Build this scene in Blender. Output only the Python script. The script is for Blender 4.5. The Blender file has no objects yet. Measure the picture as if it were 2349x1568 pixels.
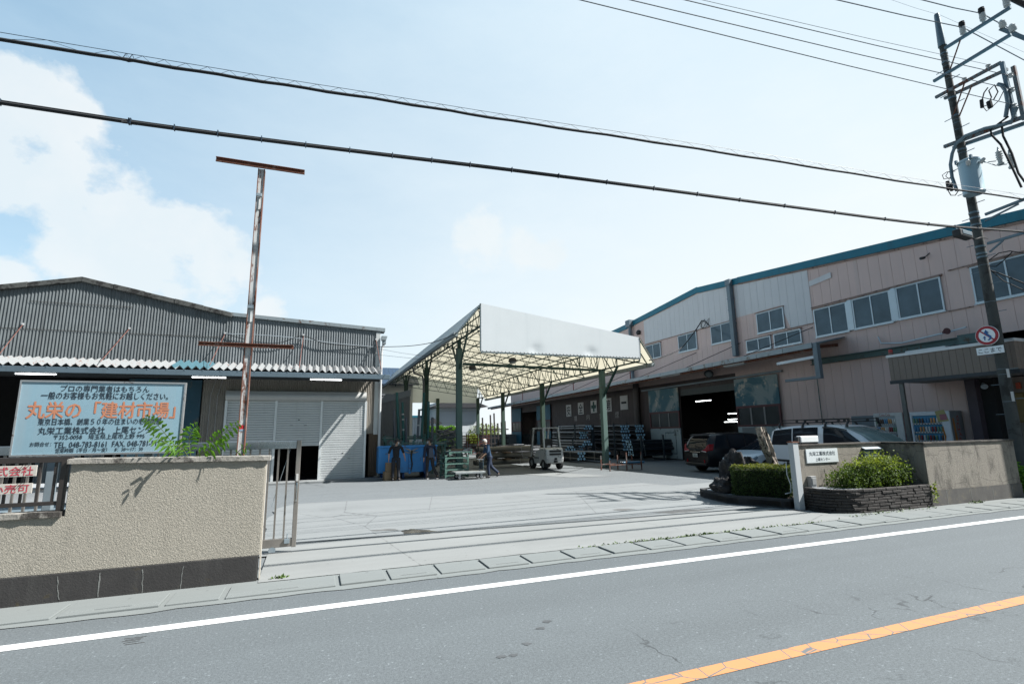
import bpy, bmesh, math, random
from mathutils import Vector, Matrix
R = math.radians
random.seed(7)
SC = bpy.context.scene
COL = SC.collection
# ---------------------------------------------------------------- camera
FPX, CW, CH, HGT = 1165.0, 2349.0, 1568.0, 1.9
def _axes(yaw, pitch, roll):
    ps, th, ro = R(yaw), R(pitch), R(roll)
    fw = Vector((math.sin(ps)*math.cos(th), math.cos(ps)*math.cos(th), math.sin(th)))
    r0 = Vector((math.cos(ps), -math.sin(ps), 0)); u0 = r0.cross(fw)
    return fw, r0*math.cos(ro)-u0*math.sin(ro), u0*math.cos(ro)+r0*math.sin(ro)
FW, RT, UP = _axes(21.0, 10.1, 0.97)
cam_d = bpy.data.cameras.new("camera"); cam = bpy.data.objects.new("camera", cam_d); COL.objects.link(cam)
m = Matrix((RT, UP, -FW)).transposed().to_4x4(); m.translation = Vector((0, 0, HGT)); cam.matrix_world = m
cam_d.sensor_width = 36; cam_d.lens = FPX/CW*36; cam_d.clip_start = .05; cam_d.clip_end = 3000
SC.camera = cam
# ---------------------------------------------------------------- light
SUN = Vector((1.0, -.45, 1.25)).normalized()          # towards the sun
world = bpy.data.worlds.new("World"); SC.world = world; world.use_nodes = True
sd = bpy.data.lights.new("sun", 'SUN'); sd.energy = 4.8; sd.angle = R(.53); sd.color = (1, .975, .94)
so = bpy.data.objects.new("sun", sd); COL.objects.link(so); so.rotation_euler = SUN.to_track_quat('Z', 'Y').to_euler()
SC.view_settings.view_transform = 'Standard'; SC.view_settings.look = 'None'; SC.view_settings.gamma = 1
SC.view_settings.exposure = 1.38
def make_world():
    nt = world.node_tree; N = nt.nodes; L = nt.links
    for n in list(N): N.remove(n)
    out = N.new('ShaderNodeOutputWorld'); bg = N.new('ShaderNodeBackground'); bg.inputs[1].default_value = .05
    sky = N.new('ShaderNodeTexSky'); sky.sky_type = 'NISHITA'; sky.sun_disc = False
    sky.sun_elevation = math.asin(SUN.z); sky.sun_rotation = math.atan2(SUN.x, SUN.y)
    sky.air_density = 1.0; sky.dust_density = 1.6; sky.ozone_density = 1.6; sky.altitude = 20
    tc = N.new('ShaderNodeTexCoord')
    def mth(op, a, b=None, c=None, clamp=False):
        n = N.new('ShaderNodeMath'); n.operation = op; n.use_clamp = clamp
        for i, v in enumerate((a, b, c)):
            if v is None: continue
            if isinstance(v, (int, float)): n.inputs[i].default_value = v
            else: L.new(v, n.inputs[i])
        return n.outputs[0]
    def mix(f, a, b):
        n = N.new('ShaderNodeMix'); n.data_type = 'RGBA'
        for s, v in ((0, f), (6, a), (7, b)):
            if isinstance(v, (int, float)): n.inputs[s].default_value = v
            elif isinstance(v, tuple): n.inputs[s].default_value = (*v, 1)
            else: L.new(v, n.inputs[s])
        return n.outputs[2]
    def noise(scale, det, rough, sx=1, sy=1, sz=1):
        mp = N.new('ShaderNodeMapping'); mp.inputs['Scale'].default_value = (sx, sy, sz); L.new(tc.outputs['Generated'], mp.inputs[0])
        n = N.new('ShaderNodeTexNoise'); n.inputs['Scale'].default_value = scale; n.inputs['Detail'].default_value = det; n.inputs['Roughness'].default_value = rough
        L.new(mp.outputs[0], n.inputs[0]); return n.outputs[0]
    def dirw(v):
        n = N.new('ShaderNodeVectorMath'); n.operation = 'DOT_PRODUCT'; L.new(tc.outputs['Generated'], n.inputs[0]); n.inputs[1].default_value = v; return n.outputs['Value']
    # hazy veil: whiter low down and towards the sun
    sep = N.new('ShaderNodeSeparateXYZ'); L.new(tc.outputs['Generated'], sep.inputs[0])
    hor = mth('POWER', mth('SUBTRACT', 1.0, mth('ABSOLUTE', sep.outputs[2]), clamp=True), 4.0)
    sunw = mth('MULTIPLY', mth('POWER', mth('MAXIMUM', mth('ADD', dirw(tuple(SUN)), .18), 0.0), 1.6), .55)
    veil = mth('ADD', mth('MULTIPLY', hor, .45), sunw, clamp=True)
    wisp = mth('MULTIPLY', mth('SUBTRACT', noise(2.2, 6, .62, 1, 1, 2.6), .40), 1.1, clamp=True)
    veil = mth('ADD', mth('ADD', mth('MULTIPLY', veil, .95), mth('MULTIPLY', wisp, .2)), .42, clamp=True)
    # the sky opposite the hazy side is clear and deep
    side = mth('MULTIPLY', mth('ADD', dirw((.42, .90, .12)), .25), 1.6, clamp=True)
    veil = mth('MULTIPLY', veil, side)
    tint = N.new('ShaderNodeVectorMath'); tint.operation = 'MULTIPLY'; tint.inputs[1].default_value = (.96, 1.06, .99); L.new(sky.outputs[0], tint.inputs[0])
    sk = N.new('ShaderNodeVectorMath'); sk.operation = 'SCALE'; L.new(mth('ADD', mth('MULTIPLY', side, .55), .80), sk.inputs['Scale']); L.new(tint.outputs[0], sk.inputs[0])
    col = mix(veil, sk.outputs[0], (3.7, 6.15, 8.0))
    # milky whitening to the right, where the sun stands, and near the horizon
    wr = mth('ADD', mth('MULTIPLY', mth('POWER', mth('MAXIMUM', mth('ADD', mth('MULTIPLY', dirw((.82, .57, 0)), .62), .38), 0.0), 2.2), .95), mth('MULTIPLY', hor, .30))
    wr = mth('MULTIPLY', mth('ADD', wr, mth('MULTIPLY', mth('SUBTRACT', wisp, .25), .35)), side, clamp=True)
    col = mix(wr, col, (7.35, 7.75, 7.85))
    # cumulus, each bank round a direction of its own
    det = noise(9.5, 9, .60, 1, 1, 1.3)
    cl = None
    for (dx, dy, rad) in CLOUDS:
        v = (FW*FPX + RT*(dx-CW/2) - UP*(dy-CH/2)).normalized()
        d = mth('SUBTRACT', 1.0, mth('DIVIDE', mth('ARCCOSINE', mth('MINIMUM', dirw(tuple(v)), 1.0)), R(rad)))
        cl = d if cl is None else mth('SMOOTH_MAX', cl, d, .15)
    msk = mth('MULTIPLY', mth('ADD', cl, mth('MULTIPLY', mth('SUBTRACT', det, .53), 2.6)), 2.6, clamp=True)
    shade = noise(4.5, 5, .6)
    ccol = mix(mth('MULTIPLY', mth('SUBTRACT', shade, .42), 3.0, clamp=True), (6.5, 7.1, 7.4), (7.5, 7.6, 7.6))
    col = mix(mth('MULTIPLY', mth('MULTIPLY', msk, .85), side), col, ccol)
    L.new(col, bg.inputs[0]); L.new(bg.outputs[0], out.inputs[0])
CLOUDS = [(10, 245, 4.6), (120, 235, 3.4), (185, 250, 2.0), (40, 430, 3.6), (140, 430, 4.4), (270, 480, 4.8), (390, 540, 5.2), (490, 600, 4.4), (180, 540, 5.5), (330, 620, 5.5), (1120, 565, 3.8), (1190, 575, 3.2), (1260, 590, 2.2), (600, 725, 2.4), (20, 640, 2.6)]
make_world()
# ---------------------------------------------------------------- pixel rays to points at a known depth
O = Vector((0, 0, HGT))
def ray(x, y): return FW*FPX + RT*(x-CW/2) - UP*(y-CH/2)
def cy(x, y, Y): d = ray(x, y); return O + d*(Y/d.y)
def cx(x, y, X): d = ray(x, y); return O + d*(X/d.x)
def gz(x, y, z=0.0): d = ray(x, y); return O + d*((z-HGT)/d.z)
# ---------------------------------------------------------------- materials
class NT:
    def __init__(s, name):
        s.m = bpy.data.materials.new(name); s.m.use_nodes = True
        s.N = s.m.node_tree.nodes; s.L = s.m.node_tree.links
        s.b = s.N['Principled BSDF']; s.tc = s.N.new('ShaderNodeTexCoord')
    def math(s, op, a, b=None, clamp=False):
        n = s.N.new('ShaderNodeMath'); n.operation = op; n.use_clamp = clamp
        for i, v in enumerate((a, b)):
            if v is None: continue
            if isinstance(v, (int, float)): n.inputs[i].default_value = v
            else: s.L.new(v, n.inputs[i])
        return n.outputs[0]
    def mix(s, f, a, b, mode='MIX'):
        n = s.N.new('ShaderNodeMix'); n.data_type = 'RGBA'; n.blend_type = mode
        for k, v in ((0, f), (6, a), (7, b)):
            if isinstance(v, (int, float)): n.inputs[k].default_value = v
            elif isinstance(v, (tuple, list)): n.inputs[k].default_value = (*v[:3], 1)
            else: s.L.new(v, n.inputs[k])
        return n.outputs[2]
    def map(s, scale=(1, 1, 1), loc=(0, 0, 0), rot=(0, 0, 0)):
        n = s.N.new('ShaderNodeMapping'); n.inputs['Scale'].default_value = scale; n.inputs['Location'].default_value = loc; n.inputs['Rotation'].default_value = rot
        s.L.new(s.tc.outputs['Object'], n.inputs[0]); return n.outputs[0]
    def noise(s, scale, det=4, rough=.6, vec=None, dist=0):
        n = s.N.new('ShaderNodeTexNoise'); n.inputs['Scale'].default_value = scale; n.inputs['Detail'].default_value = det; n.inputs['Roughness'].default_value = rough; n.inputs['Distortion'].default_value = dist
        s.L.new(vec if vec is not None else s.tc.outputs['Object'], n.inputs[0]); return n.outputs[0]
    def voro(s, scale, feat='F1', out='Distance', vec=None, rnd=1):
        n = s.N.new('ShaderNodeTexVoronoi'); n.feature = feat; n.inputs['Scale'].default_value = scale; n.inputs['Randomness'].default_value = rnd
        s.L.new(vec if vec is not None else s.tc.outputs['Object'], n.inputs[0]); return n.outputs[out]
    def step(s, v, lo, hi):
        n = s.N.new('ShaderNodeMapRange'); n.interpolation_type = 'SMOOTHSTEP'
        for k, x in ((1, lo), (2, hi), (3, 0.), (4, 1.)): n.inputs[k].default_value = x
        s.L.new(v, n.inputs[0]); return n.outputs[0]
    def bump(s, h, strength=.3, dist=.02):
        n = s.N.new('ShaderNodeBump'); n.inputs['Strength'].default_value = strength; n.inputs['Distance'].default_value = dist
        s.L.new(h, n.inputs['Height']); s.L.new(n.outputs[0], s.b.inputs['Normal'])
    def set(s, k, v):
        if isinstance(v, (tuple, list)): s.b.inputs[k].default_value = (*v[:3], 1)
        elif isinstance(v, (int, float)): s.b.inputs[k].default_value = v
        else: s.L.new(v, s.b.inputs[k])
MC = {}
ALB = {'pvc_skirt': .80, 'skip_blue': 1.2, 'skip_blue_dark': 1., 'trolley_steel': .9, 'vending_white': 1., 'vending_cream': 1., 'vending_pale': 1., 'vending_blue': 1., 'can_white': 1., 'can_orange': 1., 'can_blue': 1., 'can_green': 1., 'plaque_white': .9, 'lamp_white': .9, 'white_cap': .9, 'transformer_paint': .9, 'grey_bark': 1., 'oil': 1., 'pink_panel': 1., 'white_panel': 1., 'shutter_grey': 1.1, 'shutter_post': 1.15, 'shutter_hood': 1.1, 'gate_aluminium': .95, 'gate_bar': .85, 'forklift_cream': .95, 'corner_white': .9, 'window_aluminium': .9, 'brown_fascia_panel': 1., 'skin': .8, 'yard_conc': 1., 'pipe_end_cap': 1., 'dusty_white_board': 1., 'pale_blue_board': .8, 'house_wall': .9, 'sign_white': 1.2, 'sign_red': .9, 'sign_blue': .9}
def pm(name, col, rough=.6, metal=0., var=.12, sc=4., stain=None, streak=None, bump=0., bsc=60., speck=0.):
    """general painted / weathered surface: mottling, rust or dirt patches, vertical streaks, fine relief"""
    if name in MC: return MC[name]
    t = NT(name); n1 = t.noise(sc, 6, .65); k_ = ALB.get(name, .62); col = tuple(x*k_ for x in col)
    if stain: stain = (tuple(x*k_ for x in stain[0]),)+tuple(stain[1:])
    if streak: streak = (tuple(x*k_ for x in streak[0]),)+tuple(streak[1:])
    c = t.mix(n1, tuple(x*(1-var*1.6) for x in col), tuple(min(1, x*(1+var*1.6)) for x in col))
    if speck:
        c = t.mix(t.math('MULTIPLY', t.step(t.noise(bsc*2.2, 2, .5), .52, .72), speck), c, tuple(x*.45 for x in col))
    if streak:
        sv = t.noise(1.0, 5, .7, t.map((streak[2], streak[2], .22*streak[2]/3)))
        c = t.mix(t.math('MULTIPLY', t.step(sv, .48, .72), streak[1]), c, streak[0])
    if stain:
        a = t.noise(stain[2], 8, .7, dist=.3)
        c = t.mix(t.step(a, .62-stain[1]*.35, .70-stain[1]*.28), c, t.mix(t.noise(stain[2]*6, 4, .6), stain[0], tuple(x*.45 for x in stain[0])))
    t.set('Base Color', c); t.set('Metallic', metal)
    t.set('Roughness', t.math('ADD', t.math('MULTIPLY', t.noise(sc*2.3, 4, .6), .22), rough-.11, clamp=True))
    if bump: t.bump(t.noise(bsc, 4, .6), bump, .01)
    MC[name] = t.m; return t.m
def emit(name, col, st):
    if name in MC: return MC[name]
    t = NT(name); t.set('Base Color', col); t.set('Emission Color', col); t.set('Emission Strength', st); MC[name] = t.m; return t.m
def glass(name, col, rough=.06):
    if name in MC: return MC[name]
    t = NT(name); n = t.noise(1.2, 3, .5); t.set('Base Color', t.mix(n, tuple(x*.4 for x in col), tuple(x*1.7 for x in col)))
    t.set('Roughness', rough); t.set('IOR', 1.5 if 'window' in name else 1.33); t.bump(t.noise(1.4, 2, .5), .12, .05); MC[name] = t.m; return t.m
# ---------------------------------------------------------------- mesh builder
class MB:
    def __init__(s): s.v = []; s.f = []; s.mi = []; s.cur = 0
    def add(s, vs, fs):
        o = len(s.v); s.v += [Vector(p) for p in vs]; s.f += [tuple(i+o for i in f) for f in fs]; s.mi += [s.cur]*len(fs); return s
    def box(s, a, b):
        x0, y0, z0 = a; x1, y1, z1 = b
        return s.add([(x0, y0, z0), (x1, y0, z0), (x1, y1, z0), (x0, y1, z0), (x0, y0, z1), (x1, y0, z1), (x1, y1, z1), (x0, y1, z1)],
                     [(0, 3, 2, 1), (4, 5, 6, 7), (0, 1, 5, 4), (1, 2, 6, 5), (2, 3, 7, 6), (3, 0, 4, 7)])
    def obox(s, c, ax, ay, az):
        c, ax, ay, az = map(Vector, (c, ax, ay, az))
        vs = [c+sx*ax+sy*ay+sz*az for sz in (-1, 1) for sx, sy in ((-1, -1), (1, -1), (1, 1), (-1, 1))]
        return s.add(vs, [(0, 3, 2, 1), (4, 5, 6, 7), (0, 1, 5, 4), (1, 2, 6, 5), (2, 3, 7, 6), (3, 0, 4, 7)])
    def bar(s, p, q, w, h=None, up=(0, 0, 1)):
        p, q = Vector(p), Vector(q); d = (q-p); l = d.length; d.normalize(); u = Vector(up)
        if abs(d.dot(u)) > .98: u = Vector((0, 1, 0))
        a = d.cross(u).normalized(); b = a.cross(d)
        return s.obox((p+q)/2, d*(l/2), a*(w/2), b*((h or w)/2))
    def tube(s, pts, r, n=8, cap=True):
        pts = [Vector(p) for p in pts]; k = len(pts); rs = r if isinstance(r, (list, tuple)) else [r]*k
        o = len(s.v); pa = None
        for i, p in enumerate(pts):
            d = (pts[min(i+1, k-1)]-pts[max(i-1, 0)]).normalized()
            if pa is None: pa = d.orthogonal().normalized()
            else:
                pa = pa - d*pa.dot(d)
                pa = pa.normalized() if pa.length > 1e-6 else d.orthogonal().normalized()
            b = d.cross(pa)
            s.v += [p + (pa*math.cos(2*math.pi*j/n)+b*math.sin(2*math.pi*j/n))*rs[i] for j in range(n)]
        fs = [(o+i*n+j, o+i*n+(j+1) % n, o+(i+1)*n+(j+1) % n, o+(i+1)*n+j) for i in range(k-1) for j in range(n)]
        if cap: fs += [tuple(o+j for j in reversed(range(n))), tuple(o+(k-1)*n+j for j in range(n))]
        s.f += fs; s.mi += [s.cur]*len(fs); return s
    def prism(s, poly, vec):
        """closed polygon (3D points) swept along vec"""
        poly = [Vector(p) for p in poly]; vec = Vector(vec); n = len(poly)
        return s.add(poly+[p+vec for p in poly], [tuple(reversed(range(n))), tuple(range(n, 2*n))]+[(i, (i+1) % n, (i+1) % n+n, i+n) for i in range(n)])
    def quad(s, a, b, c, d): return s.add([a, b, c, d], [(0, 1, 2, 3)])
    def poly(s, pts): return s.add(pts, [tuple(range(len(pts)))])
    def lathe(s, c, axis, prof, n=16):
        """prof: (distance along axis, radius)"""
        c = Vector(c); d = Vector(axis).normalized(); a = d.orthogonal().normalized(); b = d.cross(a); o = len(s.v); k = len(prof)
        for t, r in prof: s.v += [c+d*t+(a*math.cos(2*math.pi*j/n)+b*math.sin(2*math.pi*j/n))*r for j in range(n)]
        fs = [(o+i*n+j, o+i*n+(j+1) % n, o+(i+1)*n+(j+1) % n, o+(i+1)*n+j) for i in range(k-1) for j in range(n)]
        fs += [tuple(o+j for j in reversed(range(n))), tuple(o+(k-1)*n+j for j in range(n))]
        s.f += fs; s.mi += [s.cur]*len(fs); return s
    def sheet(s, prof, fn0, fn1, thick=None):
        """strip between two edges that follow a profile"""
        o = len(s.v); k = len(prof)
        s.v += [Vector(fn0(p)) for p in prof]+[Vector(fn1(p)) for p in prof]
        fs = [(o+i, o+i+1, o+k+i+1, o+k+i) for i in range(k-1)]; s.f += fs; s.mi += [s.cur]*len(fs); return s
    def build(s, name, mat, parent=None, smooth=False, bevel=0., seg=2, solid=0., fixn=True):
        me = bpy.data.meshes.new(name); org = T.org
        me.from_pydata([p-org for p in s.v], [], s.f)
        mats = mat if isinstance(mat, (list, tuple)) else [mat]
        for mm in mats: me.materials.append(mm)
        if len(mats) > 1: me.polygons.foreach_set('material_index', s.mi)
        if fixn:
            bm = bmesh.new(); bm.from_mesh(me); bmesh.ops.recalc_face_normals(bm, faces=bm.faces); bm.to_mesh(me); bm.free()
        if smooth:
            me.shade_smooth()
            try: me.set_sharp_from_angle(angle=R(38))
            except Exception: pass
        o = bpy.data.objects.new(name, me); COL.objects.link(o)
        if solid: mo = o.modifiers.new('thickness', 'SOLIDIFY'); mo.thickness = solid; mo.offset = 0
        if bevel: mo = o.modifiers.new('bevel', 'BEVEL'); mo.width = bevel; mo.segments = seg; mo.limit_method = 'ANGLE'; mo.angle_limit = R(40)
        if parent is not None: o.parent = parent
        else: o.location = org
        return o
class T: org = Vector((0, 0, 0))
def tag(o, label=None, cat=None, group=None, kind=None):
    for k, v in (('label', label), ('category', cat), ('group', group), ('kind', kind)):
        if v: o[k] = v
    return o
def thing(name, label, cat, loc=(0, 0, 0), rz=0., group=None, local=False):
    """an Empty at the thing's base; its parts are given in world coordinates (or local ones about the base)"""
    o = bpy.data.objects.new(name, None); COL.objects.link(o); o.empty_display_size = .2
    o.location = loc; o.rotation_euler = (0, 0, rz); T.org = Vector((0, 0, 0)) if local else Vector(loc)
    return tag(o, label, cat, group)
def solo(name, mb, mat, label, cat, loc, group=None, kind=None, **k):
    T.org = Vector(loc); o = mb.build(name, mat, **k); return tag(o, label, cat, group, kind)
def struct(name, mb, mat, **k):
    T.org = Vector((0, 0, 0)); return tag(mb.build(name, mat, **k), kind='structure')
def copy_tree(o, parent=None):
    c = o.copy(); COL.objects.link(c); c.parent = parent
    for ch in o.children: copy_tree(ch, c)
    return c
def place(o, loc, rz=0., label=None, group=None):
    c = copy_tree(o); c.location = loc; c.rotation_euler = (0, 0, rz)
    if label: c['label'] = label
    if group: c['group'] = group
    return c
def text(name, body, mat, parent, origin, ux, uy, w=None, h=None, ext=.002, bold=0., align='C', out=.003):
    """flat lettering on a surface: ux runs along the line, uy up; fitted to width w and/or height h"""
    cu = bpy.data.curves.new(name, 'FONT'); cu.body = body; cu.extrude = 0; cu.offset = 0; cu.resolution_u = 2
    tmp = bpy.data.objects.new('tmp', cu); COL.objects.link(tmp)
    me = bpy.data.meshes.new_from_object(tmp.evaluated_get(bpy.context.evaluated_depsgraph_get()))
    bpy.data.objects.remove(tmp); bpy.data.curves.remove(cu)
    ux, uy = Vector(ux).normalized(), Vector(uy).normalized(); nz = ux.cross(uy)
    xs = [v.co.x for v in me.vertices] or [0, 1]; ys = [v.co.y for v in me.vertices] or [0, 1]
    x0, x1, y0, y1 = min(xs), max(xs), min(ys), max(ys)
    sx = (w/(x1-x0)) if w else None; sy = (h/(y1-y0)) if h else None
    sx = sx or sy; sy = sy or sx
    ax = {'C': (x0+x1)/2, 'L': x0, 'R': x1}[align]; ay = (y0+y1)/2
    for v in me.vertices:
        v.co = Vector(origin) + ux*((v.co.x-ax)*sx) + uy*((v.co.y-ay)*sy) + nz*out - T.org
    if bold:   # heavier strokes: a few shifted layers of the same lettering
        bw = bold*((y1-y0)*sy)*.55; bm = bmesh.new(); bm.from_mesh(me); g = bm.verts[:]+bm.edges[:]+bm.faces[:]
        for i, (a, b) in enumerate(((1, 0), (-1, 0), (0, 1), (0, -1))):
            d = bmesh.ops.duplicate(bm, geom=g)['geom']; bmesh.ops.translate(bm, vec=(ux*a+uy*b)*bw-nz*.0003*(i+1), verts=[v for v in d if isinstance(v, bmesh.types.BMVert)])
        bm.to_mesh(me); bm.free()
    me.materials.clear(); me.materials.append(mat); me.name = name
    o = bpy.data.objects.new(name, me); COL.objects.link(o)
    if parent is not None: o.parent = parent
    else: o.location = T.org
    return o
def leaves(mb, pts, size, flat=.5, asp=.45, nrm=None):
    """small leaf quads at pts, folded and turned at random"""
    for i, p in enumerate(pts):
        a = Vector((random.gauss(0, 1), random.gauss(0, 1), random.gauss(0, 1)*flat)).normalized()
        b = a.cross(Vector((random.gauss(0, 1), random.gauss(0, 1), random.gauss(0, 1)))).normalized()
        l = size*random.uniform(.6, 1.25); p = Vector(p); w = b*l*asp; k = a.cross(b)*l*.12
        mb.add([p, p+a*l*.5+w+k, p+a*l, p+a*l*.5-w+k], [(0, 1, 2, 3)])
def skinmesh(name, mat, parent, verts, edges, radii, sub=1, root=0):
    """one continuous surface grown round a skeleton"""
    me = bpy.data.meshes.new(name); me.from_pydata([Vector(v) for v in verts], edges, [])
    o = bpy.data.objects.new(name, me); COL.objects.link(o)
    mo = o.modifiers.new('skin', 'SKIN'); mo.use_smooth_shade = True; mo.branch_smoothing = .3
    for i, r in enumerate(radii):
        sv = me.skin_vertices[0].data[i]; sv.radius = r if isinstance(r, tuple) else (r, r); sv.use_root = (i == root)
    if sub: s2 = o.modifiers.new('sub', 'SUBSURF'); s2.levels = s2.render_levels = sub
    me2 = bpy.data.meshes.new_from_object(o.evaluated_get(bpy.context.evaluated_depsgraph_get()))
    me2.materials.clear(); me2.materials.append(mat); me2.shade_smooth(); me2.name = name
    bpy.data.objects.remove(o); bpy.data.meshes.remove(me)
    n = bpy.data.objects.new(name, me2); COL.objects.link(n); n.parent = parent
    return n
# ================================================================ ground, road, paving
def m_asphalt(name, base, crack=.6, fine=1.0, bcr=0.):
    t = NT(name)
    big = t.noise(.35, 5, .6, t.map((.35, 1.6, 1))); mid = t.noise(1.7, 6, .65); gr = t.noise(95, 3, .7); v = t.voro(140, 'F1')
    c = t.mix(big, tuple(x*.80 for x in base), tuple(x*1.16 for x in base))
    c = t.mix(t.math('MULTIPLY', t.step(mid, .5, .75), .25), c, tuple(x*1.35 for x in base))
    c = t.mix(t.math('MULTIPLY', t.math('SUBTRACT', gr, .5), 1.6*fine, True), c, tuple(x*1.9 for x in base))
    c = t.mix(t.math('MULTIPLY', t.step(gr, .5, .30), .55*fine), c, tuple(x*.45 for x in base))
    c = t.mix(t.math('MULTIPLY', t.step(t.voro(60, 'F1', 'Color'), .88, .96), .45*fine), c, tuple(min(1, x*2.6) for x in base))
    lane = t.noise(1.0, 3, .5, t.map((.03, 1.1, 1)))
    c = t.mix(t.math('MULTIPLY', t.step(lane, .42, .66), .22), c, tuple(x*.72 for x in base))
    cg = t.noise(38, 2, .8); c = t.mix(t.math('MULTIPLY', t.step(cg, .50, .72), .40*fine), c, tuple(x*1.75 for x in base)); c = t.mix(t.math('MULTIPLY', t.step(cg, .48, .30), .45*fine), c, tuple(x*.5 for x in base))
    w = t.noise(1.1, 4, .6, dist=.4)
    # crack net, opened only in worn bands
    vm = s = t.N.new('ShaderNodeVectorMath'); vm.operation = 'ADD'; t.L.new(t.tc.outputs['Object'], vm.inputs[0])
    nz = t.N.new('ShaderNodeTexNoise'); nz.inputs['Scale'].default_value = 3.2; nz.inputs['Detail'].default_value = 5
    t.L.new(t.tc.outputs['Object'], nz.inputs[0]); sc = t.N.new('ShaderNodeVectorMath'); sc.operation = 'SCALE'; sc.inputs['Scale'].default_value = .55
    t.L.new(nz.outputs['Color'], sc.inputs[0]); t.L.new(sc.outputs[0], vm.inputs[1])
    e = t.voro(1.05, 'DISTANCE_TO_EDGE', 'Distance', vm.outputs[0])
    sep = t.N.new('ShaderNodeSeparateXYZ'); t.L.new(t.tc.outputs['Object'], sep.inputs[0])
    band = t.step(t.math('ABSOLUTE', t.math('SUBTRACT', sep.outputs[1], bcr)), 1.5, .15) if bcr else 1.0
    cm = t.math('MULTIPLY', t.math('MULTIPLY', t.step(e, .022, .004), t.step(w, .45, .60)), crack*.8)
    cm = t.math('MULTIPLY', cm, band)
    c = t.mix(cm, c, tuple(x*.22 for x in base))
    t.set('Base Color', c); t.set('Roughness', .86); t.set('Specular IOR Level', .3)
    t.bump(t.math('SUBTRACT', gr, t.math('MULTIPLY', cm, .8)), .55, .006); return t.m
def m_concrete(name, base, dirt=.5, sx=1.0):
    t = NT(name)
    st = t.noise(.9, 7, .72, t.map((.25*sx, 2.2, 1), rot=(0, 0, .12))); n2 = t.noise(.55, 6, .62, dist=.5); gr = t.noise(60, 4, .7)
    c = t.mix(st, tuple(x*.78 for x in base), tuple(x*1.14 for x in base))
    c = t.mix(t.math('MULTIPLY', t.step(n2, .50, .78), dirt), c, tuple(x*.62 for x in base))
    c = t.mix(t.math('MULTIPLY', t.step(gr, .56, .72), .35), c, tuple(x*.66 for x in base))
    c = t.mix(t.math('MULTIPLY', t.step(t.voro(26, 'F1', 'Color'), .93, .97), .5), c, tuple(x*.4 for x in base))
    e = t.voro(.22, 'DISTANCE_TO_EDGE', 'Distance', t.map((1, .55, 1), rot=(0, 0, .4)))
    c = t.mix(t.math('MULTIPLY', t.step(t.math('ADD', e, t.math('MULTIPLY', t.noise(9, 4, .6), .016)), .012, .007), .55), c, tuple(x*.35 for x in base))
    t.set('Base Color', c); t.set('Roughness', .85); t.set('Specular IOR Level', .3); t.bump(gr, .35, .004); return t.m
def m_paint(name, col, under, wear):
    t = NT(name); a = t.noise(26, 6, .75); b = t.noise(2.0, 5, .6, t.map((.5, 3, 1)))
    k = t.math('MULTIPLY', t.step(t.math('ADD', t.math('MULTIPLY', a, .6), t.math('MULTIPLY', b, .5)), .60, .70), wear)
    c = t.mix(t.noise(3, 5, .6), tuple(x*.86 for x in col), col)
    if wear > .3:
        e = t.voro(3.4, 'DISTANCE_TO_EDGE', 'Distance', t.map((1, .8, 1), rot=(0, 0, .5)))
        k = t.math('MAXIMUM', k, t.step(t.math('ADD', e, t.math('MULTIPLY', t.noise(14, 3, .6), .03)),   .040, .022))
    t.set('Base Color', t.mix(k, c, under)); t.set('Roughness', .7); t.bump(a, .25, .004); return t.m
ASPH = (.088, .100, .106); YARD = (.116, .128, .134); CONC = (.172, .183, .185)
A_road = m_asphalt('road_asphalt', ASPH, .95, 1.0, 3.6); A_yard = m_asphalt('yard_asphalt', YARD, .35, .8)
M_conc = m_concrete('yard_concrete', CONC, .42); M_apron = m_concrete('apron_concrete', (.182, .190, .187), .38, 1.6); M_kerb = m_concrete('gutter_concrete', (.150, .164, .162), .5)
struct('ground', MB().poly([(-500, -60, -.012), (900, -60, -.012), (900, 900, -.012), (-500, 900, -.012)]), A_yard)
struct('road', MB().poly([(-90, -14, 0), (160, -14, 0), (160, 7.24, 0), (-90, 7.24, 0)]), A_road)
T.org = Vector()
mk = MB()
for i in range(-60, 120): mk.quad((i, 6.43, .004), (i+1, 6.43, .004), (i+1, 6.60, .004), (i, 6.60, .004))
struct('edge_line', mk, m_paint('white_road_paint', (.54, .55, .55), ASPH, .29))
mk = MB()
for i in range(-60, 120): mk.quad((i, 3.53, .004), (i+1, 3.53, .004), (i+1, 3.685, .004), (i, 3.685, .004))
struct('centre_line', mk, m_paint('orange_road_paint', (.42, .185, .072), ASPH, .75))
# gutter bedding and apron between the road and the sliding gate
def wob(a, b, n, amp):
    a, b = Vector(a), Vector(b); d = (b-a).normalized(); s = Vector((-d.y, d.x, 0))
    return [a+(b-a)*i/n+s*random.uniform(-amp, amp)*(0 < i < n) for i in range(n+1)]
struct('gutter_bed', MB().poly(wob((-60, 7.12, .008), (120, 7.12, .008), 700, .03)+[Vector((120, 8.6, .008)), Vector((-60, 8.6, .008))]), M_kerb)
struct('apron', MB().poly(wob((-.62, 7.86, .016), (10.7, 7.86, .016), 60, .012)+[Vector((10.7, 9.0, .016)), Vector((10.2, 9.72, .016)), Vector((-.65, 10.3, .016))]), M_apron)
yc = [gz(*p, .010) for p in ((678, 1155), (900, 1143), (1147, 1130.6), (1300, 1118), (1470, 1107), (1543, 1113), (1634, 1105.6), (1640, 1140))]
struct('yard_concrete', MB().poly([Vector((-.86, 9.5, .012))]+[Vector((-.9+random.uniform(-.08, .08), 10+i*.55, .012)) for i in range(11)]+[Vector((p.x, p.y, .012)) for p in yc]+[Vector((10.9, 9.0, .012))]), M_conc)
pt = [gz(*p, .0) for p in ((1195, 1087), (1270, 1083), (1407, 1090.5), (1310, 1094))]
struct('concrete_patch', MB().poly([Vector((p.x, p.y, -.004)) for p in pt]), M_conc)
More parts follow.
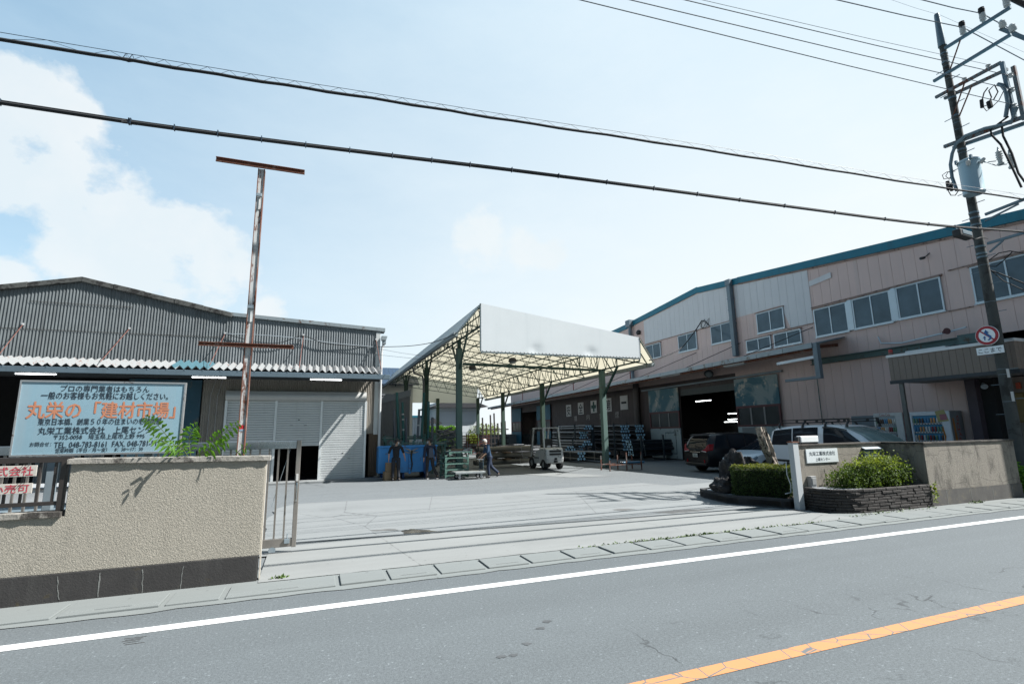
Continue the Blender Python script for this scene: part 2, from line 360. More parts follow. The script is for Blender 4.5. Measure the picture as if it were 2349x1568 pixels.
m = MB(); m.box((-1.75, 23.0, -.01), (2.9, 24, .06)); m.box((-12, 23.5, -.01), (-1.75, 24, .06)); struct('threshold_slab', m, M_conc)
# drain covers, each a slab with a lifting slot
def cover(x0, x1, slot):
    c = (x0+x1)/2; y0, y1 = 7.27, 7.80; t = thing('drain_cover', 'x', 'drain cover', (c, y0, .01), group='drain covers in the roadside gutter')
    rr = random.uniform(-.006, .006); mb = MB(); j = [random.uniform(0, .02) for _ in range(4)]; z = .030+rr
    def slab(a, b, cc, d): mb.box((a, b, .0), (cc, d, z))
    if slot:
        s0, s1, u0, u1 = c-.17, c+.17, y0+.10, y0+.128
        slab(x0+j[0], y0, x1-j[1], u0); slab(x0+j[0], u1, x1-j[1], y1-j[2]); slab(x0+j[0], u0, s0, u1); slab(s1, u0, x1-j[1], u1)
    else: slab(x0+j[0], y0+j[3], x1-j[1], y1-j[2])
    mb.build('slab', M_kerb, t, bevel=.008)
    if slot: MB().box((c-.17, y0+.10, .0), (c+.17, y0+.128, .012)).build('slot', pm('slot_dark', (.012, .012, .012), .9), t)
    return t
ends = [-4.6, -3.45, -2.55, -1.55, -.94, .36, 1.0, 1.67, 2.36, 3.04, 3.73, 4.42, 5.1, 5.8, 6.5, 7.2, 7.9, 8.6, 9.3, 10, 10.7, 11.4, 12.1, 12.8, 13.5, 14.2, 14.9, 15.6, 16.3, 17]
seen = {0: 'cut by the left edge of the photo, below the dark wall base', 1: 'below the second pale crack of the dark wall base', 2: 'slotted, under the middle of the stucco wall', 3: 'under the right half of the stucco wall', 4: 'just left of the stucco wall corner'}
for i in range(len(ends)-1):
    gp = 'left edge' if i < 5 else ''
    slot = (i % 2 == 0) if i >= 4 else i in (0, 2, 4)
    t = cover(ends[i]+.018, ends[i+1]-.018, slot)
    if i in seen: lab = 'grey gutter slab ' + seen[i]
    elif i < 21: lab = f"{'slotted' if slot else 'plain'} grey gutter slab in front of the entrance, {['first','second','third','fourth','fifth','sixth','seventh','eighth'][(i-5)//2]} {'slotted' if slot else 'plain'} one from the left wall"
    else: lab = f"{'slotted' if slot else 'plain'} grey gutter slab before the right wall, {['first','second','third','fourth'][(i-21)//2]} {'slotted' if slot else 'plain'} one past the brick planter"
    t['label'] = lab
# sliding gate rails
ml = pm('rail_steel', (.33, .36, .38), .35, .8, .15)
for nm, a, b, lab in (('gate_rail', (-.3, 10.36), (10.5, 9.74), 'steel gate rail set in concrete, the one nearer the yard'), ('gate_rail', (-.7, 9.64), (10.4, 9.40), 'steel gate rail set in concrete, the one nearer the road')):
    solo(nm, MB().bar((a[0], a[1], .022), (b[0], b[1], .022), .035, .02), ml, lab, 'rail', (a[0], a[1], .0), 'gate rails')
# wet patches
def wet(name, pts, mat, lab):
    w = [gz(*p, .0) for p in pts]; cpt = sum(w, Vector())/len(w); P = []
    for i in range(len(w)):
        a, b = w[i], w[(i+1) % len(w)]
        for k in range(6):
            q = a.lerp(b, k/6); P.append(Vector((q.x, q.y, 0))+(q-cpt).normalized()*random.uniform(-.03, .05)+Vector((0, 0, .0165)))
    tt = struct(name, MB().poly(P), mat)
M_wet = pm('wet_concrete', (.10, .095, .085), .12, 0, .3, 3)
M_damp = pm('damp_stain', (.16, .16, .155), .6, 0, .35, 4)
wet('puddle', [(918, 1219), (945, 1214), (990, 1218), (1010, 1222), (970, 1226), (935, 1226)], M_wet, '')
wet('puddle', [(850, 1217), (900, 1213.5), (915, 1217), (860, 1218.5)], M_damp, '')
wet('puddle', [(1405, 1169), (1440, 1167), (1458, 1168.5), (1425, 1172.5)], M_damp, '')
wet('puddle', [(1500, 1176), (1560, 1170), (1640, 1168), (1600, 1173), (1540, 1178)], M_damp, '')
wet('puddle', [(1380, 1191), (1420, 1190), (1500, 1183), (1480, 1188), (1400, 1194)], M_damp, '')
M_oil = pm('oil', (.055, .06, .063), .7, 0, .3, 8); M_sk = pm('skid_mark', (.045, .045, .045), .9, 0, .3, 8)
for q in range(5):
    a = gz(285+random.uniform(-6, 6), 1478-q*3.4); b = gz(328+random.uniform(-8, 10), 1472-q*3.4); tt = MB().bar((a.x, a.y, .001), (b.x, b.y, .001), .010, .003); struct('skid_mark', tt, M_sk)
for px_, py_ in ((1150, 1505), (1208, 1476), (1180, 1502), (1240, 1440), (1255, 1425)):
    a = gz(px_, py_); struct('oil_spot', MB().poly([(a.x+.05*math.cos(k)*random.uniform(.5, 1.3), a.y+.035*math.sin(k)*random.uniform(.5, 1.3), .003) for k in [i*.57 for i in range(11)]]), M_oil)
# weeds in the joints
M_weed = pm('weed_green', (.10, .17, .03), .6, 0, .35, 9)
wd = MB(); pts = []
for i in range(520):
    x = random.triangular(3.9, 10.4, 6.2); pts.append((x, 7.84+random.gauss(0, .025), .02))
for i in range(60): pts.append((-.35+random.gauss(0, .05), 7.98+random.gauss(0, .015), .02))
for i in range(90): pts.append((15.3+random.gauss(0, .12), 8.1+random.gauss(0, .03), .02))
for i in range(90): pts.append((random.uniform(10.7, 13.6), 8.05+random.gauss(0, .05), .02))
leaves(wd, pts, .05, .8, .3)
tag(struct('weeds', wd, M_weed, fixn=False), kind='stuff')
# ================================================================ left frontage: stucco wall, railing, gate, sign, T-post, plants
def m_stucco(name, base, dirtz=None):
    t = NT(name); v = t.voro(58, 'SMOOTH_F1', 'Distance'); n = t.noise(50, 4, .6, dist=1.2); big = t.noise(1.1, 6, .65)
    h = t.math('ADD', t.math('MULTIPLY', t.step(v, .1, .8), .25), t.step(n, .40, .62))
    c = t.mix(big, tuple(x*.86 for x in base), tuple(x*1.1 for x in base))
    c = t.mix(t.math('MULTIPLY', t.step(t.noise(1.0, 6, .7, t.map((5, 5, .8))), .52, .75), .35), c, tuple(x*.6 for x in base))
    if dirtz:
        c = t.mix(t.math('MULTIPLY', t.step(t.noise(1.6, 7, .7, t.map((1.6, 1.6, .8)), dist=.4), .47, .68), dirtz), c, tuple(x*.28 for x in base))
        e = t.voro(1.0, 'DISTANCE_TO_EDGE', 'Distance', t.map((2.1, 2.1, 1.3)), .25)
        c = t.mix(t.math('MULTIPLY', t.step(t.math('ADD', e, t.math('MULTIPLY', t.noise(7, 4, .6), .03)), .030, .018), .6), c, tuple(x*.3 for x in base))
    t.set('Base Color', c); t.set('Roughness', .92); t.bump(h, .62, .012); return t.m
M_stucco = m_stucco('beige_stucco', (.285, .265, .222)); M_stucco2 = m_stucco('stained_stucco', (.205, .188, .158), .85)
M_plinth = pm('dark_plinth', (.040, .038, .037), .8, 0, .3, 3, ((.085, .072, .045), .08, 6.0), ((.075, .074, .07), .5, 4), .4, 45)
M_coping = pm('coping_mortar', (.37, .35, .31), .9, 0, .25, 4, ((.09, .08, .07), .35, 2.5), None, .8, 40)
X0, XS, XE, YW, TH = -6.2, -2.82, -.63, 8.0, .15
t = thing('boundary_wall', 'beige stucco boundary wall with a dark base, left of the entrance', 'wall', ((X0+XE)/2, YW, 0))
b = MB(); b.prism([(X0, YW, .33), (XE, YW, .33), (XE, YW, 1.575), (XS, YW, 1.61), (XS, YW, .985), (X0, YW, .985)], (0, TH, 0)); b.build('stucco_face', M_stucco, t, bevel=.006)
b = MB(); b.box((X0, YW-.012, 0), (XE-.02, YW+TH-.004, .33)); b.build('plinth', M_plinth, t, bevel=.006)
b = MB()
for xt, yt, xb, yb, w in ((131.5, 1321, 134.8, 1375, .010), (229, 1313, 224, 1369, .016), (327.5, 1305, 325.5, 1360, .012), (420.5, 1297, 413, 1352, .010)):
    p0, p1 = cy(xt, yt, YW-.0135), cy(xb, yb, YW-.0135); n = 7; pts = [p0.lerp(p1, i/n)+Vector((random.uniform(-.006, .006), 0, 0)) for i in range(n+1)]
    for p, q in zip(pts, pts[1:]): b.bar(p, q, w*random.uniform(.4, 1.0), .003, up=(0, 1, 0))
b.build('crack_seam', pm('lime_seam', (.22, .23, .22), .9, 0, .3, 12), t)
def coping(x0, x1, z0, z1, nm):
    mb = MB(); n = int((x1-x0)/.08)+1; a = [x0+(x1-x0)*i/n for i in range(n+1)]; zz = lambda x: z0+(z1-z0)*(x-x0)/(x1-x0)
    f, k = [], []
    for x in a:
        j = random.uniform(-.006, .006); f.append([(x, YW-.034+j, zz(x)), (x, YW-.034+j*.5, zz(x)+.062+j), (x, YW+TH+.03, zz(x)+.066), (x, YW+TH+.03, zz(x))])
    o = [v for s_ in f for v in s_]; fs = []
    for i in range(n):
        for q in range(4): fs.append((i*4+q, i*4+(q+1) % 4, i*4+4+(q+1) % 4, i*4+4+q))
    fs += [(0, 1, 2, 3), (n*4+3, n*4+2, n*4+1, n*4)]; mb.add(o, fs); mb.build(nm, M_coping, t)
coping(XS-.03, XE+.055, 1.61, 1.575, 'coping'); coping(X0, XS-.031, .985, .985, 'coping')
MB().box((XE-.0, YW+.02, .02), (XE+.012, YW+TH-.01, 1.57)).build('end_render', pm('pale_render', (.50, .46, .39), .9, 0, .12, 6, None, None, .4, 60), t)
# brown railing on the low part
M_brown = pm('brown_aluminium', (.052, .044, .040), .42, .2, .12)
t = thing('railing', 'dark brown metal railing on the low part of the left wall', 'railing', (-3.6, YW+.07, 1.05))
MB().box((X0, YW+.035, 1.63), (XS-.01, YW+.105, 1.70)).build('top_rail', M_brown, t, bevel=.004)
MB().box((X0, YW+.045, 1.12), (XS-.06, YW+.095, 1.165)).build('bottom_rail', M_brown, t, bevel=.004)
for i in range(22):
    x = -2.99-.155*i
    if x < X0: break
    if abs(x+3.045) < .02: continue
    MB().box((x-.012, YW+.055, 1.165), (x+.012, YW+.085, 1.63)).build('baluster', M_brown, t)
for x in (-2.90, -4.3, -5.7): MB().box((x-.03, YW+.03, 1.05), (x+.03, YW+.11, 1.64)).build('post', M_brown, t, bevel=.004)
# red lettered placards tied to the railing
M_white = pm('placard_white', (.62, .58, .52), .6, 0, .08); M_red = pm('placard_red', (.62, .05, .085), .6, 0, .25, 30)
def placard(pl, pr, z0, z1, txt, lab, tx):
    t = thing('placard', lab, 'placard', ((pl+pr)/2, YW-.01, z0), group='red lettered placards on the railing')
    MB().box((pl, YW+.012, z0), (pr, YW+.024, z1)).build('board', M_white, t, bevel=.003)
    x = pr-.02
    n = len(txt); w = tx
    text('lettering', txt, M_red, t, (pr-.03, YW+.012, (z0+z1)/2), (1, 0, 0), (0, 0, 1), w=w*n, h=(z1-z0)*.84, bold=.012, align='R')
    m_ = MB()
    for q in range(3): m_.bar((pr-.08-.03*q, YW+.01, z1-.0), (pr-.13-.03*q, YW+.008, z1+.0-.05-.015*q), .006, .004)
    m_.build('tie', M_brown, t)
placard(-4.3, -3.155, 1.475, 1.605, '丸栄工業株式会社', 'white placard reading 株式会社 in red, upper of the two on the railing', .119)
placard(-4.3, -3.175, 1.275, 1.395, '小売可', 'white placard reading 小売可 in red, lower of the two on the railing', .117)
# big information sign on two posts
M_sign = pm('sign_face', (.34, .53, .63), .34, .1, .10, 1.3, None, ((.40, .53, .60), .6, 3)); M_ink = pm('sign_ink', (.016, .028, .045), .6, 0, .05); M_or = pm('sign_orange', (.66, .27, .15), .6, 0, .05)
M_edge = pm('sign_edge', (.55, .57, .58), .35, .6, .1, 6, ((.20, .10, .06), .15, 6)); M_steel = pm('pale_blue_steel', (.34, .42, .47), .5, .3, .15, 4, None, ((.6, .6, .58), .4, 6))
YSG = 8.62
pTL, pTR, pBR, pBL = cy(50, 871, YSG), cy(424, 881, YSG), cy(411, 1039, YSG), cy(25, 1042, YSG)
xl, xr, zb, zt = (pTL.x+pBL.x)/2, (pTR.x+pBR.x)/2, (pBR.z+pBL.z)/2, (pTL.z+pTR.z)/2
t = thing('information_sign', 'large pale blue sign with orange headline and black Japanese text', 'sign', ((xl+xr)/2, YSG, 0))
MB().box((xl, YSG, zb), (xr, YSG+.055, zt)).build('panel', M_sign, t)
f = MB()
for a, c in (((xl-.012, YSG-.012, zt-.012), (xr+.012, YSG+.06, zt+.012)), ((xl-.012, YSG-.012, zb-.012), (xr+.012, YSG+.06, zb+.012))): f.box(a, c)
f.box((xl-.012, YSG-.012, zb+.012), (xl+.006, YSG+.06, zt-.012)); f.box((xr-.006, YSG-.012, zb+.012), (xr+.012, YSG+.06, zt-.012)); f.build('frame', M_edge, t)
for x in (xl+.42, xr-.38): MB().box((x-.05, YSG+.06, 0), (x+.05, YSG+.15, zt-.1)).build('post', M_steel, t, bevel=.005)
def sline(body, x0, y0, x1, y1, hpx, mat, bold=0.):
    a, c = cy(x0, y0, YSG), cy(x1, y1, YSG); h = hpx/FPX*8.0
    text('lettering', body, mat, t, ((a.x+c.x)/2, YSG, (a.z+c.z)/2), (1, 0, 0), (0, 0, 1), w=abs(c.x-a.x), h=h, bold=bold, out=.004)
sline('プロの専門業者はもちろん', 140, 890, 343, 893, 13.2, M_ink, .018)
sline('一般のお客様もお気軽にお越しください。', 95, 905, 386, 910, 14.5, M_ink, .018)
sline('丸栄の「建材市場」', 62, 938, 402, 942, 33, M_or, .04)
sline('東京日本橋、創業５０年の住まいの老舗問屋', 88, 965, 371, 967, 13, M_ink, .012)
sline('丸栄工業株式会社　上尾センター', 88, 986, 366, 986, 14.5, M_ink, .014)
sline('〒352-0058　埼玉県上尾市上野 995', 124, 1000, 332, 1001, 10.5, M_ink, .008)
sline('お問合せ：', 69, 1018, 118, 1018, 8.5, M_ink, .006)
sline('TEL. 048-783-8161  FAX. 048-781-5153', 125, 1017, 375, 1018, 11, M_ink, .008)
sline('営業時間（平日／月～金）　8：30～17：30', 128, 1030, 328, 1031, 9, M_ink, .006)
# sliding gate
M_gate = pm('gate_aluminium', (.36, .40, .43), .28, .75, .10, 2, None, ((.24, .26, .27), .4, 5)); M_gate2 = pm('gate_bar', (.30, .28, .255), .35, .6, .15, 5); M_chr = pm('chrome', (.75, .77, .78), .12, 1, .05)
YG = 9.64
t = thing('sliding_gate', 'grey aluminium sliding gate half hidden behind the left wall', 'gate', (-2.5, YG, 0))
gx = cy(690, 1012, YG).x
MB().box((-6.4, YG, 1.695), (gx-.06, YG+.06, 1.825)).build('top_rail', M_gate, t, bevel=.006)
MB().box((-6.4, YG, .10), (gx-.06, YG+.06, .235)).build('bottom_rail', M_gate2, t, bevel=.006)
MB().box((gx-.06, YG-.01, .09), (gx+.012, YG+.07, 1.83)).build('end_stile', M_gate2, t, bevel=.006)
for i in range(42):
    x = gx-.19-.145*i
    MB().box((x-.014, YG+.015, .235), (x+.014, YG+.045, 1.695)).build('bar', M_gate2, t)
MB().tube([(gx-.025, YG-.011, 1.13), (gx-.025, YG-.06, 1.12), (gx-.025, YG-.075, 1.06), (gx-.025, YG-.075, .88), (gx-.025, YG-.06, .83), (gx-.025, YG-.011, .82)], .013, 8).build('handle', M_chr, t, smooth=True)
MB().box((gx-.045, YG-.016, 1.15), (gx-.008, YG-.009, 1.27)).build('lock_plate', pm('lock_white', (.7, .7, .68), .4), t, bevel=.003)
w = MB(); w.tube([(gx-.13, YG-.0, .31), (gx-.13, YG, .15)], .008, 6); w.box((gx-.17, YG-.03, .16), (gx-.09, YG-.0, .23)); w.build('drop_bolt', M_steel, t)
for x in (gx-.35, gx-2.6, gx-4.8): MB().lathe((x, YG+.02, .06), (0, 1, 0), [(-.02, .02), (-.02, .055), (.02, .055), (.02, .02)], 12).build('wheel', M_steel, t)
MB().bar((gx-.16, YG+.03, 1.68), (gx-.40, YG+.03, .75), .006).build('stay_wire', M_steel, t)
# rusty T-shaped post
def m_rust(name, paint, amt, sc=3.):
    t = NT(name); a = t.noise(1.0, 8, .72, t.map((14, 14, 2.2)), dist=.6); b = t.noise(sc, 7, .7)
    paint = tuple(x*.62 for x in paint)
    k = t.step(t.math('ADD', t.math('MULTIPLY', a, .6), t.math('MULTIPLY', b, .4)), .62-amt*.3, .68-amt*.25)
    rust = t.mix(t.noise(11, 6, .7), (.045, .016, .011), (.17, .055, .024))
    t.set('Base Color', t.mix(k, t.mix(b, tuple(x*.8 for x in paint), paint), rust)); t.set('Roughness', .8); t.bump(t.math('MULTIPLY', k, t.noise(40, 4, .6)), .4, .004); return t.m
M_rw = m_rust('rusty_white_paint', (.72, .76, .76), .42); M_rr = m_rust('rust_steel', (.42, .36, .33), .78)
YT = 8.85
b0, b1 = cy(553, 1035, YT), cy(600, 390, YT); aL, aR = cy(497, 371, YT), cy(699, 401, YT); mL, mR = cy(457, 789, YT), cy(674, 798, YT)
xp = (b0.x+b1.x)/2; zt = (aL.z+aR.z)/2; zm = (mL.z+mR.z)/2
t = thing('sign_post', 'tall rusty T-shaped steel post with two empty crossbars', 'post', (xp, YT, 0))
fp = MB()   # H-section: two flanges left and right, web set back
fp.box((xp-.052, YT-.05, 0), (xp-.040, YT+.05, zt-.03)); fp.box((xp+.040, YT-.05, 0), (xp+.052, YT+.05, zt-.03)); fp.build('flange', M_rr, t)
MB().box((xp-.040, YT-.034, 0), (xp+.040, YT-.024, zt-.03)).build('web', M_rw, t)
for z, h, a, c, nm in ((zt-.028, .075, aL.x, aR.x, 'top_crossbar'), (zm-.03, .062, mL.x, mR.x, 'lower_crossbar')):
    q = MB(); q.box((a, YT-.055-.04, z+h-.008), (c, YT-.055, z+h)); q.box((a, YT-.055-.04, z), (c, YT-.055, z+.008)); q.box((a, YT-.063, z+.008), (c, YT-.055, z+h-.008)); q.build(nm, M_rr, t)
for zc in (cy(594, 452, YT).z, cy(570, 706, YT).z):
    q = MB(); q.box((xp-.045, YT-.085, zc-.02), (xp+.035, YT-.052, zc+.035)); q.build('lamp_bracket', M_steel, t, bevel=.004)
    q = MB(); q.box((xp-.040, YT-.045, zc-.23), (xp+.040, YT-.035, zc-.02)); q.box((xp-.004, YT-.06, zc-.24), (xp+.004, YT-.045, zc-.02)); q.build('bracket_plate', M_rw, t)
zs = cy(553, 983, YT).z
q = MB(); q.box((xp-.038, YT-.037, zs-.005), (xp+.030, YT-.0345, zs+.055)); q.build('sticker', pm('sticker_red', (.60, .02, .03), .5), t)
q = MB(); q.box((xp-.038, YT-.037, zs-.035), (xp+.030, YT-.0345, zs-.006)); s2 = q.build('sticker_band', pm('sticker_white', (.5, .62, .7), .5), t)
text('sticker_word', 'SECOM', pm('sticker_blue', (.03, .10, .30), .5), t, (xp-.004, YT-.037, zs-.021), (1, 0, 0), (0, 0, 1), w=.06, h=.018)
# pinnate shoots behind the coping, some leaning out over it
M_leafA = [None]
def m_leaf(name, c1, c2, tr=.35):
    t = NT(name); t.set('Base Color', t.mix(t.noise(9, 3, .6), tuple(x*.8 for x in c1), tuple(x*.8 for x in c2))); t.set('Roughness', .62); t.set('Specular IOR Level', .3)
    t.set('Subsurface Weight', 0.); 
    n = t.N.new('ShaderNodeBsdfTranslucent'); n.inputs[0].default_value = (min(1, c2[0]*1.7), min(1, c2[1]*1.7), c2[2]*1.1, 1)
    mx = t.N.new('ShaderNodeMixShader'); mx.inputs[0].default_value = tr; t.L.new(t.b.outputs[0], mx.inputs[1]); t.L.new(n.outputs[0], mx.inputs[2])
    t.L.new(mx.outputs[0], t.N['Material Output'].inputs[0]); return t.m
M_frond = m_leaf('frond_leaf', (.045, .125, .014), (.10, .22, .024)); M_frond2 = m_leaf('frond_leaf_young', (.12, .20, .02), (.22, .30, .03)); M_stem = pm('green_stem', (.13, .17, .05), .6)
def frond(name, pts, lab, n=13, L=.16, mat=None, side=None, base=None):
    pts = [Vector(p) for p in pts]; t = thing(name, lab, 'plant', base or pts[0], group='leafy shoots growing along the top of the stucco wall')
    def bez(u):
        k = len(pts)-1; f = u*k; i = min(int(f), k-1); g = f-i
        p0, p1, p2, p3 = pts[max(i-1, 0)], pts[i], pts[i+1], pts[min(i+2, k)]
        return .5*((2*p1)+(p2-p0)*g+(2*p0-5*p1+4*p2-p3)*g*g+(3*p1-p0-3*p2+p3)*g**3)
    q = [bez(i/24) for i in range(25)]
    MB().tube(q, [.007-.005*i/24 for i in range(25)], 5).build('stem', M_stem, t, smooth=True)
    lf = MB()
    n = int(n*.68)
    for i in range(n):
        u = .14+.86*i/(n-1); p = bez(min(u, 1)); d = (bez(min(u+.03, 1))-bez(max(u-.03, 0))).normalized()
        sv = side or Vector((0, -.35, 0)); a = d.cross(Vector(sv)+Vector((0, -1, .15))).normalized()
        l = 1.12*L*(1-.62*abs(u-.45)**1.2)*random.uniform(.85, 1.1)*(1.0 if u < .85 else .75)
        for sg in (-1, 1):
            w = (a*sg+d*.45+Vector((random.gauss(0, .07), random.gauss(0, .12)-.10, -.12+random.gauss(0, .06)))).normalized(); up = w.cross(d).normalized()
            tip = p+w*l+Vector((0, 0, -l*.30)); mid = p+w*l*.5; sd = w.cross(up).normalized()*l*.25
            lf.add([p, mid+sd*.8+up*.008, p.lerp(tip, .78)+sd*.5, tip, p.lerp(tip, .78)-sd*.5, mid-sd*.8+up*.008, mid-up*.012*0+Vector((0, 0, -.004))], [(0, 6, 1), (1, 6, 3, 2), (6, 5, 4, 3), (0, 5, 6)])
    lf.build('foliage', mat or M_frond, t, smooth=False, fixn=False); return t
def wp(x, y, Y): return cy(x, y, Y)
frond('leafy_shoot', [wp(418, 1044, 8.25), wp(390, 1008, 8.2), wp(362, 975, 8.12), wp(336, 957, 8.05)], 'long arching leafy shoot reaching up across the sign corner', 17, .115)
frond('leafy_shoot', [wp(408, 1044, 8.15), wp(396, 1030, 8.05), wp(376, 1012, 7.98), wp(352, 1002, 7.90)], 'low leafy shoot before the lower right corner of the sign', 10, .13)
frond('leafy_shoot', [wp(437, 1044, 8.25), wp(434, 1010, 8.24), wp(441, 985, 8.2), wp(452, 974, 8.1)], 'upright leafy shoot with yellowish tip right of the sign', 14, .13, M_frond)
frond('leafy_shoot', [wp(458, 1044, 8.25), wp(484, 1016, 8.2), wp(512, 994, 8.15), wp(546, 971, 8.1)], 'long leafy shoot leaning right up to the rusty post', 18, .12)
frond('leafy_shoot', [wp(450, 1044, 8.15), wp(470, 1036, 8.05), wp(497, 1022, 7.95), wp(520, 1014, 7.86)], 'short leafy shoot leaning over the coping below the long right one', 9, .13)
frond('leafy_shoot', [wp(430, 1046, 8.1), wp(420, 1030, 7.98), wp(405, 1020, 7.88), wp(392, 1022, 7.80)], 'short leafy shoot leaning out to the left over the coping', 8, .13)
frond('leafy_shoot', [wp(540, 1042, 8.25), wp(552, 1030, 8.2), wp(562, 1024, 8.12), wp(572, 1024, 8.05)], 'tiny leafy sprig at the foot of the rusty post', 7, .085)
# ================================================================ left warehouse (grey corrugated gable, shutters, hung awning)
YF = 24.0
M_corr = pm('weathered_cement_sheet', (.155, .178, .188), .85, 0, .2, 2.2, None, ((.062, .072, .076), .75, 5), .4, 30)
M_corrb = pm('cleaner_cement_sheet', (.20, .228, .242), .8, 0, .2, 1.8, None, ((.075, .082, .088), .6, 4), .3, 30)
M_beige = pm('beige_sheet_metal', (.30, .275, .235), .6, .1, .15, 2, None, ((.16, .14, .12), .5, 4))
M_verge = pm('mossy_verge', (.10, .105, .10), .95, 0, .35, 3, ((.03, .03, .03), .4, 4), None, .8, 30)
M_flash = pm('pale_flashing', (.42, .48, .50), .45, .5, .12, 2, ((.22, .10, .05), .22, 3)); M_gut = pm('gutter_blue_grey', (.20, .275, .33), .4, .35, .1, 1.5, None, ((.14, .18, .21), .4, 3))
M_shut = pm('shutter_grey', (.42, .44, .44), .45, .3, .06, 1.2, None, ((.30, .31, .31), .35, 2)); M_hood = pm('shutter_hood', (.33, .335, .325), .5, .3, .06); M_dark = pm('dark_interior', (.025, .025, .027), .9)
M_drk2 = pm('dark_steel', (.05, .052, .055), .7, .2, .2); M_pipe = pm('white_drainpipe', (.70, .72, .72), .4, 0, .06)
WT = [(-17.0, 6.25), (-8.86, 8.10), (-3.57, 7.02), (2.45, 6.70)]
def ztop(x):
    for (a, za), (b, zb_) in zip(WT, WT[1:]):
        if a <= x <= b: return za+(zb_-za)*(x-a)/(b-a)
    return WT[-1][1]
def corr(mb, x0, x1, y, zlo, zhi, pitch=  .105, amp=.014, n=6):
    k = int((x1-x0)/pitch*n); prof = [x0+(x1-x0)*i/k for i in range(k+1)]
    yy = lambda x: y-amp+amp*math.cos(2*math.pi*x/pitch)
    mb.sheet(prof, lambda x: (x, yy(x), zlo), lambda x: (x, yy(x), zhi(x) if callable(zhi) else zhi))
W = thing('warehouse', 'grey corrugated gabled warehouse with hung awning and three roller shutters, on the left', 'warehouse', (-5, YF, 0))
b = MB(); corr(b, -17, -3.57, YF, 6.02, ztop); corr(b, -17, -3.57, YF-.012, 4.6, lambda x: 6.06); b.build('gable_wall', M_corr, W, smooth=True, fixn=False)
b = MB(); corr(b, -3.57, 2.42, YF-.004, 4.6, ztop); b.build('gable_extension_wall', M_corrb, W, smooth=True, fixn=False)
q = MB(); q.box((-17, YF-.046, 6.03), (-3.6, YF-.040, 6.05)); q.box((-10.4, YF-.046, 7.1), (-7.1, YF-.040, 7.12)); q.build('sheet_lap', M_verge, W)
b = MB()
for (a, za), (c, zc) in zip(WT[:2], WT[1:3]):
    n = 5
    for i in range(n):
        x0, x1 = a+(c-a)*i/n, a+(c-a)*(i+1)/n; z0, z1 = ztop(x0), ztop(x1); j = .012*(i % 2)
        b.prism([(x0, YF-.13-j, z0-.10), (x1, YF-.13-j, z1-.10), (x1, YF-.13-j, z1+.10+j), (x0, YF-.13-j, z0+.10+j)], (0, .55, 0))
b.build('verge', M_verge, W, bevel=.015)
b = MB(); b.prism([(-3.57, YF-.10, 6.98), (2.82, YF-.10, 6.65), (2.82, YF-.10, 6.81), (-3.57, YF-.10, 7.13)], (0, .6, 0)); b.build('flashing', M_flash, W)
# roof sheets, side and rear walls close the shed
b = MB(); dy = 26
for (a, za), (c, zc) in zip(WT, WT[1:]): b.quad((a, YF+.2, za), (c, YF+.2, zc), (c, YF+dy, zc), (a, YF+dy, za))
b.build('roof', M_corr, W)
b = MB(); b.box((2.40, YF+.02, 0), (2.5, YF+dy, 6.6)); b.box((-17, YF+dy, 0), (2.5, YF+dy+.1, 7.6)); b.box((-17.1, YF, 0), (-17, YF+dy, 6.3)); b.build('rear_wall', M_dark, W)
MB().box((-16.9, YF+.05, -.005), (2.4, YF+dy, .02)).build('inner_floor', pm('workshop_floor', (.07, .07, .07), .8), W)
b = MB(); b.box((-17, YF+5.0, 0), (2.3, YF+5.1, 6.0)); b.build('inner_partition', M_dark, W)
# front wall under the awning
b = MB(); corr(b, -4.42, -3.52, YF, .05, 4.62, .075, .012); corr(b, -3.52, 2.30, YF, 3.6, 4.62, .075, .012); corr(b, 2.06, 2.42, YF, 1.95, 4.62, .075, .012); b.build('front_sheeting', M_beige, W, smooth=True, fixn=False)
b = MB(); corr(b, 2.24, 2.62, YF-.02, .10, 1.97, .075, .012); b.build('brown_sheeting', pm('brown_sheet', (.13, .085, .05), .7, 0, .2, 3), W, smooth=True, fixn=False)
MB().box((2.42, YF-.055, 1.92), (2.62, YF+.3, 6.62)).build('corner_trim', pm('corner_white', (.46, .48, .47), .5, .2, .1, 2, None, ((.3, .3, .3), .4, 4)), W, bevel=.01)
b = MB(); b.box((-17, YF-.06, 4.25), (-4.42, YF+.05, 4.66)); b.box((-4.42, YF-.05, 4.48), (2.4, YF-.03, 4.66)); b.build('lintel', M_drk2, W)
# blue sliding doors on the left
M_bd = pm('faded_blue_door', (.014, .075, .115), .7, 0, .3, 1.2, ((.16, .15, .12), .22, 1.1), None); M_bd2 = pm('pale_blue_door', (.15, .26, .31), .7, 0, .15, 1.5, ((.06, .06, .05), .18, 3))
d = MB().box((-6.92, YF-.12, 2.3), (-4.44, YF-.06, 4.22)).build('sliding_door', M_bd, W)
MB().box((-6.92, YF-.125, .05), (-4.44, YF-.06, 2.29)).build('lower_panel', M_bd2, d)
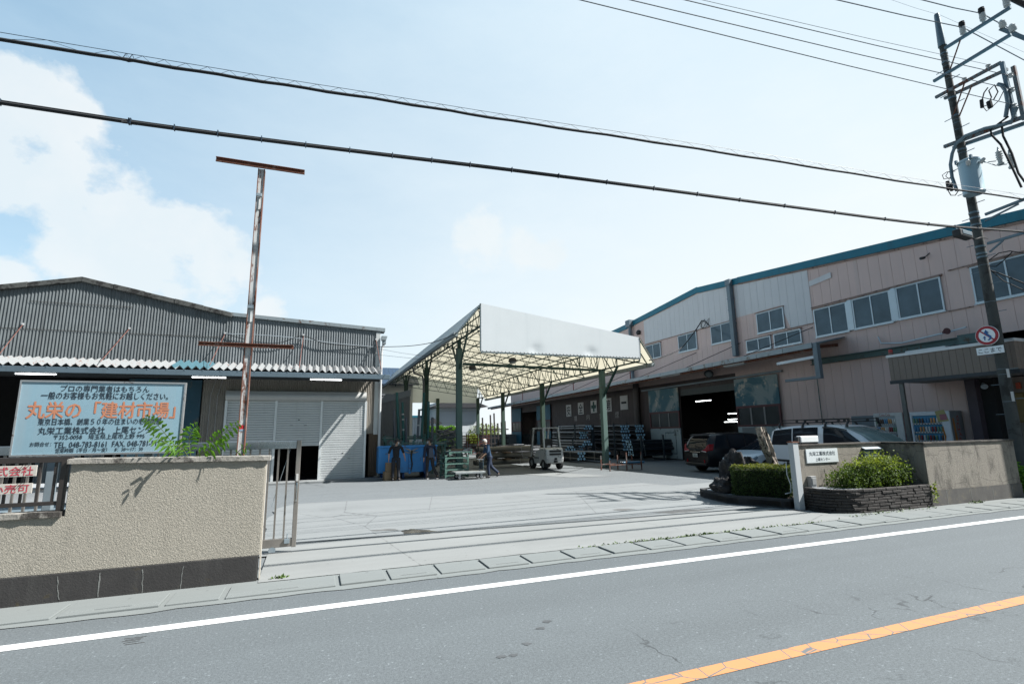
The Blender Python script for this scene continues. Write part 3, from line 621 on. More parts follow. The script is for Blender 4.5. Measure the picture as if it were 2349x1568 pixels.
# shutters
hd = MB(); n = 8; pf = [(YF-.02, 3.82), (YF-.28, 3.78)]+[(YF-.30-.05*math.sin(i/n*math.pi), 3.72-.30*i/n) for i in range(n+1)]+[(YF-.02, 3.38)]
hd.prism([(-3.52, y, z) for y, z in pf], (5.58, 0, 0)); hd.build('shutter_hood', M_hood, W, smooth=True)
for x in (-3.50, -1.62, .20, 2.06): MB().box((x-.045, YF-.14, .05), (x+.045, YF-.02, 3.40)).build('shutter_post', pm('shutter_post', (.50, .52, .52), .4, .4, .05), W)
def shutter(x0, x1, zb_):
    mb = MB(); pr = []; z = zb_
    while z < 3.42: pr += [(YF-.060, z), (YF-.095, z+.010), (YF-.098, z+.078), (YF-.085, z+.088), (YF-.060, z+.093)]; z += .100
    mb.sheet(pr, lambda p: (x0, p[0], p[1]), lambda p: (x1, p[0], p[1])); s_ = mb.build('roller_shutter', M_shut, W, fixn=False)
    MB().box((x0, YF-.11, zb_-.06), (x1, YF-.06, zb_)).build('bottom_bar', M_shut, s_)
    h_ = MB(); c = (x0+x1)/2
    for q in (-.28, .28): h_.box((c+q-.06, YF-.10, zb_+.80), (c+q+.06, YF-.094, zb_+.815))
    h_.box((c-.02, YF-.105, zb_+1.02), (c+.04, YF-.09, zb_+1.06)); h_.build('shutter_handle', M_drk2, s_)
shutter(-3.46, -1.66, .10); shutter(-1.58, .16, 1.55); shutter(.24, 2.02, .10)
# hung awning of folded sheet with gutter
M_fold = m_rust('folded_sheet', (.31, .33, .335), .27, 2.5); M_foldb = pm('blue_plastic_sheet', (.075, .175, .215), .4)
YE = 22.6
def awn(x, t): return (x, YF-.05-(YF-.05-YE)*t, 4.96-.40*t)
def awnz(x): k = (x/.27) % 1; return .07*(1-abs(k*2-1)*2) if abs(k-.5) < .5 else -.085
def awning(x0, x1, mat, nm, dz=0):
    mb = MB(); prof = []; x = x0
    while x <= x1+1e-6: prof.append(x); x += .135/2
    mb.sheet(prof, lambda p: Vector(awn(p, 0))+Vector((0, 0, awnz(p)+dz)), lambda p: Vector(awn(p, 1))+Vector((0, 0, awnz(p)+dz))); return mb.build(nm, mat, W, solid=.006)
awning(-17, 2.62, M_fold, 'awning_sheet'); awning(-5.40, -4.05, M_foldb, 'blue_awning_panel', .02)
b = MB(); b.prism([(-17, YE-.16, 4.26), (-17, YE, 4.26), (-17, YE, 4.46), (-17, YE-.17, 4.46)], (19.9, 0, 0)); b.build('gutter', M_gut, W, bevel=.01)
b = MB()
for i in range(34): b.box((-16.8+i*.6, YE-.18, 4.44), (-16.77+i*.6, YE+.03, 4.475))
tag(b.build('gutter_strap', M_gut, W), kind='stuff')
b = MB(); b.box((-17, YE+.0, 4.17), (2.5, YE+.08, 4.27)); b.box((-17, YE+.9, 4.38), (2.5, YE+.98, 4.48)); b.build('purlin', M_drk2, W)
for x in [-16+i*2.05 for i in range(10)]: MB().bar((x, YF-.05, 4.60), (x, YE+.05, 4.20), .06, .09).build('awning_bracket', M_drk2, W)
M_rod = pm('red_oxide_rod', (.20, .075, .055), .8, 0, .3, 10)
for xa, za, xb, zb_ in ((-10.47, 6.21, -10.47, 4.7), (-7.14, 6.24, -7.5, 4.7), (-3.77, 6.22, -4.0, 4.68), (-.71, 6.31, -.76, 4.67), (2.42, 6.27, 2.55, 4.70)):
    r = MB().tube([(xa, YF-.03, za), (xb, 22.6, zb_)], .014, 6).build('stay_rod', M_rod, W)
    MB().box((xa-.03, YF-.07, za-.03), (xa+.03, YF-.03, za+.04)).build('anchor', M_pipe, r)
# gutter outlet and downpipe at the right corner
b = MB(); b.prism([(2.66, YF-.25, 6.22), (2.86, YF-.25, 6.22), (2.92, YF-.25, 6.42), (2.66, YF-.25, 6.42)], (0, .3, 0)); b.box((2.70, YF-.2, 6.05), (2.86, YF, 6.23)); b.build('rain_hopper', M_flash, W, bevel=.01)
b = MB(); b.tube([(2.78, YF-.1, 6.1), (2.70, YF-.12, 5.85), (2.68, YF-.12, 5.6), (2.68, YF-.12, .25), (2.70, YF-.25, .12)], .058, 10); b.build('downpipe', M_pipe, W, smooth=True)
# conduits
b = MB()
for x in (-4.1, -3.85): b.tube([(x+.15, YF-.05, 4.3), (x, YF-.06, 3.6), (x-.02, YF-.06, .3)], .012, 5)
b.build('conduit', pm('grey_conduit', (.4, .4, .4), .5), W)
# things inside seen through the openings
for x0, x1, z1, lab in ((-10.0, -8.7, 3.6, 'grey corrugated board leaning inside the dark left opening, left of its narrow neighbour'), (-8.5, -7.9, 3.5, 'narrow grey corrugated board leaning inside the dark left opening')):
    q = MB(); corr(q, x0, x1, YF+1.2, .02, z1+.25); solo('leaning_board', q, M_corrb, lab, 'board', (x0, YF+1.2, 0), fixn=False)
# white vehicle parked behind the railing (only its flank shows between the bars)
V = thing('white_truck', 'white vehicle flank seen through the brown railing under the placards', 'truck', (-5.2, 12.4, 0))
M_vw = pm('white_coat', (.66, .68, .69), .25, 0, .03)
b = MB(); b.box((-8.6, 12.0, .75), (-3.0, 13.7, 1.02)); b.build('bed_side', M_vw, V, bevel=.02)
b = MB(); b.box((-8.6, 12.03, .42), (-3.02, 13.6, .74)); b.build('side_skirt', pm('pale_blue_coat', (.42, .54, .62), .3), V, bevel=.02)
MB().box((-8.6, 11.985, 1.0), (-3.0, 12.03, 1.06)).build('rail_trim', M_chr, V, bevel=.01)
for x in (-7.6, -4.0): MB().lathe((x, 12.02, .33), (0, 1, 0), [(0, .1), (.0, .33), (.22, .33), (.22, .1)], 20).build('wheel', M_drk2, V, smooth=True)
b = MB(); b.box((-8.6, 12.2, 1.02), (-7.2, 13.6, 1.75)); b.build('cab', M_vw, V, bevel=.12, seg=3)
# fluorescent lamps under the awning
M_tube = emit('lit_tube', (.95, .98, 1), 3.2); M_lampw = pm('lamp_housing', (.5, .52, .52), .5)
for x0, x1, lab in ((-9.9, -8.7, 'lit fluorescent lamp under the awning, above the left end of the big sign'), (-4.58, -3.37, 'lit fluorescent lamp under the awning, left of the rusty post'), (-.34, .95, 'lit fluorescent lamp under the awning, above the shutters')):
    t = thing('fluorescent_lamp', lab, 'lamp', ((x0+x1)/2, 22.6, 4.2), group='fluorescent lamps under the left awning')
    MB().prism([(x0, 22.54, 4.24), (x0, 22.66, 4.24), (x0, 22.63, 4.30), (x0, 22.57, 4.30)], (x1-x0, 0, 0)).build('housing', M_lampw, t)
    MB().tube([(x0+.03, 22.6, 4.205), (x1-.03, 22.6, 4.205)], .018, 8).build('tube', M_tube, t)
    q = MB(); q.box((x0, 22.57, 4.18), (x0+.03, 22.63, 4.24)); q.box((x1-.03, 22.57, 4.18), (x1, 22.63, 4.24)); q.build('socket', M_lampw, t)
    MB().bar((x0+.3, 22.6, 4.30), (x0+.3, 22.6, 4.45), .02).build('hanger', M_drk2, t)
# screen shed behind, between warehouse and canopy
S = thing('metal_shed', 'grey ribbed metal shed with a sloping top, behind the blue bin', 'shed', (4.3, 31, 0))
b = MB(); k = 60; pr = [3.0+2.24*i/k for i in range(k+1)]; zz = lambda x: 4.10+(x-3.47)*.26-.40
b.sheet(pr, lambda x: (x, 31-.015*(int(round((x-3)/.0373)) % 2), 0), lambda x: (x, 31-.015*(int(round((x-3)/.0373)) % 2), zz(x))); b.build('ribbed_wall', pm('shed_grey', (.23, .255, .275), .5, .3, .08), S, fixn=False)
b = MB(); b.prism([(3.0, 30.95, zz(3)), (5.27, 30.95, zz(5.27)), (5.27, 30.95, zz(5.27)+.40), (3.0, 30.95, zz(3)+.40)], (0, .1, 0)); b.build('parapet', pm('shed_cap', (.27, .30, .32), .5, .3, .08), S)
b = MB(); b.box((5.17, 31.02, 0), (5.24, 38, 4.3)); b.box((3.0, 31.1, 4.2), (5.2, 38, 4.3)); b.build('side_wall', pm('shed_grey', (.23, .255, .275), .5, .3, .08), S)
# ================================================================ membrane canopy on green steel posts
M_green = pm('green_steel', (.020, .075, .062), .5, .1, .2, 3, ((.12, .09, .05), .15, 3)); M_gpost = m_rust('green_painted_post', (.13, .225, .20), .20, 1.6); M_gdark = m_rust('dark_green_post', (.045, .10, .075), .12, 1.6)
def m_membrane(name, c1):
    t = NT(name); t.set('Base Color', t.mix(t.noise(.6, 4, .6), tuple(x*.93 for x in c1), c1)); t.set('Roughness', .55); t.bump(t.noise(.5, 2, .5), .15, .15)
    n = t.N.new('ShaderNodeBsdfTranslucent'); n.inputs[0].default_value = (.74, .69, .53, 1)
    mx = t.N.new('ShaderNodeMixShader'); mx.inputs[0].default_value = .28; t.L.new(t.b.outputs[0], mx.inputs[1]); t.L.new(n.outputs[0], mx.inputs[2]); t.L.new(mx.outputs[0], t.N['Material Output'].inputs[0]); return t.m
M_mem = m_membrane('pvc_membrane', (.66, .69, .68)); M_skirt = pm('pvc_skirt', (.60, .645, .66), .5, 0, .04, .5, None, ((.52, .57, .59), .45, 2.2))
YC0, YC1 = 20.45, 47.4
XA, XB, XL, XR = 6.44, 14.48, 5.40, 15.25
ZA, ZB, ZL, ZR, ZS = 7.44, 6.34, 6.13, 5.16, 5.33
CP = thing('canopy', 'large white membrane canopy on green steel posts over the yard', 'canopy', (9.7, 31, 0))
def strip(nm, x0, z0, x1, z1, mat, sag=.0, ny=18, nx=4, y0=YC0, y1=YC1):
    mb = MB(); vs = []
    for j in range(ny+1):
        for i in range(nx+1):
            u = i/nx; s_ = sag*math.sin(u*math.pi)*abs(math.sin(j/ny*math.pi*6)); vs.append((x0+(x1-x0)*u, y0+(y1-y0)*j/ny, z0+(z1-z0)*u-s_))
    mb.add(vs, [(j*(nx+1)+i, j*(nx+1)+i+1, (j+1)*(nx+1)+i+1, (j+1)*(nx+1)+i) for j in range(ny) for i in range(nx)])
    return mb.build(nm, mat, CP, smooth=True, fixn=False)
strip('roof_membrane', XA, ZA, XB, ZB, M_mem, .05, 36, 8); strip('left_flap', XL, ZL, XA, ZA, M_mem, .03, 36, 4); strip('right_flap', XB, ZB, XR, ZR, M_mem, .03, 36, 4)
# front skirt with the pulled dimples at its lower edge, rear valance
def skirt(nm, Y, zb_, dim, mat):
    mb = MB(); nx, nz = 60, 10; vs = []
    for j in range(nz+1):
        for i in range(nx+1):
            x = XA+(XB-XA)*i/nx; zt_ = ZA+(ZB-ZA)*i/nx; z = zb_+(zt_-zb_)*j/nz; d = 0
            for (dx, dz_) in dim: d += .045*math.exp(-((x-dx)**2/.06+(z-dz_)**2/.03))
            vs.append((x, Y+d, z))
    mb.add(vs, [(j*(nx+1)+i, j*(nx+1)+i+1, (j+1)*(nx+1)+i+1, (j+1)*(nx+1)+i) for j in range(nz) for i in range(nx)]); return mb.build(nm, mat, CP, smooth=True, fixn=False)
skirt('front_skirt', YC0, ZS, ((8.95, 5.49), (11.75, 5.49)), M_skirt)
skirt('rear_valance', YC1, 4.76, (), M_mem)
# lacing along skirt and flap edges
M_lace = pm('black_lacing', (.03, .03, .03), .8); lc = MB()
def lacing(p, q, n, off=(0, -.02, 0)):
    p, q, o_ = Vector(p), Vector(q), Vector(off)
    for i in range(n):
        a = p.lerp(q, (i+.2)/n)+o_; lc.bar(a+Vector((0, 0, .035)), p.lerp(q, (i+.55)/n)+o_-Vector((0, 0, .045)), .018, .018)
lacing((XA, YC0, ZS), (XB, YC0, ZS), 46); lacing((XA-.02, YC0, ZS), (XA-.02, YC0, ZA), 16); lacing((XB+.02, YC0, ZS), (XB+.02, YC0, ZB), 10); lacing((XL, YC0, ZL), (XA, YC0, ZA), 16); lacing((XB, YC0, ZB), (XR, YC0, ZR), 14)
tag(lc.build('lacing', M_lace, CP), kind='stuff')
M_rail = pm('galvanised_rail', (.33, .42, .44), .45, .5, .1)
b = MB(); b.bar((XA, YC0+.04, ZS-.03), (XB, YC0+.04, ZS-.03), .06); b.bar((XA, YC0+.05, ZS), (XA, YC0+.05, ZA), .08); b.bar((XB, YC0+.05, ZS), (XB, YC0+.05, ZB), .07); b.bar((XL, YC0+.05, ZL-.03), (XA, YC0+.05, ZA-.04), .05); b.bar((XB, YC0+.05, ZB-.04), (XR, YC0+.05, ZR-.03), .05); b.build('edge_frame', M_rail, CP)
# trusses: deep lattice girders along the two post rows and between, and cross trusses with purlins
def lattice(mb, p0, p1, q0, q1, n, w=.05, wd=.032):
    w *= .85; wd *= .72
    """two chords p (top) and q (bottom), zigzag web"""
    p0, p1, q0, q1 = map(Vector, (p0, p1, q0, q1)); mb.bar(p0, p1, w); mb.bar(q0, q1, w)
    for i in range(n):
        a, c = p0.lerp(p1, i/n), p0.lerp(p1, (i+1)/n); m_ = q0.lerp(q1, (i+.5)/n); mb.bar(a, m_, wd); mb.bar(m_, c, wd)
POSTY = [24.1, 32.1, 40.1, 47.2]
for x, zt_, zb_ in ((XA, ZA-.12, 6.45), (XB, ZB-.12, 5.19)):
    mb = MB(); lattice(mb, (x, YC0+.1, zt_), (x, YC1-.1, zt_), (x, YC0+.1, zb_), (x, YC1-.1, zb_), 30, .08, .035)
    for y in [YC0+.1+i*2.0 for i in range(14)]: mb.bar((x, y, zb_), (x, y, zt_), .045)
    mb.build('girder', M_green, CP)
for k in range(9):
    y = YC0+.5+k*3.2; mb = MB(); n = 9
    # cross truss: top chord follows the roof, bottom chord level-ish
    lattice(mb, (XA, y, ZA-.12), (XB, y, ZB-.12), (XA, y, 6.32), (XB, y, 5.19), n, .055, .03)
    mb.bar((XL+.05, y, ZL-.06), (XA, y, ZA-.15), .045); mb.bar((XL+.05, y, ZL-.06), (XA, y, 6.43), .04); mb.bar((XB, y, ZB-.15), (XR-.05, y, ZR-.04), .045); mb.bar((XR-.05, y, ZR-.04), (XB, y, 5.19), .04)
    mb.build('cross_truss', M_green, CP)
for i in range(9):
    u = (i+.5)/9; x = XA+(XB-XA)*u; z = ZA+(ZB-ZA)*u-.09; MB().bar((x, YC0+.1, z), (x, YC1-.1, z), .045).build('purlin', M_green, CP)
b = MB()
for k in range(8):
    y = YC0+.5+k*3.2; b.bar((XA, y, ZA-.2), (XA+3.6, y+3.2, ZA-.69), .012); b.bar((XA+3.6, y, ZA-.69), (XA, y+3.2, ZA-.2), .012); b.bar((XA+3.8, y, ZA-.72), (XB, y+3.2, ZB-.2), .012); b.bar((XB, y, ZB-.2), (XA+3.8, y+3.2, ZA-.72), .012)
tag(b.build('wind_brace', M_green, CP), kind='stuff')
# one deep mid girder of the front bay (runs across, between the two front posts)
mb = MB(); mb.bar((XA+.2, POSTY[0], 5.27), (XB, POSTY[0], 5.16), .10, .12); mb.build('tie_beam', M_green, CP)
def post(x, y, zt_, mat, name='post'):
    mb = MB(); mb.box((x-.135, y-.135, .0), (x+.135, y+.135, zt_)); p = mb.build(name, mat, CP, bevel=.02)
    q = MB(); q.box((x-.19, y-.19, 0), (x+.19, y+.19, .03)); q.build('base_plate', M_green, p); q = MB(); q.box((x-.15, y-.15, zt_), (x+.15, y+.15, zt_+.025)); q.build('cap_plate', M_green, p); return p
for i, y in enumerate(POSTY):
    pA = post(XA, y, 6.02, M_gpost if i == 0 else M_gdark); q = MB(); q.box((XA-.08, y-.08, 6.04), (XA+.08, y+.08, 6.45)); q.bar((XA, y-.06, 4.97), (XA, y-1.45, 6.45), .07, .10); q.bar((XA, y+.06, 4.97), (XA, y+1.45, 6.45), .07, .10); q.build('bracket', M_green, CP)
    if i < 3 or True:
        pB = post(XB, y, 5.16, M_gpost if i == 0 else M_gdark); q = MB(); q.bar((XB, y-.08, 3.75), (XB, y-1.6, 5.19), .08, .11); q.build('bracket', M_green, CP)
post((XA+XB)/2+.1, POSTY[3], 5.13, M_gdark)
# yellow and blue sticker on the front left post
q = MB(); q.box((XA-.10, POSTY[0]-.129, 2.06), (XA+.10, POSTY[0]-.126, 2.14)); q.build('sticker', pm('sticker_yellow', (.55, .40, .03), .5), CP)
q = MB(); q.box((XA-.10, POSTY[0]-.129, 1.90), (XA+.10, POSTY[0]-.126, 2.058)); q.build('sticker', pm('sticker_cyan', (.03, .22, .42), .5), CP)
# eaves gutters
b = MB(); b.prism([(XL-.12, YC0+.15, ZL-.16), (XL+.04, YC0+.15, ZL-.16), (XL+.04, YC0+.15, ZL-.0), (XL-.13, YC0+.15, ZL-.0)], (0, YC1-YC0-.2, 0)); b.build('gutter', m_rust('gutter_rust', (.36, .42, .42), .30), CP)
b = MB(); b.prism([(XR-.04, YC0+.15, ZR-.18), (XR+.14, YC0+.15, ZR-.18), (XR+.15, YC0+.15, ZR-.02), (XR-.04, YC0+.15, ZR-.02)], (0, YC1-YC0-.2, 0)); b.build('gutter', m_rust('gutter_rust', (.36, .42, .42), .30), CP)
b = MB(); b.tube([(XL+.0, 31.2, ZL-.2), (XL+.1, 31.2, ZL-.55), (XA-.3, 31.9, ZL-.62), (XA-.22, 31.9, ZL-1.0), (XA-.22, 31.9, .1)], .06, 8); b.build('downpipe', pm('grey_drainpipe', (.2, .21, .22), .5), CP, smooth=True)
# lantern fittings under the roof
for x, y in ((XA+3.4, 25.6), (XA+2.2, 29.2)):
    t = thing('floodlight', 'caged floodlight under the canopy roof, ' + ('nearer the front skirt' if y < 25 else 'farther back to the left'), 'floodlight', (x, y, 5.6), group='caged floodlights under the canopy roof')
    MB().lathe((x, y, 5.92), (0, 0, -1), [(0, .05), (.05, .18), (.2, .24), (.24, .22)], 14).build('reflector', M_drk2, t, smooth=True)
    MB().lathe((x, y, 5.68), (0, 0, -1), [(0, .20), (.06, .16), (.1, .02)], 14).build('lens', glass('lamp_lens', (.2, .22, .22)), t, smooth=True)
T.org = Vector()
# ================================================================ pink panelled warehouse on the right
XW = 22.0
M_pink = pm('pink_panel', (.52, .395, .365), .6, .05, .07, .5, None, ((.42, .345, .325), .5, 2.5)); M_wpan = pm('white_panel', (.50, .505, .52), .55, .05, .05, .7, None, ((.40, .40, .42), .4, 3))
M_teal = pm('teal_fascia', (.012, .20, .29), .45, .2, .10, 1.5, None, ((.02, .12, .17), .5, 3)); M_beam = pm('weathered_teal_beam', (.115, .19, .185), .6, .2, .2, 2, ((.16, .10, .06), .25, 2))
M_alu = pm('window_aluminium', (.46, .52, .56), .4, .5, .06); M_glass = glass('window_glass', (.050, .075, .095), .08); M_trimp = pm('pink_trim', (.36, .25, .21), .6, 0, .15, 3, ((.12, .05, .03), .25, 4))
M_duct = pm('grey_duct', (.21, .27, .31), .5, .3, .1, 2); M_dpink = pm('maroon_frame', (.14, .055, .06), .7, 0, .2)
BW = thing('warehouse', 'pink panelled warehouse with teal roof edge and long awning, on the right', 'warehouse', (XW, 25, 0))
RT_ = [(6.0, 8.55), (8.88, 8.86), (21.58, 10.21), (24.6, 10.52), (31.75, 9.98), (35.7, 10.2), (58, 11.2)]
RT2 = [(6.0, 8.55), (21.58, 10.21), (24.6, 10.52), (31.75, 9.86), (58, 8.2)]
def rtop(y, P=RT2):
    for (a, za), (b, zb_) in zip(P, P[1:]):
        if a <= y <= b: return za+(zb_-za)*(y-a)/(b-a)
    return P[-1][1]
def panels(y0, y1, z0, z1, x, mat, nm, pitch=.457, parent=None, gap=.012, d=.012):
    """vertical panels with open joints"""
    mb = MB(); pr = []; k0 = int(math.floor(y0/pitch)); y = y0
    js = [k*pitch for k in range(k0, int(y1/pitch)+2) if y0+.02 < k*pitch < y1-.02]
    pr.append((y0, x))
    for j in js: pr += [(j-gap/2, x), (j-gap/2+.002, x+d), (j+gap/2-.002, x+d), (j+gap/2, x)]
    pr.append((y1, x)); f = lambda v, y: v(y) if callable(v) else v
    mb.sheet(pr, lambda p: (p[1], p[0], f(z0, p[0])), lambda p: (p[1], p[0], f(z1, p[0]))); return mb.build(nm, mat, parent or BW, fixn=False)
def poly_split(ys): return ys
for a, b in zip((6.0, 21.58, 24.6, 31.75), (21.58, 24.6, 31.75, 58)): panels(a, b, 5.0, rtop, XW, M_pink, 'upper_wall')
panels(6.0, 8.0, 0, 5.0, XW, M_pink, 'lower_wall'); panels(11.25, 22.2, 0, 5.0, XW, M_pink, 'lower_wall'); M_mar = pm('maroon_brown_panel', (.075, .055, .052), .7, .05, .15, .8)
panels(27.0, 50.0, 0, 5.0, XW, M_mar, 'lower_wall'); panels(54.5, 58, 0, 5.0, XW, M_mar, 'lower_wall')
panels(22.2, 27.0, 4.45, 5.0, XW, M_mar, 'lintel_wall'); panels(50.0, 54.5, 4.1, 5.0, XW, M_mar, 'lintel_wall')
# white painted boards of the former lettering band
panels(21.75, 30.4, 8.02, lambda y: rtop(y)-.25, XW-.02, M_wpan, 'white_boarding'); panels(17.03, 21.7, lambda y: 8.08 if y > 18.5 else 6.82, lambda y: rtop(y)-.25, XW-.02, M_wpan, 'white_boarding')
q = MB(); q.obox((XW-.035, 16.42, 8.78), (.006, 0, 0), (0, .57, -.06), (0, 0, .13)); q.build('white_patch', M_wpan, BW)
# teal roof edge, roof and hidden sides
b = MB(); tops = [(6.0, 8.55), (21.4, 10.19)]; 
def fasc(y0, y1, dz=0, nm='roof_edge'):
    mb = MB(); za, zb_ = rtop(y0)+dz, rtop(y1)+dz; mb.prism([(XW-.10, y0, za-.20), (XW-.10, y1, zb_-.20), (XW-.10, y1, zb_+.16), (XW-.10, y0, za+.16)], (.4, 0, 0)); mb.build(nm, M_teal, BW)
fasc(6, 21.3); fasc(21.301, 24.6, -.02); fasc(24.601, 31.75, .01); fasc(31.751, 58, -.03)
b = MB(); b.prism([(XW-.06, 6, 8.25), (XW-.06, 21.3, 9.9), (XW-.06, 21.3, 9.98), (XW-.06, 6, 8.33)], (.05, 0, 0)); b.build('edge_trim', M_trimp, BW)
b = MB()
for (a, za), (c, zc) in zip(RT2, RT2[1:]): b.quad((XW+.1, a, za), (XW+.1, c, zc), (XW+26, c, zc), (XW+26, a, za))
b.build('roof', M_teal, BW)
b = MB(); b.box((XW+.02, 5.9, 0), (XW+26, 6.0, 8.5)); b.box((XW+.02, 58, 0), (XW+26, 58.1, 8)); b.box((XW+26, 5.9, 0), (XW+26.1, 58, 10)); b.build('rear_wall', M_pink, BW)
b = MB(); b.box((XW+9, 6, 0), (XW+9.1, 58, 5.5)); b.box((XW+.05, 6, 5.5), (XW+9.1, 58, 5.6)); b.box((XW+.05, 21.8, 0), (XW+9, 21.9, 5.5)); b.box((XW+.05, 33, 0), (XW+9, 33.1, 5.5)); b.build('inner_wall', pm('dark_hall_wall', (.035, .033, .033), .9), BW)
# windows
def window(y0, y1, z0, z1, sill=True):
    """y0 < y1; two sliding panes"""
    f = MB(); w = .055; x0, x1 = XW-.075, XW-.005
    f.box((x0, y0, z1-w), (x1, y1, z1)); f.box((x0-.02, y0, z0), (x1, y1, z0+w)); f.box((x0, y0, z0+w), (x1, y0+w, z1-w)); f.box((x0, y1-w, z0+w), (x1, y1, z1-w)); m_ = (y0+y1)/2; f.box((x0+.01, m_-.025, z0+w), (x1, m_+.025, z1-w))
    o = f.build('window', M_alu, BW)
    MB().box((XW-.040, y0+w-.01, z0+w-.01), (XW-.022, m_-.026, z1-w+.01)).build('pane', M_glass, o); MB().box((XW-.052, m_+.026, z0+w-.01), (XW-.034, y1-w+.01, z1-w+.01)).build('pane', M_glass, o)
    h = MB(); h.box((XW-.11, y0-.05, z1), (XW, y1+.05, z1+.045)); h.build('head_trim', M_trimp, o)
    h = MB(); h.box((XW-.10, y0-.03, z0-.035), (XW, y1+.03, z0)); h.build('sill', M_alu, o)
for w in ((28.6, 30.3, 6.83, 7.86), (25.0, 26.75, 6.83, 7.94), (22.05, 23.75, 6.86, 7.97), (18.58, 20.3, 6.88, 7.98), (19.53, 21.15, 5.99, 6.66), (17.72, 19.33, 5.98, 6.68), (15.31, 16.94, 6.08, 7.42), (13.44, 15.05, 6.10, 7.45), (11.57, 13.2, 6.14, 7.48), (8.6, 10.61, 6.16, 7.52)): window(*w)
b = MB(); b.box((XW-.05, 11.5, 7.52), (XW, 17.05, 7.57)); b.box((XW-.04, 6, 7.60), (XW, 11.3, 7.64)); b.box((XW-.04, 17.0, 6.78), (XW, 18.5, 6.82)); b.box((XW-.04, 21.8, 7.98), (XW, 30.4, 8.03)); b.box((XW-.04, 10.7, 6.08), (XW, 11.5, 6.12)); b.build('string_course', M_trimp, BW)
for y, z0, z1 in ((15.06+.12, 6.1, 7.45), (13.32, 6.12, 7.48)): MB().box((XW-.09, y-.12, z0), (XW-.004, y+.12, z1)).build('mullion_panel', M_alu, BW)
# downpipes
b = MB(); b.box((XW-.30, 21.72, 5.9), (XW-.06, 21.98, 10.05)); b.build('downpipe', M_duct, BW, bevel=.012)
b = MB()
for z in (9.2, 8.55, 8.0, 7.75, 7.2, 6.6, 6.45): b.box((XW-.315, 21.705, z), (XW-.045, 21.995, z+.045))
b.box((XW-.34, 21.68, 10.02), (XW-.02, 22.02, 10.34)); b.build('pipe_strap', M_duct, BW)
b = MB(); b.tube([(XW-.2, 31.9, 9.7), (XW-.2, 31.9, 5.7)], .13, 10); b.box((XW-.4, 31.65, 9.6), (XW-.0, 32.2, 10.1)); b.build('downpipe', M_duct, BW, smooth=True)
MB().lathe((XW-.01, 31.0, 9.0), (-1, 0, 0), [(0, .17), (.14, .19), (.22, .12), (.24, .02)], 12).build('vent_cowl', M_drk2, BW, smooth=True)
MB().tube([(XW-.08, 17.9-.75, 4.8), (XW-.08, 17.15, 3.4), (XW-.08, 17.15, .3)], .02, 6).build('thin_pipe', M_beam, BW)
# teal I-beam rail along the wall
b = MB(); b.box((XW-.22, 10.9, 4.80), (XW-.01, 17.3, 4.83)); b.box((XW-.10, 10.9, 4.83), (XW-.03, 17.3, 5.03)); b.box((XW-.22, 10.9, 5.03), (XW-.01, 17.3, 5.06)); b.box((XW-.25, 10.6, 4.78), (XW-.02, 11.25, 5.12)); b.build('crane_rail', M_beam, BW)
MB().tube([(XW-.12, 14.1, 5.6), (XW-.14, 14.0, 5.3), (XW-.16, 13.2, 5.18), (XW-.2, 11.6, 5.3), (XW-.3, 10.9, 5.36)], .03, 6).build('conduit', M_alu, BW, smooth=True)
MB().lathe((XW-.35, 11.6, 5.3), (-.6, -.8, 0), [(0, .05), (.12, .07), (.25, .12)], 12).build('siren_horn', M_dpink, BW, smooth=True)
b = MB(); b.lathe((XW-.10, 11.95, 8.35), (-1, .2, -.25), [(0, .05), (.18, .06)], 10); b.bar((XW, 11.8, 8.5), (XW-.1, 11.95, 8.35), .03); b.build('spot_lamp', M_drk2, BW, smooth=True)
# awning along the yard side
zc = lambda y: 5.48-.011*(y-15.6)
b = MB(); b.prism([(20, 15.6, zc(15.6)), (XW, 15.6, zc(15.6)+.42), (XW, 15.6, zc(15.6)+.36), (20, 15.6, zc(15.6)-.06)], (0, 45, 45*-.011)); b.build('awning_roof', M_duct, BW)
b = MB(); zz_ = zc(15.6); k = 30
for i in range(k):
    ya, yb = 15.6+45*i/k+.012, 15.6+45*(i+1)/k-.012; b.prism([(19.98, ya, zc(ya)-.19), (19.98, yb, zc(yb)-.19), (19.98, yb, zc(yb)+.03), (19.98, ya, zc(ya)+.03)], (-.12, 0, 0))
b.build('awning_gutter', pm('awning_gutter', (.34, .40, .43), .45, .3, .1, 2, ((.17, .12, .08), .22, 1.5)), BW)
b = MB()
for i in range(12): y = 16+i*4; b.bar((20.0, y, zc(y)-.12), (XW, y, zc(y)+.1), .07, .14)
b.bar((20.12, 15.7, zc(15.7)-.22), (20.12, 60, zc(60)-.22), .08, .12); b.build('awning_joist', M_rr, BW)
M_blk = pm('black_rod', (.02, .02, .022), .6)
for y, ya in ((19.6, 17.1), (24.0, 21.6), (28.6, 25.2), (33, 29.5), (38, 34), (43, 39)): MB().bar((20.05, y, zc(y)+.05), (XW, ya, 6.62), .03).build('stay_rod', M_blk, BW)
for y in (30.0, 34, 38.5, 44, 50): MB().bar((20.3, y, zc(y)), (20.3, y, zc(y)+1.15), .05).build('red_upright', pm('red_oxide', (.28, .05, .04), .7), BW)
b = MB(); b.box((19.9, 15.40, 3.95), (20.1, 15.62, 5.50)); b.box((19.93, 15.62, 3.95), (20.07, 17.2, 4.07)); b.build('gutter_duct', M_duct, BW, bevel=.012)
b = MB(); b.bar((20, 15.55, 4.9), (20.02, 17.6, 4.85), .05, .12); b.build('steel_angle', M_alu, BW)
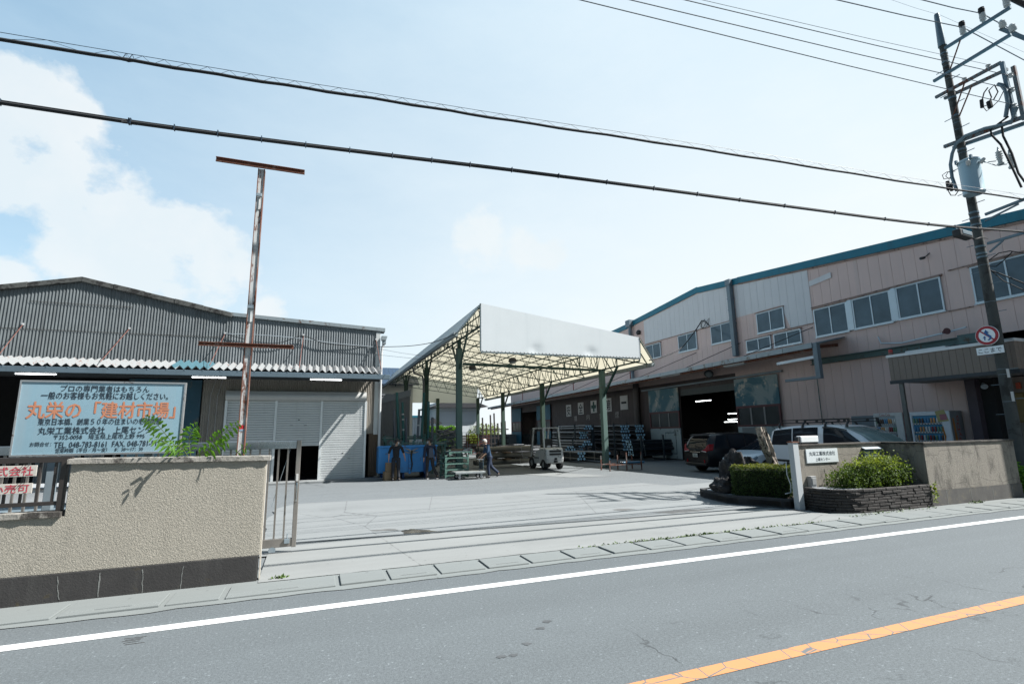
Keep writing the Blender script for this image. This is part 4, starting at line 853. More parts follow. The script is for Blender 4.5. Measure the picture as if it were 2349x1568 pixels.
# column and sliding doors with weathered sky painting
b = MB(); b.tube([(21.8, 31.6, 0), (21.8, 31.6, 5.3)], .22, 12); b.build('column', pm('column_brown', (.10, .085, .08), .7), BW, smooth=True)
def m_sky_door():
    t = NT('weathered_sky_paint'); n = t.noise(.75, 6, .6, dist=.5); s_ = t.noise(6, 8, .75)
    c = t.mix(t.step(n, .46, .56), (.045, .115, .145), (.19, .24, .24)); c = t.mix(t.step(t.noise(1.9, 5, .6), .58, .66), c, (.36, .35, .30)); c = t.mix(t.math('MULTIPLY', t.step(s_, .60, .70), .8), c, (.08, .075, .06))
    t.set('Base Color', c); t.set('Roughness', .75); return t.m
M_skyd = m_sky_door(); M_pd = pm('pale_blue_board', (.33, .41, .43), .7, 0, .12, 1.2, ((.10, .09, .08), .18, 2.5)); M_dg = glass('dusty_glass', (.035, .042, .045), .35)
def door(y0, y1, blue=None):
    d = MB().box((XW-.16, y0, 3.12), (XW-.10, y1, 4.62)).build('sliding_door', blue or M_skyd, BW)
    f = MB(); f.box((XW-.17, y0, 3.0), (XW-.10, y1, 3.12)); f.box((XW-.17, y0, 2.0), (XW-.10, y1, 2.1)); f.box((XW-.17, y0, 2.1), (XW-.10, y0+.10, 3.0)); f.box((XW-.17, y1-.10, 2.1), (XW-.10, y1, 3.0)); f.build('door_frame', M_dpink, d)
    for i in range(3): a = y0+.1+(y1-y0-.2)*i/3; MB().box((XW-.13, a+.03, 2.1), (XW-.115, a+(y1-y0-.2)/3-.03, 3.0)).build('door_pane', M_dg, d)
    g = MB()
    for i in (1, 2): a = y0+.1+(y1-y0-.2)*i/3; g.box((XW-.16, a-.05, 2.1), (XW-.11, a+.05, 3.0))
    g.build('glazing_bar', pm('door_bar', (.30, .30, .30), .6), d)
    MB().box((XW-.155, y0, .06), (XW-.10, y1, 2.0)).build('lower_panel', blue or M_pd, d)
door(19.3, 22.2); door(27.05, 30.2); M_bd3 = pm('deep_blue_door', (.02, .13, .20), .6, 0, .15); door(46.6, 50.0, M_bd3); door(54.5, 57.4, M_bd3)
f = MB(); 
q = MB(); q.box((XW-.165, 27.5, .35), (XW-.158, 28.6, 1.75)); q.build('wicket_outline', pm('door_line', (.12, .17, .19), .7), BW); q = MB(); q.box((XW-.171, 27.56, .41), (XW-.164, 28.54, 1.69)); q.build('wicket_door', M_pd, BW)
q = MB(); q.box((XW-.17, 20.7, .1), (XW-.158, 21.9, 1.95)); q.build('wicket_door', pm('wicket_grey', (.22, .25, .26), .6), BW)
b = MB(); b.bar((XW-.14, 19.0, 4.74), (XW-.14, 31, 4.70), .10, .10); b.build('door_track', M_duct, BW)
b = MB(); b.box((XW+.02, 22.2, 4.05), (XW+.1, 27.0, 4.45)); b.build('transom', pm('transom_grey', (.10, .115, .11), .8), BW)
MB().box((XW+.03, 6.1, -.006), (XW+25.9, 57.9, .015)).build('hall_floor', pm('hall_floor', (.06, .06, .06), .8), BW)
# lit tubes in the hall
for i, (xa, xb, yy, X_) in enumerate(((1596, 1631, 919, 25.), (1586, 1604, 968, 30.), (1670, 1694, 948, 27.), (1670, 1694, 961, 28.5), (1662, 1694, 967, 30.))):
    pa, pb = cx(xa, yy, X_), cx(xb, yy, X_); y, x, z, l = (pa.y+pb.y)/2, X_, (pa.z+pb.z)/2, abs(pa.y-pb.y)
    t = thing('hall_lamp', 'lit fluorescent tube in the dark hall, '+('the long highest one', 'the low one at the left', 'uppermost of the three at the right', 'middle of the three at the right', 'lowest of the three at the right')[i], 'lamp', (x, y, z), group='lit tubes inside the hall')
    MB().tube([(x, y-l/2, z), (x, y+l/2, z)], .018, 8).build('tube', emit('hall_tube', (.95, 1, 1), 4), t); MB().box((x-.06, y-l/2-.03, z+.03), (x+.06, y+l/2+.03, z+.09)).build('housing', M_lampw, t); MB().bar((x, y, z+.09), (x, y, 5.5), .015).build('hanger', M_drk2, t)
# unlit lamps under the awning, round lamp
for y0, y1, lab in ((19.6, 21.0, 'unlit double tube lamp under the awning, nearer the road'), (24.5, 26.4, 'unlit double tube lamp under the awning, farther from the road')):
    t = thing('awning_lamp', lab, 'lamp', (20.15, (y0+y1)/2, 5.1), group='unlit lamps under the right awning')
    MB().box((20.05, y0, 5.14), (20.25, y1, 5.20)).build('housing', M_lampw, t)
    for x in (20.09, 20.21): MB().tube([(x, y0+.03, 5.115), (x, y1-.03, 5.115)], .018, 8).build('tube', pm('off_tube', (.5, .55, .58), .3), t)
t = thing('round_lamp', 'round bulkhead lamp over the open hall door', 'lamp', (21.5, 22.6, 5.0))
MB().lathe((21.4, 23.6, 5.12), (-.6, -.5, -.6), [(0, .22), (.05, .27), (.09, .24)], 20).build('rim', M_drk2, t, smooth=True); MB().lathe((21.36, 23.56, 5.07), (-.6, -.5, -.6), [(0, .20), (.06, .17), (.09, .02)], 20).build('lens', pm('lens_grey', (.28, .31, .32), .2), t, smooth=True); MB().bar((21.45, 23.65, 5.15), (21.7, 23.8, 5.35), .05).build('arm', M_drk2, t)
# safety boards
M_board = pm('dusty_white_board', (.42, .42, .40), .7, 0, .12); M_bk = pm('board_black', (.02, .02, .022), .7); M_bg = pm('board_green', (.02, .09, .07), .7)
for ch, ya, yb, zb_, zt_ in (('安', 42.25, 43.25, 3.28, 4.36), ('全', 39.9, 40.9, 3.38, 4.43), ('十', 37.6, 38.6, 3.42, 4.46), ('第', 35.3, 36.3, 3.42, 4.49), ('一', 33.0, 34.0, 3.48, 4.54)):
    nm = {'十': 'green cross symbol'}.get(ch, 'black character '+ch)
    t = thing('safety_board', f'white board with a {nm} on the dark wall under the awning', 'board', (XW, (ya+yb)/2, zb_), group='safety slogan boards on the right warehouse wall')
    MB().box((XW-.05, ya, zb_), (XW-.015, yb, zt_)).build('board', M_board, t)
    if ch == '十':
        q = MB(); c = (ya+yb)/2; zm_ = (zb_+zt_)/2; q.box((XW-.056, c-.13, zb_+.1), (XW-.05, c+.13, zt_-.1)); q.box((XW-.0565, c-.40, zm_-.14), (XW-.0505, c+.40, zm_+.14)); q.build('cross', M_bg, t)
    else: text('character', ch, M_bk, t, (XW-.05, (ya+yb)/2, (zb_+zt_)/2), (0, -1, 0), (0, 0, 1), w=.72, h=(.16 if ch == '一' else .84), bold=.03)
for ch, y, z in (('構', 41.5, 3.05), ('内', 39.2, 3.1), ('禁', 37.0, 3.1), ('煙', 34.6, 3.14)):
    T.org = Vector((XW, y, z)); o = text('painted_character', ch, pm('faded_white_paint', (.38, .36, .34), .7), None, (XW, y, z), (0, -1, 0), (0, 0, 1), w=.55, h=.5, bold=.03, out=.012); tag(o, f'faded white painted character {ch} on the wall below the safety boards', 'lettering', 'painted no smoking characters')
# entrance porch with brown panelled fascia
M_brn = pm('brown_fascia_panel', (.175, .142, .118), .5, .1, .05); M_capw = pm('white_cap', (.62, .64, .65), .4, .3, .06)
EP = thing('entrance_porch', 'brown panelled entrance porch with white cap and one slim post', 'porch', (21, 10.8, 0))
panels(8.9, 12.65, 3.56, 4.42, 20.0, M_brn, 'fascia_panel', .205, EP, .016, .010)
mb = MB(); pr = [(20.0, 8.9)]
for i in range(1, 10): x = 20+i*.205; pr += [(x-.008, 8.9), (x-.006, 8.912), (x+.006, 8.912), (x+.008, 8.9)]
pr.append((21.98, 8.9)); mb.sheet(pr, lambda p: (p[0], p[1], 3.56), lambda p: (p[0], p[1], 4.42)); mb.build('side_fascia', M_brn, EP, fixn=False)
b = MB(); b.box((20.03, 12.6, 3.56), (21.98, 12.64, 4.42)); b.build('rear_fascia', M_brn, EP)
b = MB(); b.box((19.96, 8.86, 4.42), (20.1, 12.69, 4.52)); b.box((20.1, 8.86, 4.42), (21.98, 9.0, 4.52)); b.box((20.1, 12.55, 4.42), (21.98, 12.69, 4.52)); b.build('cap', M_capw, EP, bevel=.006)
b = MB(); b.box((20.3, 10.9, 4.50), (21.9, 12.2, 4.62)); b.build('roof_hatch', M_capw, EP)
MB().box((20.1, 9.0, 4.36), (21.98, 12.55, 4.41)).build('porch_roof', M_duct, EP)
b = MB(); b.box((19.97, 8.87, 3.44), (20.04, 12.68, 3.56)); b.box((20.04, 8.87, 3.44), (21.98, 8.93, 3.56)); b.build('drip_edge', pm('dark_drip', (.06, .07, .08), .5, .3), EP)
mb = MB(); pr = []; y = 8.94
while y < 12.6: pr += [(y, 3.50), (y+.06, 3.50), (y+.062, 3.51), (y+.068, 3.51)]; y += .07
mb.sheet(pr, lambda p: (20.04, p[0], p[1]), lambda p: (21.98, p[0], p[1])); mb.build('soffit', pm('soffit_grey', (.26, .27, .27), .6), EP, fixn=False)
MB().box((20.02, 12.28, 0), (20.12, 12.42, 3.46)).build('post', pm('porch_post', (.20, .21, .20), .45, .3), EP, bevel=.008)
b = MB(); b.box((XW-.30, 10.95, 0), (XW-.02, 11.25, 3.48)); b.build('pier', pm('purple_pier', (.09, .07, .09), .6), EP)
b = MB(); b.box((XW+.5, 6.5, 0), (XW+.6, 10.95, 3.5)); b.build('recess_wall', M_brn, EP)
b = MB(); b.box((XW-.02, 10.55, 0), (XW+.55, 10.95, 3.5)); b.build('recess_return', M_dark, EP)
b = MB(); b.box((XW+.45, 9.72, .02), (XW+.505, 9.76, 3.3)); b.build('panel_joint', M_dark, EP)
b = MB(); b.box((XW+.28, 9.95, 1.95), (XW+.52, 10.2, 2.95)); b.build('amber_light_box', pm('amber_box', (.22, .15, .04), .5), EP, bevel=.03)
q = MB(); q.box((XW+.38, 10.02, 3.08), (XW+.48, 10.14, 3.30)); q.build('orange_lamp', pm('orange_lamp', (.55, .07, .02), .4), EP, bevel=.02)
b = MB(); b.lathe((XW-.3, 10.7, 3.3), (-.6, -.4, -.5), [(0, .05), (.12, .08), (.2, .10)], 12); b.build('floodlight', M_alu, EP, smooth=True)
b = MB(); b.lathe((20.05, 12.55, 4.52), (0, 0, 1), [(0, .075), (.10, .075)], 14); b.build('beacon_base', pm('beacon_base', (.25, .11, .09), .6), EP, smooth=True); b = MB(); b.lathe((20.05, 12.55, 4.62), (0, 0, 1), [(0, .068), (.09, .068), (.11, .05)], 14); b.build('red_beacon', pm('beacon_red', (.55, .02, .025), .3), EP, smooth=True)
b = MB()
for i in range(26): b.lathe((20.6, 8.75, 3.42-i*.12), (0, 0, -1), [(0, .035), (.10, .02)], 6)
tag(b.build('rain_chain', M_blk, EP), kind='stuff')
# vending machines
M_cans = [pm('can_'+n, c, .3, .2, .1, 20) for n, c in (('white', (.55, .55, .52)), ('orange', (.5, .26, .10)), ('blue', (.08, .22, .38)), ('brown', (.16, .09, .06)), ('green', (.12, .22, .14)), ('red', (.35, .06, .06)))]
def vending(y0, y1, zb_, zt_, x0, label, body, side, rows, blue):
    t = thing('vending_machine', label, 'vending machine', (x0+.4, (y0+y1)/2, 0), group='drink vending machines by the porch')
    MB().box((x0-.05, y0-.1, 0), (XW-.02, y1+.1, zb_)).build('plinth', M_conc, t)
    b = MB(); b.box((x0+.06, y0, zb_), (XW-.03, y1, zt_)); b.build('cabinet', side, t, bevel=.02)
    w0, w1, v0, v1 = y0+.26, y1-.07, zb_+.75, zt_-.14
    f = MB(); f.box((x0, y0, zb_), (x0+.06, w0, zt_)); f.box((x0, w1, zb_), (x0+.06, y1, zt_)); f.box((x0, w0, v1), (x0+.06, w1, zt_)); f.box((x0, w0, zb_), (x0+.06, w1, v0)); f.build('door_front', body, t, bevel=.008)
    MB().box((x0+.052, w0, v0), (x0+.058, w1, v1)).build('display_back', blue, t)
    n = 10
    for r in range(rows):
        z = v0+(v1-v0)*(r+.10)/rows
        sh = MB().box((x0-.01, w0, z-.05), (x0+.05, w1, z)).build('shelf', M_capw, t)
        for k in range(n):
            y = w1-(k+.5)*(w1-w0)/n; q = MB().lathe((x0+.022, y, z), (0, 0, 1), [(0, .026), (.01, .030), (.14 if r != 1 else .17, .030), (.19, .016 if r else .025)], 8); q.build('can', M_cans[(k//2*5+r*2+k % 2*(r == 0)) % 6], sh, smooth=True)
        bt = MB()
        for k in range(n): y = w1-(k+.5)*(w1-w0)/n; bt.box((x0-.018, y-.022, z-.04), (x0-.01, y+.022, z-.012))
        tag(bt.build('button', M_blk, sh), kind='stuff')
    return t, (w0, w1, v0, v1)
vm, (w0, w1, v0, v1) = vending(11.62, 12.93, .58, 2.41, 21.2, 'blue windowed drink vending machine with a grey side, right of the slim porch post', pm('vending_white', (.60, .64, .68), .3), pm('vending_grey', (.24, .27, .30), .4), 3, pm('vending_blue', (.05, .24, .42), .4))
M_vr = pm('lettering_red', (.42, .04, .03), .5); M_vo = pm('stripe_orange', (.55, .22, .04), .5)
text('side_lettering', 'DyDo', M_vr, vm, (21.66, 11.62, 1.72), (0, 0, 1), (-1, 0, 0), w=1.05, h=.22, bold=.02)
q = MB(); q.prism([(21.38, 11.617, 1.0), (21.52, 11.617, 1.0), (21.44, 11.617, 2.15), (21.36, 11.617, 2.15)], (0, -.002, 0)); q.build('side_stripe', M_vo, vm)
q = MB(); q.prism([(21.197, 11.87, 1.2), (21.197, 11.80, 1.5), (21.197, 11.86, 1.9), (21.197, 11.90, 1.7), (21.197, 11.86, 1.5)], (-.002, 0, 0)); q.build('front_swoosh', M_vo, vm)
q = MB(); q.prism([(21.197, 11.64, 2.05), (21.197, 11.98, 2.02), (21.197, 12.05, 2.40), (21.197, 11.75, 2.46)], (-.006, 0, 0)); q.build('promo_card', pm('card_yellow', (.55, .50, .22), .5), vm); q = MB(); q.prism([(21.19, 11.68, 2.1), (21.19, 11.9, 2.08), (21.19, 11.92, 2.28), (21.19, 11.7, 2.3)], (-.003, 0, 0)); q.build('promo_card', pm('card_pink', (.5, .2, .25), .5), vm)
q = MB(); q.box((21.19, 11.70, 1.28), (21.2, 11.76, 1.34)); q.build('coin_slot', M_blk, vm)
vm, (w0, w1, v0, v1) = vending(13.2, 14.3, .58, 2.42, 21.2, 'red sided drink vending machine, left of the slim porch post', pm('vending_cream', (.50, .51, .50), .35), pm('vending_red', (.36, .03, .045), .4), 3, pm('vending_pale', (.35, .42, .46), .4))
text('brand_lettering', 'Coca-Cola', M_vr, vm, (21.2, 13.85, 2.345), (0, -1, 0), (0, 0, 1), w=.42, h=.10, bold=.01)
t = thing('gas_meter_box', 'grey wall box beside the red vending machine', 'box', (21.8, 15.0, 2.2)); MB().box((21.7, 14.6, 1.9), (21.98, 15.6, 2.35)).build('case', M_duct, t, bevel=.02)
# ================================================================ right frontage: wall, gate post, plaque, planters, rock, stump
RW = thing('boundary_wall', 'stained beige boundary wall with a jog, right of the entrance', 'wall', (14, 8.6, 0))
RY, RJ, RX0, RX1, FY = 9.2, 13.78, 10.80, 17.5, 8.2
b = MB(); b.box((RX0, RY, .30), (RJ, RY+.15, 1.46)); b.box((RJ, FY, .36), (RX1, FY+.16, 1.46)); b.box((RJ-.0, FY+.16, .30), (RJ+.16, RY+.15, 1.46)); b.build('stucco_face', M_stucco2, RW, bevel=.006)
M_pl2 = pm('grey_plinth', (.10, .095, .088), .85, 0, .3, 3, ((.20, .18, .14), .2, 3), ((.15, .145, .13), .4, 3), .4, 45)
b = MB(); b.box((RX0, RY-.012, 0), (RJ-.012, RY+.14, .30)); b.box((RJ-.012, FY-.014, 0), (RX1+.01, FY+.15, .36)); b.box((RJ-.012, FY+.15, 0), (RJ+.15, RY+.14, .30)); b.build('plinth', M_pl2, RW)
M_cop2 = pm('dark_coping', (.085, .075, .062), .9, 0, .35, 4, ((.03, .03, .028), .4, 3), None, .8, 40)
b = MB(); b.box((RX0-.02, RY-.03, 1.46), (RJ-.03, RY+.18, 1.505)); b.box((RJ-.03, FY-.03, 1.46), (RX1+.02, FY+.19, 1.505)); b.box((RJ-.03, FY+.19, 1.46), (RJ+.19, RY+.18, 1.505)); b.build('coping', M_cop2, RW, bevel=.008)
b = MB()
for x in (14.35, 15.3, 16.2, 17.05): b.box((x, FY-.0165, .02), (x+.012, FY-.014, .34))
b.build('plinth_joint', pm('lime_seam', (.22, .23, .22), .9, 0, .3, 12), RW)
q = MB(); q.box((13.05, RY-.05, 1.14), (13.68, RY-.0, 1.34)); q.build('letter_slot', M_duct, RW, bevel=.01); q = MB(); q.prism([(13.03, RY-.10, 1.33), (13.70, RY-.10, 1.33), (13.70, RY, 1.37), (13.03, RY, 1.37)], (0, 0, .012)); q.build('slot_hood', M_alu, RW)
q = MB(); q.box((11.02, RY-.11, .50), (11.19, RY, .76)); q.box((11.04, RY-.125, .56), (11.17, RY-.11, .72)); q.build('socket_box', pm('socket_grey', (.34, .35, .35), .5), RW, bevel=.01)
t = thing('wall_lamp', 'white rectangular lamp box on top of the right wall', 'lamp', (11.3, RY+.08, 1.5)); l0, l1 = cy(1838, 1015, RY), cy(1877, 1000, RY)
MB().box((l0.x, RY-.0, 1.54), (l1.x, RY+.14, 1.70)).build('lamp_case', pm('lamp_white', (.66, .68, .68), .4), t, bevel=.02); MB().box((l0.x+.08, RY+.03, 1.505), (l1.x-.05, RY+.11, 1.54)).build('base', M_drk2, t); MB().box((l0.x-.07, RY+.02, 1.56), (l0.x, RY+.12, 1.68)).build('end_cap', M_drk2, t)
# enamel plaque
t = thing('plaque', 'white plaque with a company name in black on the right wall', 'plaque', (11.6, RY, 1.2))
p0, p1 = cy(1850, 1063, RY), cy(1918, 1026, RY)
MB().box((p0.x, RY-.025, 1.055), (p1.x, RY, 1.385)).build('plate', pm('plaque_white', (.58, .62, .63), .3, 0, .04), t, bevel=.004)
text('lettering', '丸栄工業株式会社', M_ink, t, ((p0.x+p1.x)/2, RY-.025, 1.275), (1, 0, 0), (0, 0, 1), w=.88, h=.10, bold=.012); text('lettering', '上尾センター', M_ink, t, ((p0.x+p1.x)/2, RY-.025, 1.135), (1, 0, 0), (0, 0, 1), w=.48, h=.075, bold=.01)
# white gate post
t = thing('gate_post', 'white painted steel gate post with rust, at the end of the right wall', 'gate post', (10.67, RY, 0))
MB().box((10.565, RY-.10, 0), (10.745, RY+.04, 1.56)).build('post', m_rust('white_post_paint', (.62, .66, .68), .16, 1.3), t, bevel=.01); MB().box((10.55, RY-.115, 1.55), (10.76, RY+.055, 1.575)).build('cap', M_rr, t); MB().box((10.5, RY-.12, -.0), (10.8, RY+.06, .02)).build('base_plate', M_rr, t)
# brick planter with shrub
PL = thing('brick_planter', 'curved planter of dark split-face bricks against the right wall', 'planter', (12.2, 8.7, 0))
out = []
for i in range(9): a = R(180+i*90/8); out.append((11.62+.80*math.cos(a), 8.85+.62*math.sin(a)))
out += [(12.2, 8.20), (12.8, 8.18), (13.3, 8.175), (13.76, 8.17)]
out = [(10.83, 9.18)]+out
path = [Vector((x, y, 0)) for x, y in out]
def along(d):
    for p, q in zip(path, path[1:]):
        l = (q-p).length
        if d <= l: return p.lerp(q, d/l), (q-p).normalized()
        d -= l
    return path[-1].copy(), (path[-1]-path[-2]).normalized()
LEN = sum((q-p).length for p, q in zip(path, path[1:]))
M_brk = pm('split_face_brick', (.045, .04, .037), .9, 0, .4, 6, ((.10, .095, .09), .25, 5), None, .9, 25)
rows = 8; br = MB()
for r in range(rows):
    z0 = .065*r+.004; d = -random.uniform(0, .3); z1 = z0+.056
    while d < LEN-.03:
        l = random.uniform(.26, .42); a, _ = along(max(d+.006, 0)); c, _ = along(min(d+l-.006, LEN)); dr = (c-a)
        if dr.length > .03:
            dr.normalize(); nrm = Vector((dr.y, -dr.x, 0)); o_ = random.uniform(0, .018); br.prism([a+nrm*o_+Vector((0, 0, z0)), c+nrm*(o_+random.uniform(-.006, .006))+Vector((0, 0, z0)), c-nrm*.10+Vector((0, 0, z0)), a-nrm*.10+Vector((0, 0, z0))], (0, 0, z1-z0))
        d += l
br.build('brick_course', M_brk, PL, bevel=.008, seg=1)
sp = MB(); inner = [p for p in path]; sp.prism([Vector((p.x, p.y+.05, .40)) for p in inner[1:]]+[Vector((13.76, 9.18, .40))]+[Vector((10.9, 9.18, .40))], (0, 0, .05)); sp.build('soil', pm('soil', (.05, .04, .03), .95, 0, .3, 12, None, None, .8, 30), PL)
gv = MB(); gv.prism([(10.95, 9.1, .45), (11.1, 8.55, .45), (11.9, 8.35, .45), (12.0, 9.1, .45)], (0, 0, .05)); gv.build('gravel', pm('pale_gravel', (.42, .45, .48), .9, 0, .5, 30, None, None, .9, 40), PL)
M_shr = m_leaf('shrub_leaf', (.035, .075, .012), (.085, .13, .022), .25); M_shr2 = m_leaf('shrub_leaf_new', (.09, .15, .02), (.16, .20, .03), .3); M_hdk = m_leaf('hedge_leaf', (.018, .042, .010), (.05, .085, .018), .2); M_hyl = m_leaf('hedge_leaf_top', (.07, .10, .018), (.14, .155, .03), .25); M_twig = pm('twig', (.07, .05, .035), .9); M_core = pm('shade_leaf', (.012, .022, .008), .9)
def shell_pts(n, c, r, hump, dens=2.6, lo=-.9):
    pts = []
    while len(pts) < n:
        v = Vector((random.gauss(0, 1), random.gauss(0, 1), random.gauss(0, 1))).normalized(); rr = random.random()**(1/dens)
        k = 1+.20*math.sin(v.x*5.1+hump)*math.cos(v.y*4.3+hump)+.13*math.sin(v.z*9+v.x*7+hump*2)
        p = Vector((c[0]+v.x*r[0]*rr*k, c[1]+v.y*r[1]*rr*k, c[2]+v.z*r[2]*rr*k))
        if p.z > c[2]+lo*r[2]: pts.append(p)
    return pts
S = thing('shrub', 'rounded green shrub with yellowish tips in the brick planter', 'shrub', (12.5, 8.7, .45))
f = MB(); pts = []
for c, r, n in (((11.72, 8.74, .66), (.46, .36, .28), 1900), ((12.25, 8.68, .76), (.60, .42, .36), 3000), ((12.95, 8.66, .80), (.62, .42, .40), 3600), ((13.36, 8.68, .78), (.34, .38, .38), 1700)): pts += shell_pts(n, c, r, c[0])
leaves(f, [p for p in pts if p.z < 1.02 and p.z > .42], .048, .8, .42); f.build('foliage', M_shr, S, fixn=False)
f = MB(); leaves(f, [p for p in pts if p.z >= .98]+shell_pts(700, (12.75, 8.62, 1.0), (.75, .4, .20), 3)+[(random.gauss(12.75, .35), random.gauss(8.66, .12), random.uniform(1.05, 1.32)) for _ in range(140)], .055, .9, .36); f.build('new_growth', M_shr2, S, fixn=False)
f = MB()
for i in range(26): a = random.uniform(0, 6.28); x, y = random.gauss(12.5, .35), random.gauss(8.8, .1); f.tube([(x, y, .44), (x+.15*math.cos(a), y+.1*math.sin(a), .75), (x+.45*math.cos(a), y+.2*math.sin(a), 1.05)], [.011, .008, .004], 5)
f.build('stem', M_twig, S)
f = MB(); leaves(f, [(13.80+random.gauss(0, .03), 8.12+random.gauss(0, .02), random.uniform(.08, .55)) for _ in range(46)], .06, .8, .5); t = thing('creeper', 'thin yellowish creeper hanging at the corner of the brick planter', 'creeper', (13.8, 8.13, 0)); f.build('foliage', M_shr2, t, fixn=False); MB().tube([(13.75, 8.2, .55), (13.82, 8.13, .4), (13.79, 8.12, .22), (13.84, 8.12, .08)], .004, 4).build('stem', M_stem, t)
# kerbed bed with hedge, rock, stump and gravel
HP = thing('hedge_planter', 'low dark concrete planting bed beside the gate post', 'planter', (11, 10.5, 0))
kp = [Vector(p) for p in ((10.42, 12.25, 0), (10.25, 11.9, 0), (9.97, 10.75, 0), (10.05, 10.45, 0), (10.50, 9.56, 0), (10.62, 9.40, 0), (12.6, 9.42, 0), (12.6, 12.3, 0))]
b = MB(); n = len(kp)
for i in range(n):
    p, q = kp[i], kp[(i+1) % n]; d = (q-p).normalized(); nn = Vector((-d.y, d.x, 0)); b.prism([p, q, q-nn*(-.12), p-nn*(-.12)], (0, 0, .23+.002*(i % 2)))
b.build('kerb', pm('dark_kerb', (.045, .046, .05), .85, 0, .3, 4, ((.09, .09, .085), .3, 4), None, .5, 50), HP, bevel=.01)
b = MB(); b.prism([Vector((p.x, p.y, .05)) for p in kp], (0, 0, .12)); b.build('soil', pm('soil', (.05, .04, .03), .95, 0, .3, 12, None, None, .8, 30), HP)
b = MB(); gp = [(10.15, 10.75), (10.1, 11.2), (10.35, 11.95), (10.9, 12.1), (11.0, 11.2), (10.45, 10.75)]; b.prism([(x, y, .17) for x, y in gp], (0, 0, .055)); b.build('gravel', pm('pale_gravel', (.42, .45, .48), .9, 0, .5, 30, None, None, .9, 40), HP)
H = thing('clipped_hedge', 'box-clipped dark green hedge beside the white gate post', 'hedge', (11, 10.3, .2))
fa, fb = Vector((10.08, 10.62, 0)), Vector((10.95, 9.60, 0)); ax = (fb-fa); ln = ax.length; ax.normalize(); nx = Vector((-ax.y, ax.x, 0)); nx = -nx if nx.y < 0 else nx; DEP = 1.15
def hp(u, v, w): return fa+ax*(u*ln)+nx*(v*DEP)+Vector((0, 0, .20+w*.74))
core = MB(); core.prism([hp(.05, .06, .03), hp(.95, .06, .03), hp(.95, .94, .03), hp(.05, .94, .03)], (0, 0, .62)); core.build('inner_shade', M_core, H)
pf, ptop = [], []
for i in range(9000):
    fc = random.random(); u, v, w = random.random(), random.random(), random.random(); j = lambda: abs(random.gauss(0, .035))
    bulge = .035*math.sin(u*9)*math.cos(w*7)
    if fc < .36: pf.append(hp(u, -.015+j()-bulge, w*.98))
    elif fc < .50: pf.append(hp(-.01+j()-bulge, v, w*.98))
    elif fc < .60: pf.append(hp(1.0-j(), v, w))
    else:
        p = hp(u, v, 1.0-j()*.6+.05*math.sin(u*7+v*5)*.5); ptop.append(p)
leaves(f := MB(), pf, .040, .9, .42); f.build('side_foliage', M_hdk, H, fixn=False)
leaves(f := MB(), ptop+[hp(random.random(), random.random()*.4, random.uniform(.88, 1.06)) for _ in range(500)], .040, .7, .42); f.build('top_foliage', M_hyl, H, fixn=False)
def rocky(c, r, seed, n=26, m=18):
    rnd = random.Random(seed); ph = [rnd.uniform(0, 6) for _ in range(12)]; vs, fs = [], []
    for j in range(m+1):
        for i in range(n):
            a, b_ = 2*math.pi*i/n, math.pi*j/m; v = Vector((math.sin(b_)*math.cos(a), math.sin(b_)*math.sin(a), math.cos(b_)))
            k = 1+.16*math.sin(3*v.x+ph[0])*math.sin(4*v.y+ph[1])+.12*math.sin(7*v.z+5*v.x+ph[2])+.08*math.sin(11*v.y+ph[3]+6*v.z)+rnd.uniform(-.055, .055)
            vs.append((c[0]+v.x*r[0]*k, c[1]+v.y*r[1]*k, c[2]+v.z*r[2]*k))
    for j in range(m):
        for i in range(n): fs.append((j*n+i, j*n+(i+1) % n, (j+1)*n+(i+1) % n, (j+1)*n+i))
    return vs, fs
M_rock = pm('volcanic_rock', (.045, .042, .043), .95, 0, .45, 5, ((.11, .095, .08), .2, 3), None, 1., 22)
rk = MB(); c = cy(1680, 1080, 11.3); rk.add(*rocky((c.x+.05, 11.3, .66), (.34, .36, .58), 3, 34, 24)); c2 = cy(1655, 1112, 11.3); rk.add(*rocky((c2.x, 11.2, .36), (.30, .30, .27), 5)); c3 = cy(1716, 1070, 11.5); rk.add(*rocky((c3.x, 11.5, .72), (.30, .3, .34), 9)); 
T.org = Vector((c.x, 11.3, .2)); o = rk.build('rock', M_rock, None, smooth=False); tag(o, 'dark craggy volcanic rock at the left end of the hedge bed', 'rock')
# leaning tree stump
sb, st = cy(1784, 1078, 10.9), cy(1746, 979, 10.9)
t = thing('tree_stump', 'leaning grey sawn-off tree trunk behind the clipped hedge', 'tree stump', (sb.x, 10.9, .2))
vs, fs = [], []; n = 22; m_ = 30; rr = random.Random(4)
for j in range(m_+1):
    u = j/m_; c = Vector((sb.x+.06, 10.9, .1)).lerp(st, u)+Vector((.045*math.sin(u*5.5), 0, 0)); rad = .185-.05*u+.035*math.sin(u*9)*(1-u)
    for i in range(n):
        a = 2*math.pi*i/n; k = 1+.13*math.sin(3*a+u*4)+.09*math.sin(5*a-u*11)+.05*math.sin(9*a+u*23)+rr.uniform(-.05, .05)
        if u > .55 and abs(a-4.9) < .42: k *= .66
        vs.append((c.x+rad*k*math.cos(a), c.y+rad*k*math.sin(a)*.9, c.z))
for j in range(m_):
    for i in range(n): fs.append((j*n+i, j*n+(i+1) % n, (j+1)*n+(i+1) % n, (j+1)*n+i))
fs.append(tuple(m_*n+i for i in range(n))); tb = MB(); tb.add(vs, fs); tb.build('trunk', pm('grey_bark', (.30, .26, .215), .95, 0, .4, 7, ((.07, .055, .045), .40, 7), None, 1., 30), t, smooth=False)
t = thing('hose', 'thin grey hose hanging beside the gate post', 'hose', (10.6, 9.5, .2)); MB().tube([(10.66, 9.42, 1.1), (10.62, 9.40, .8), (10.70, 9.39, .55), (10.66, 9.38, .38), (10.5, 9.40, .36)], .012, 6).build('tube', M_alu, t, smooth=True)
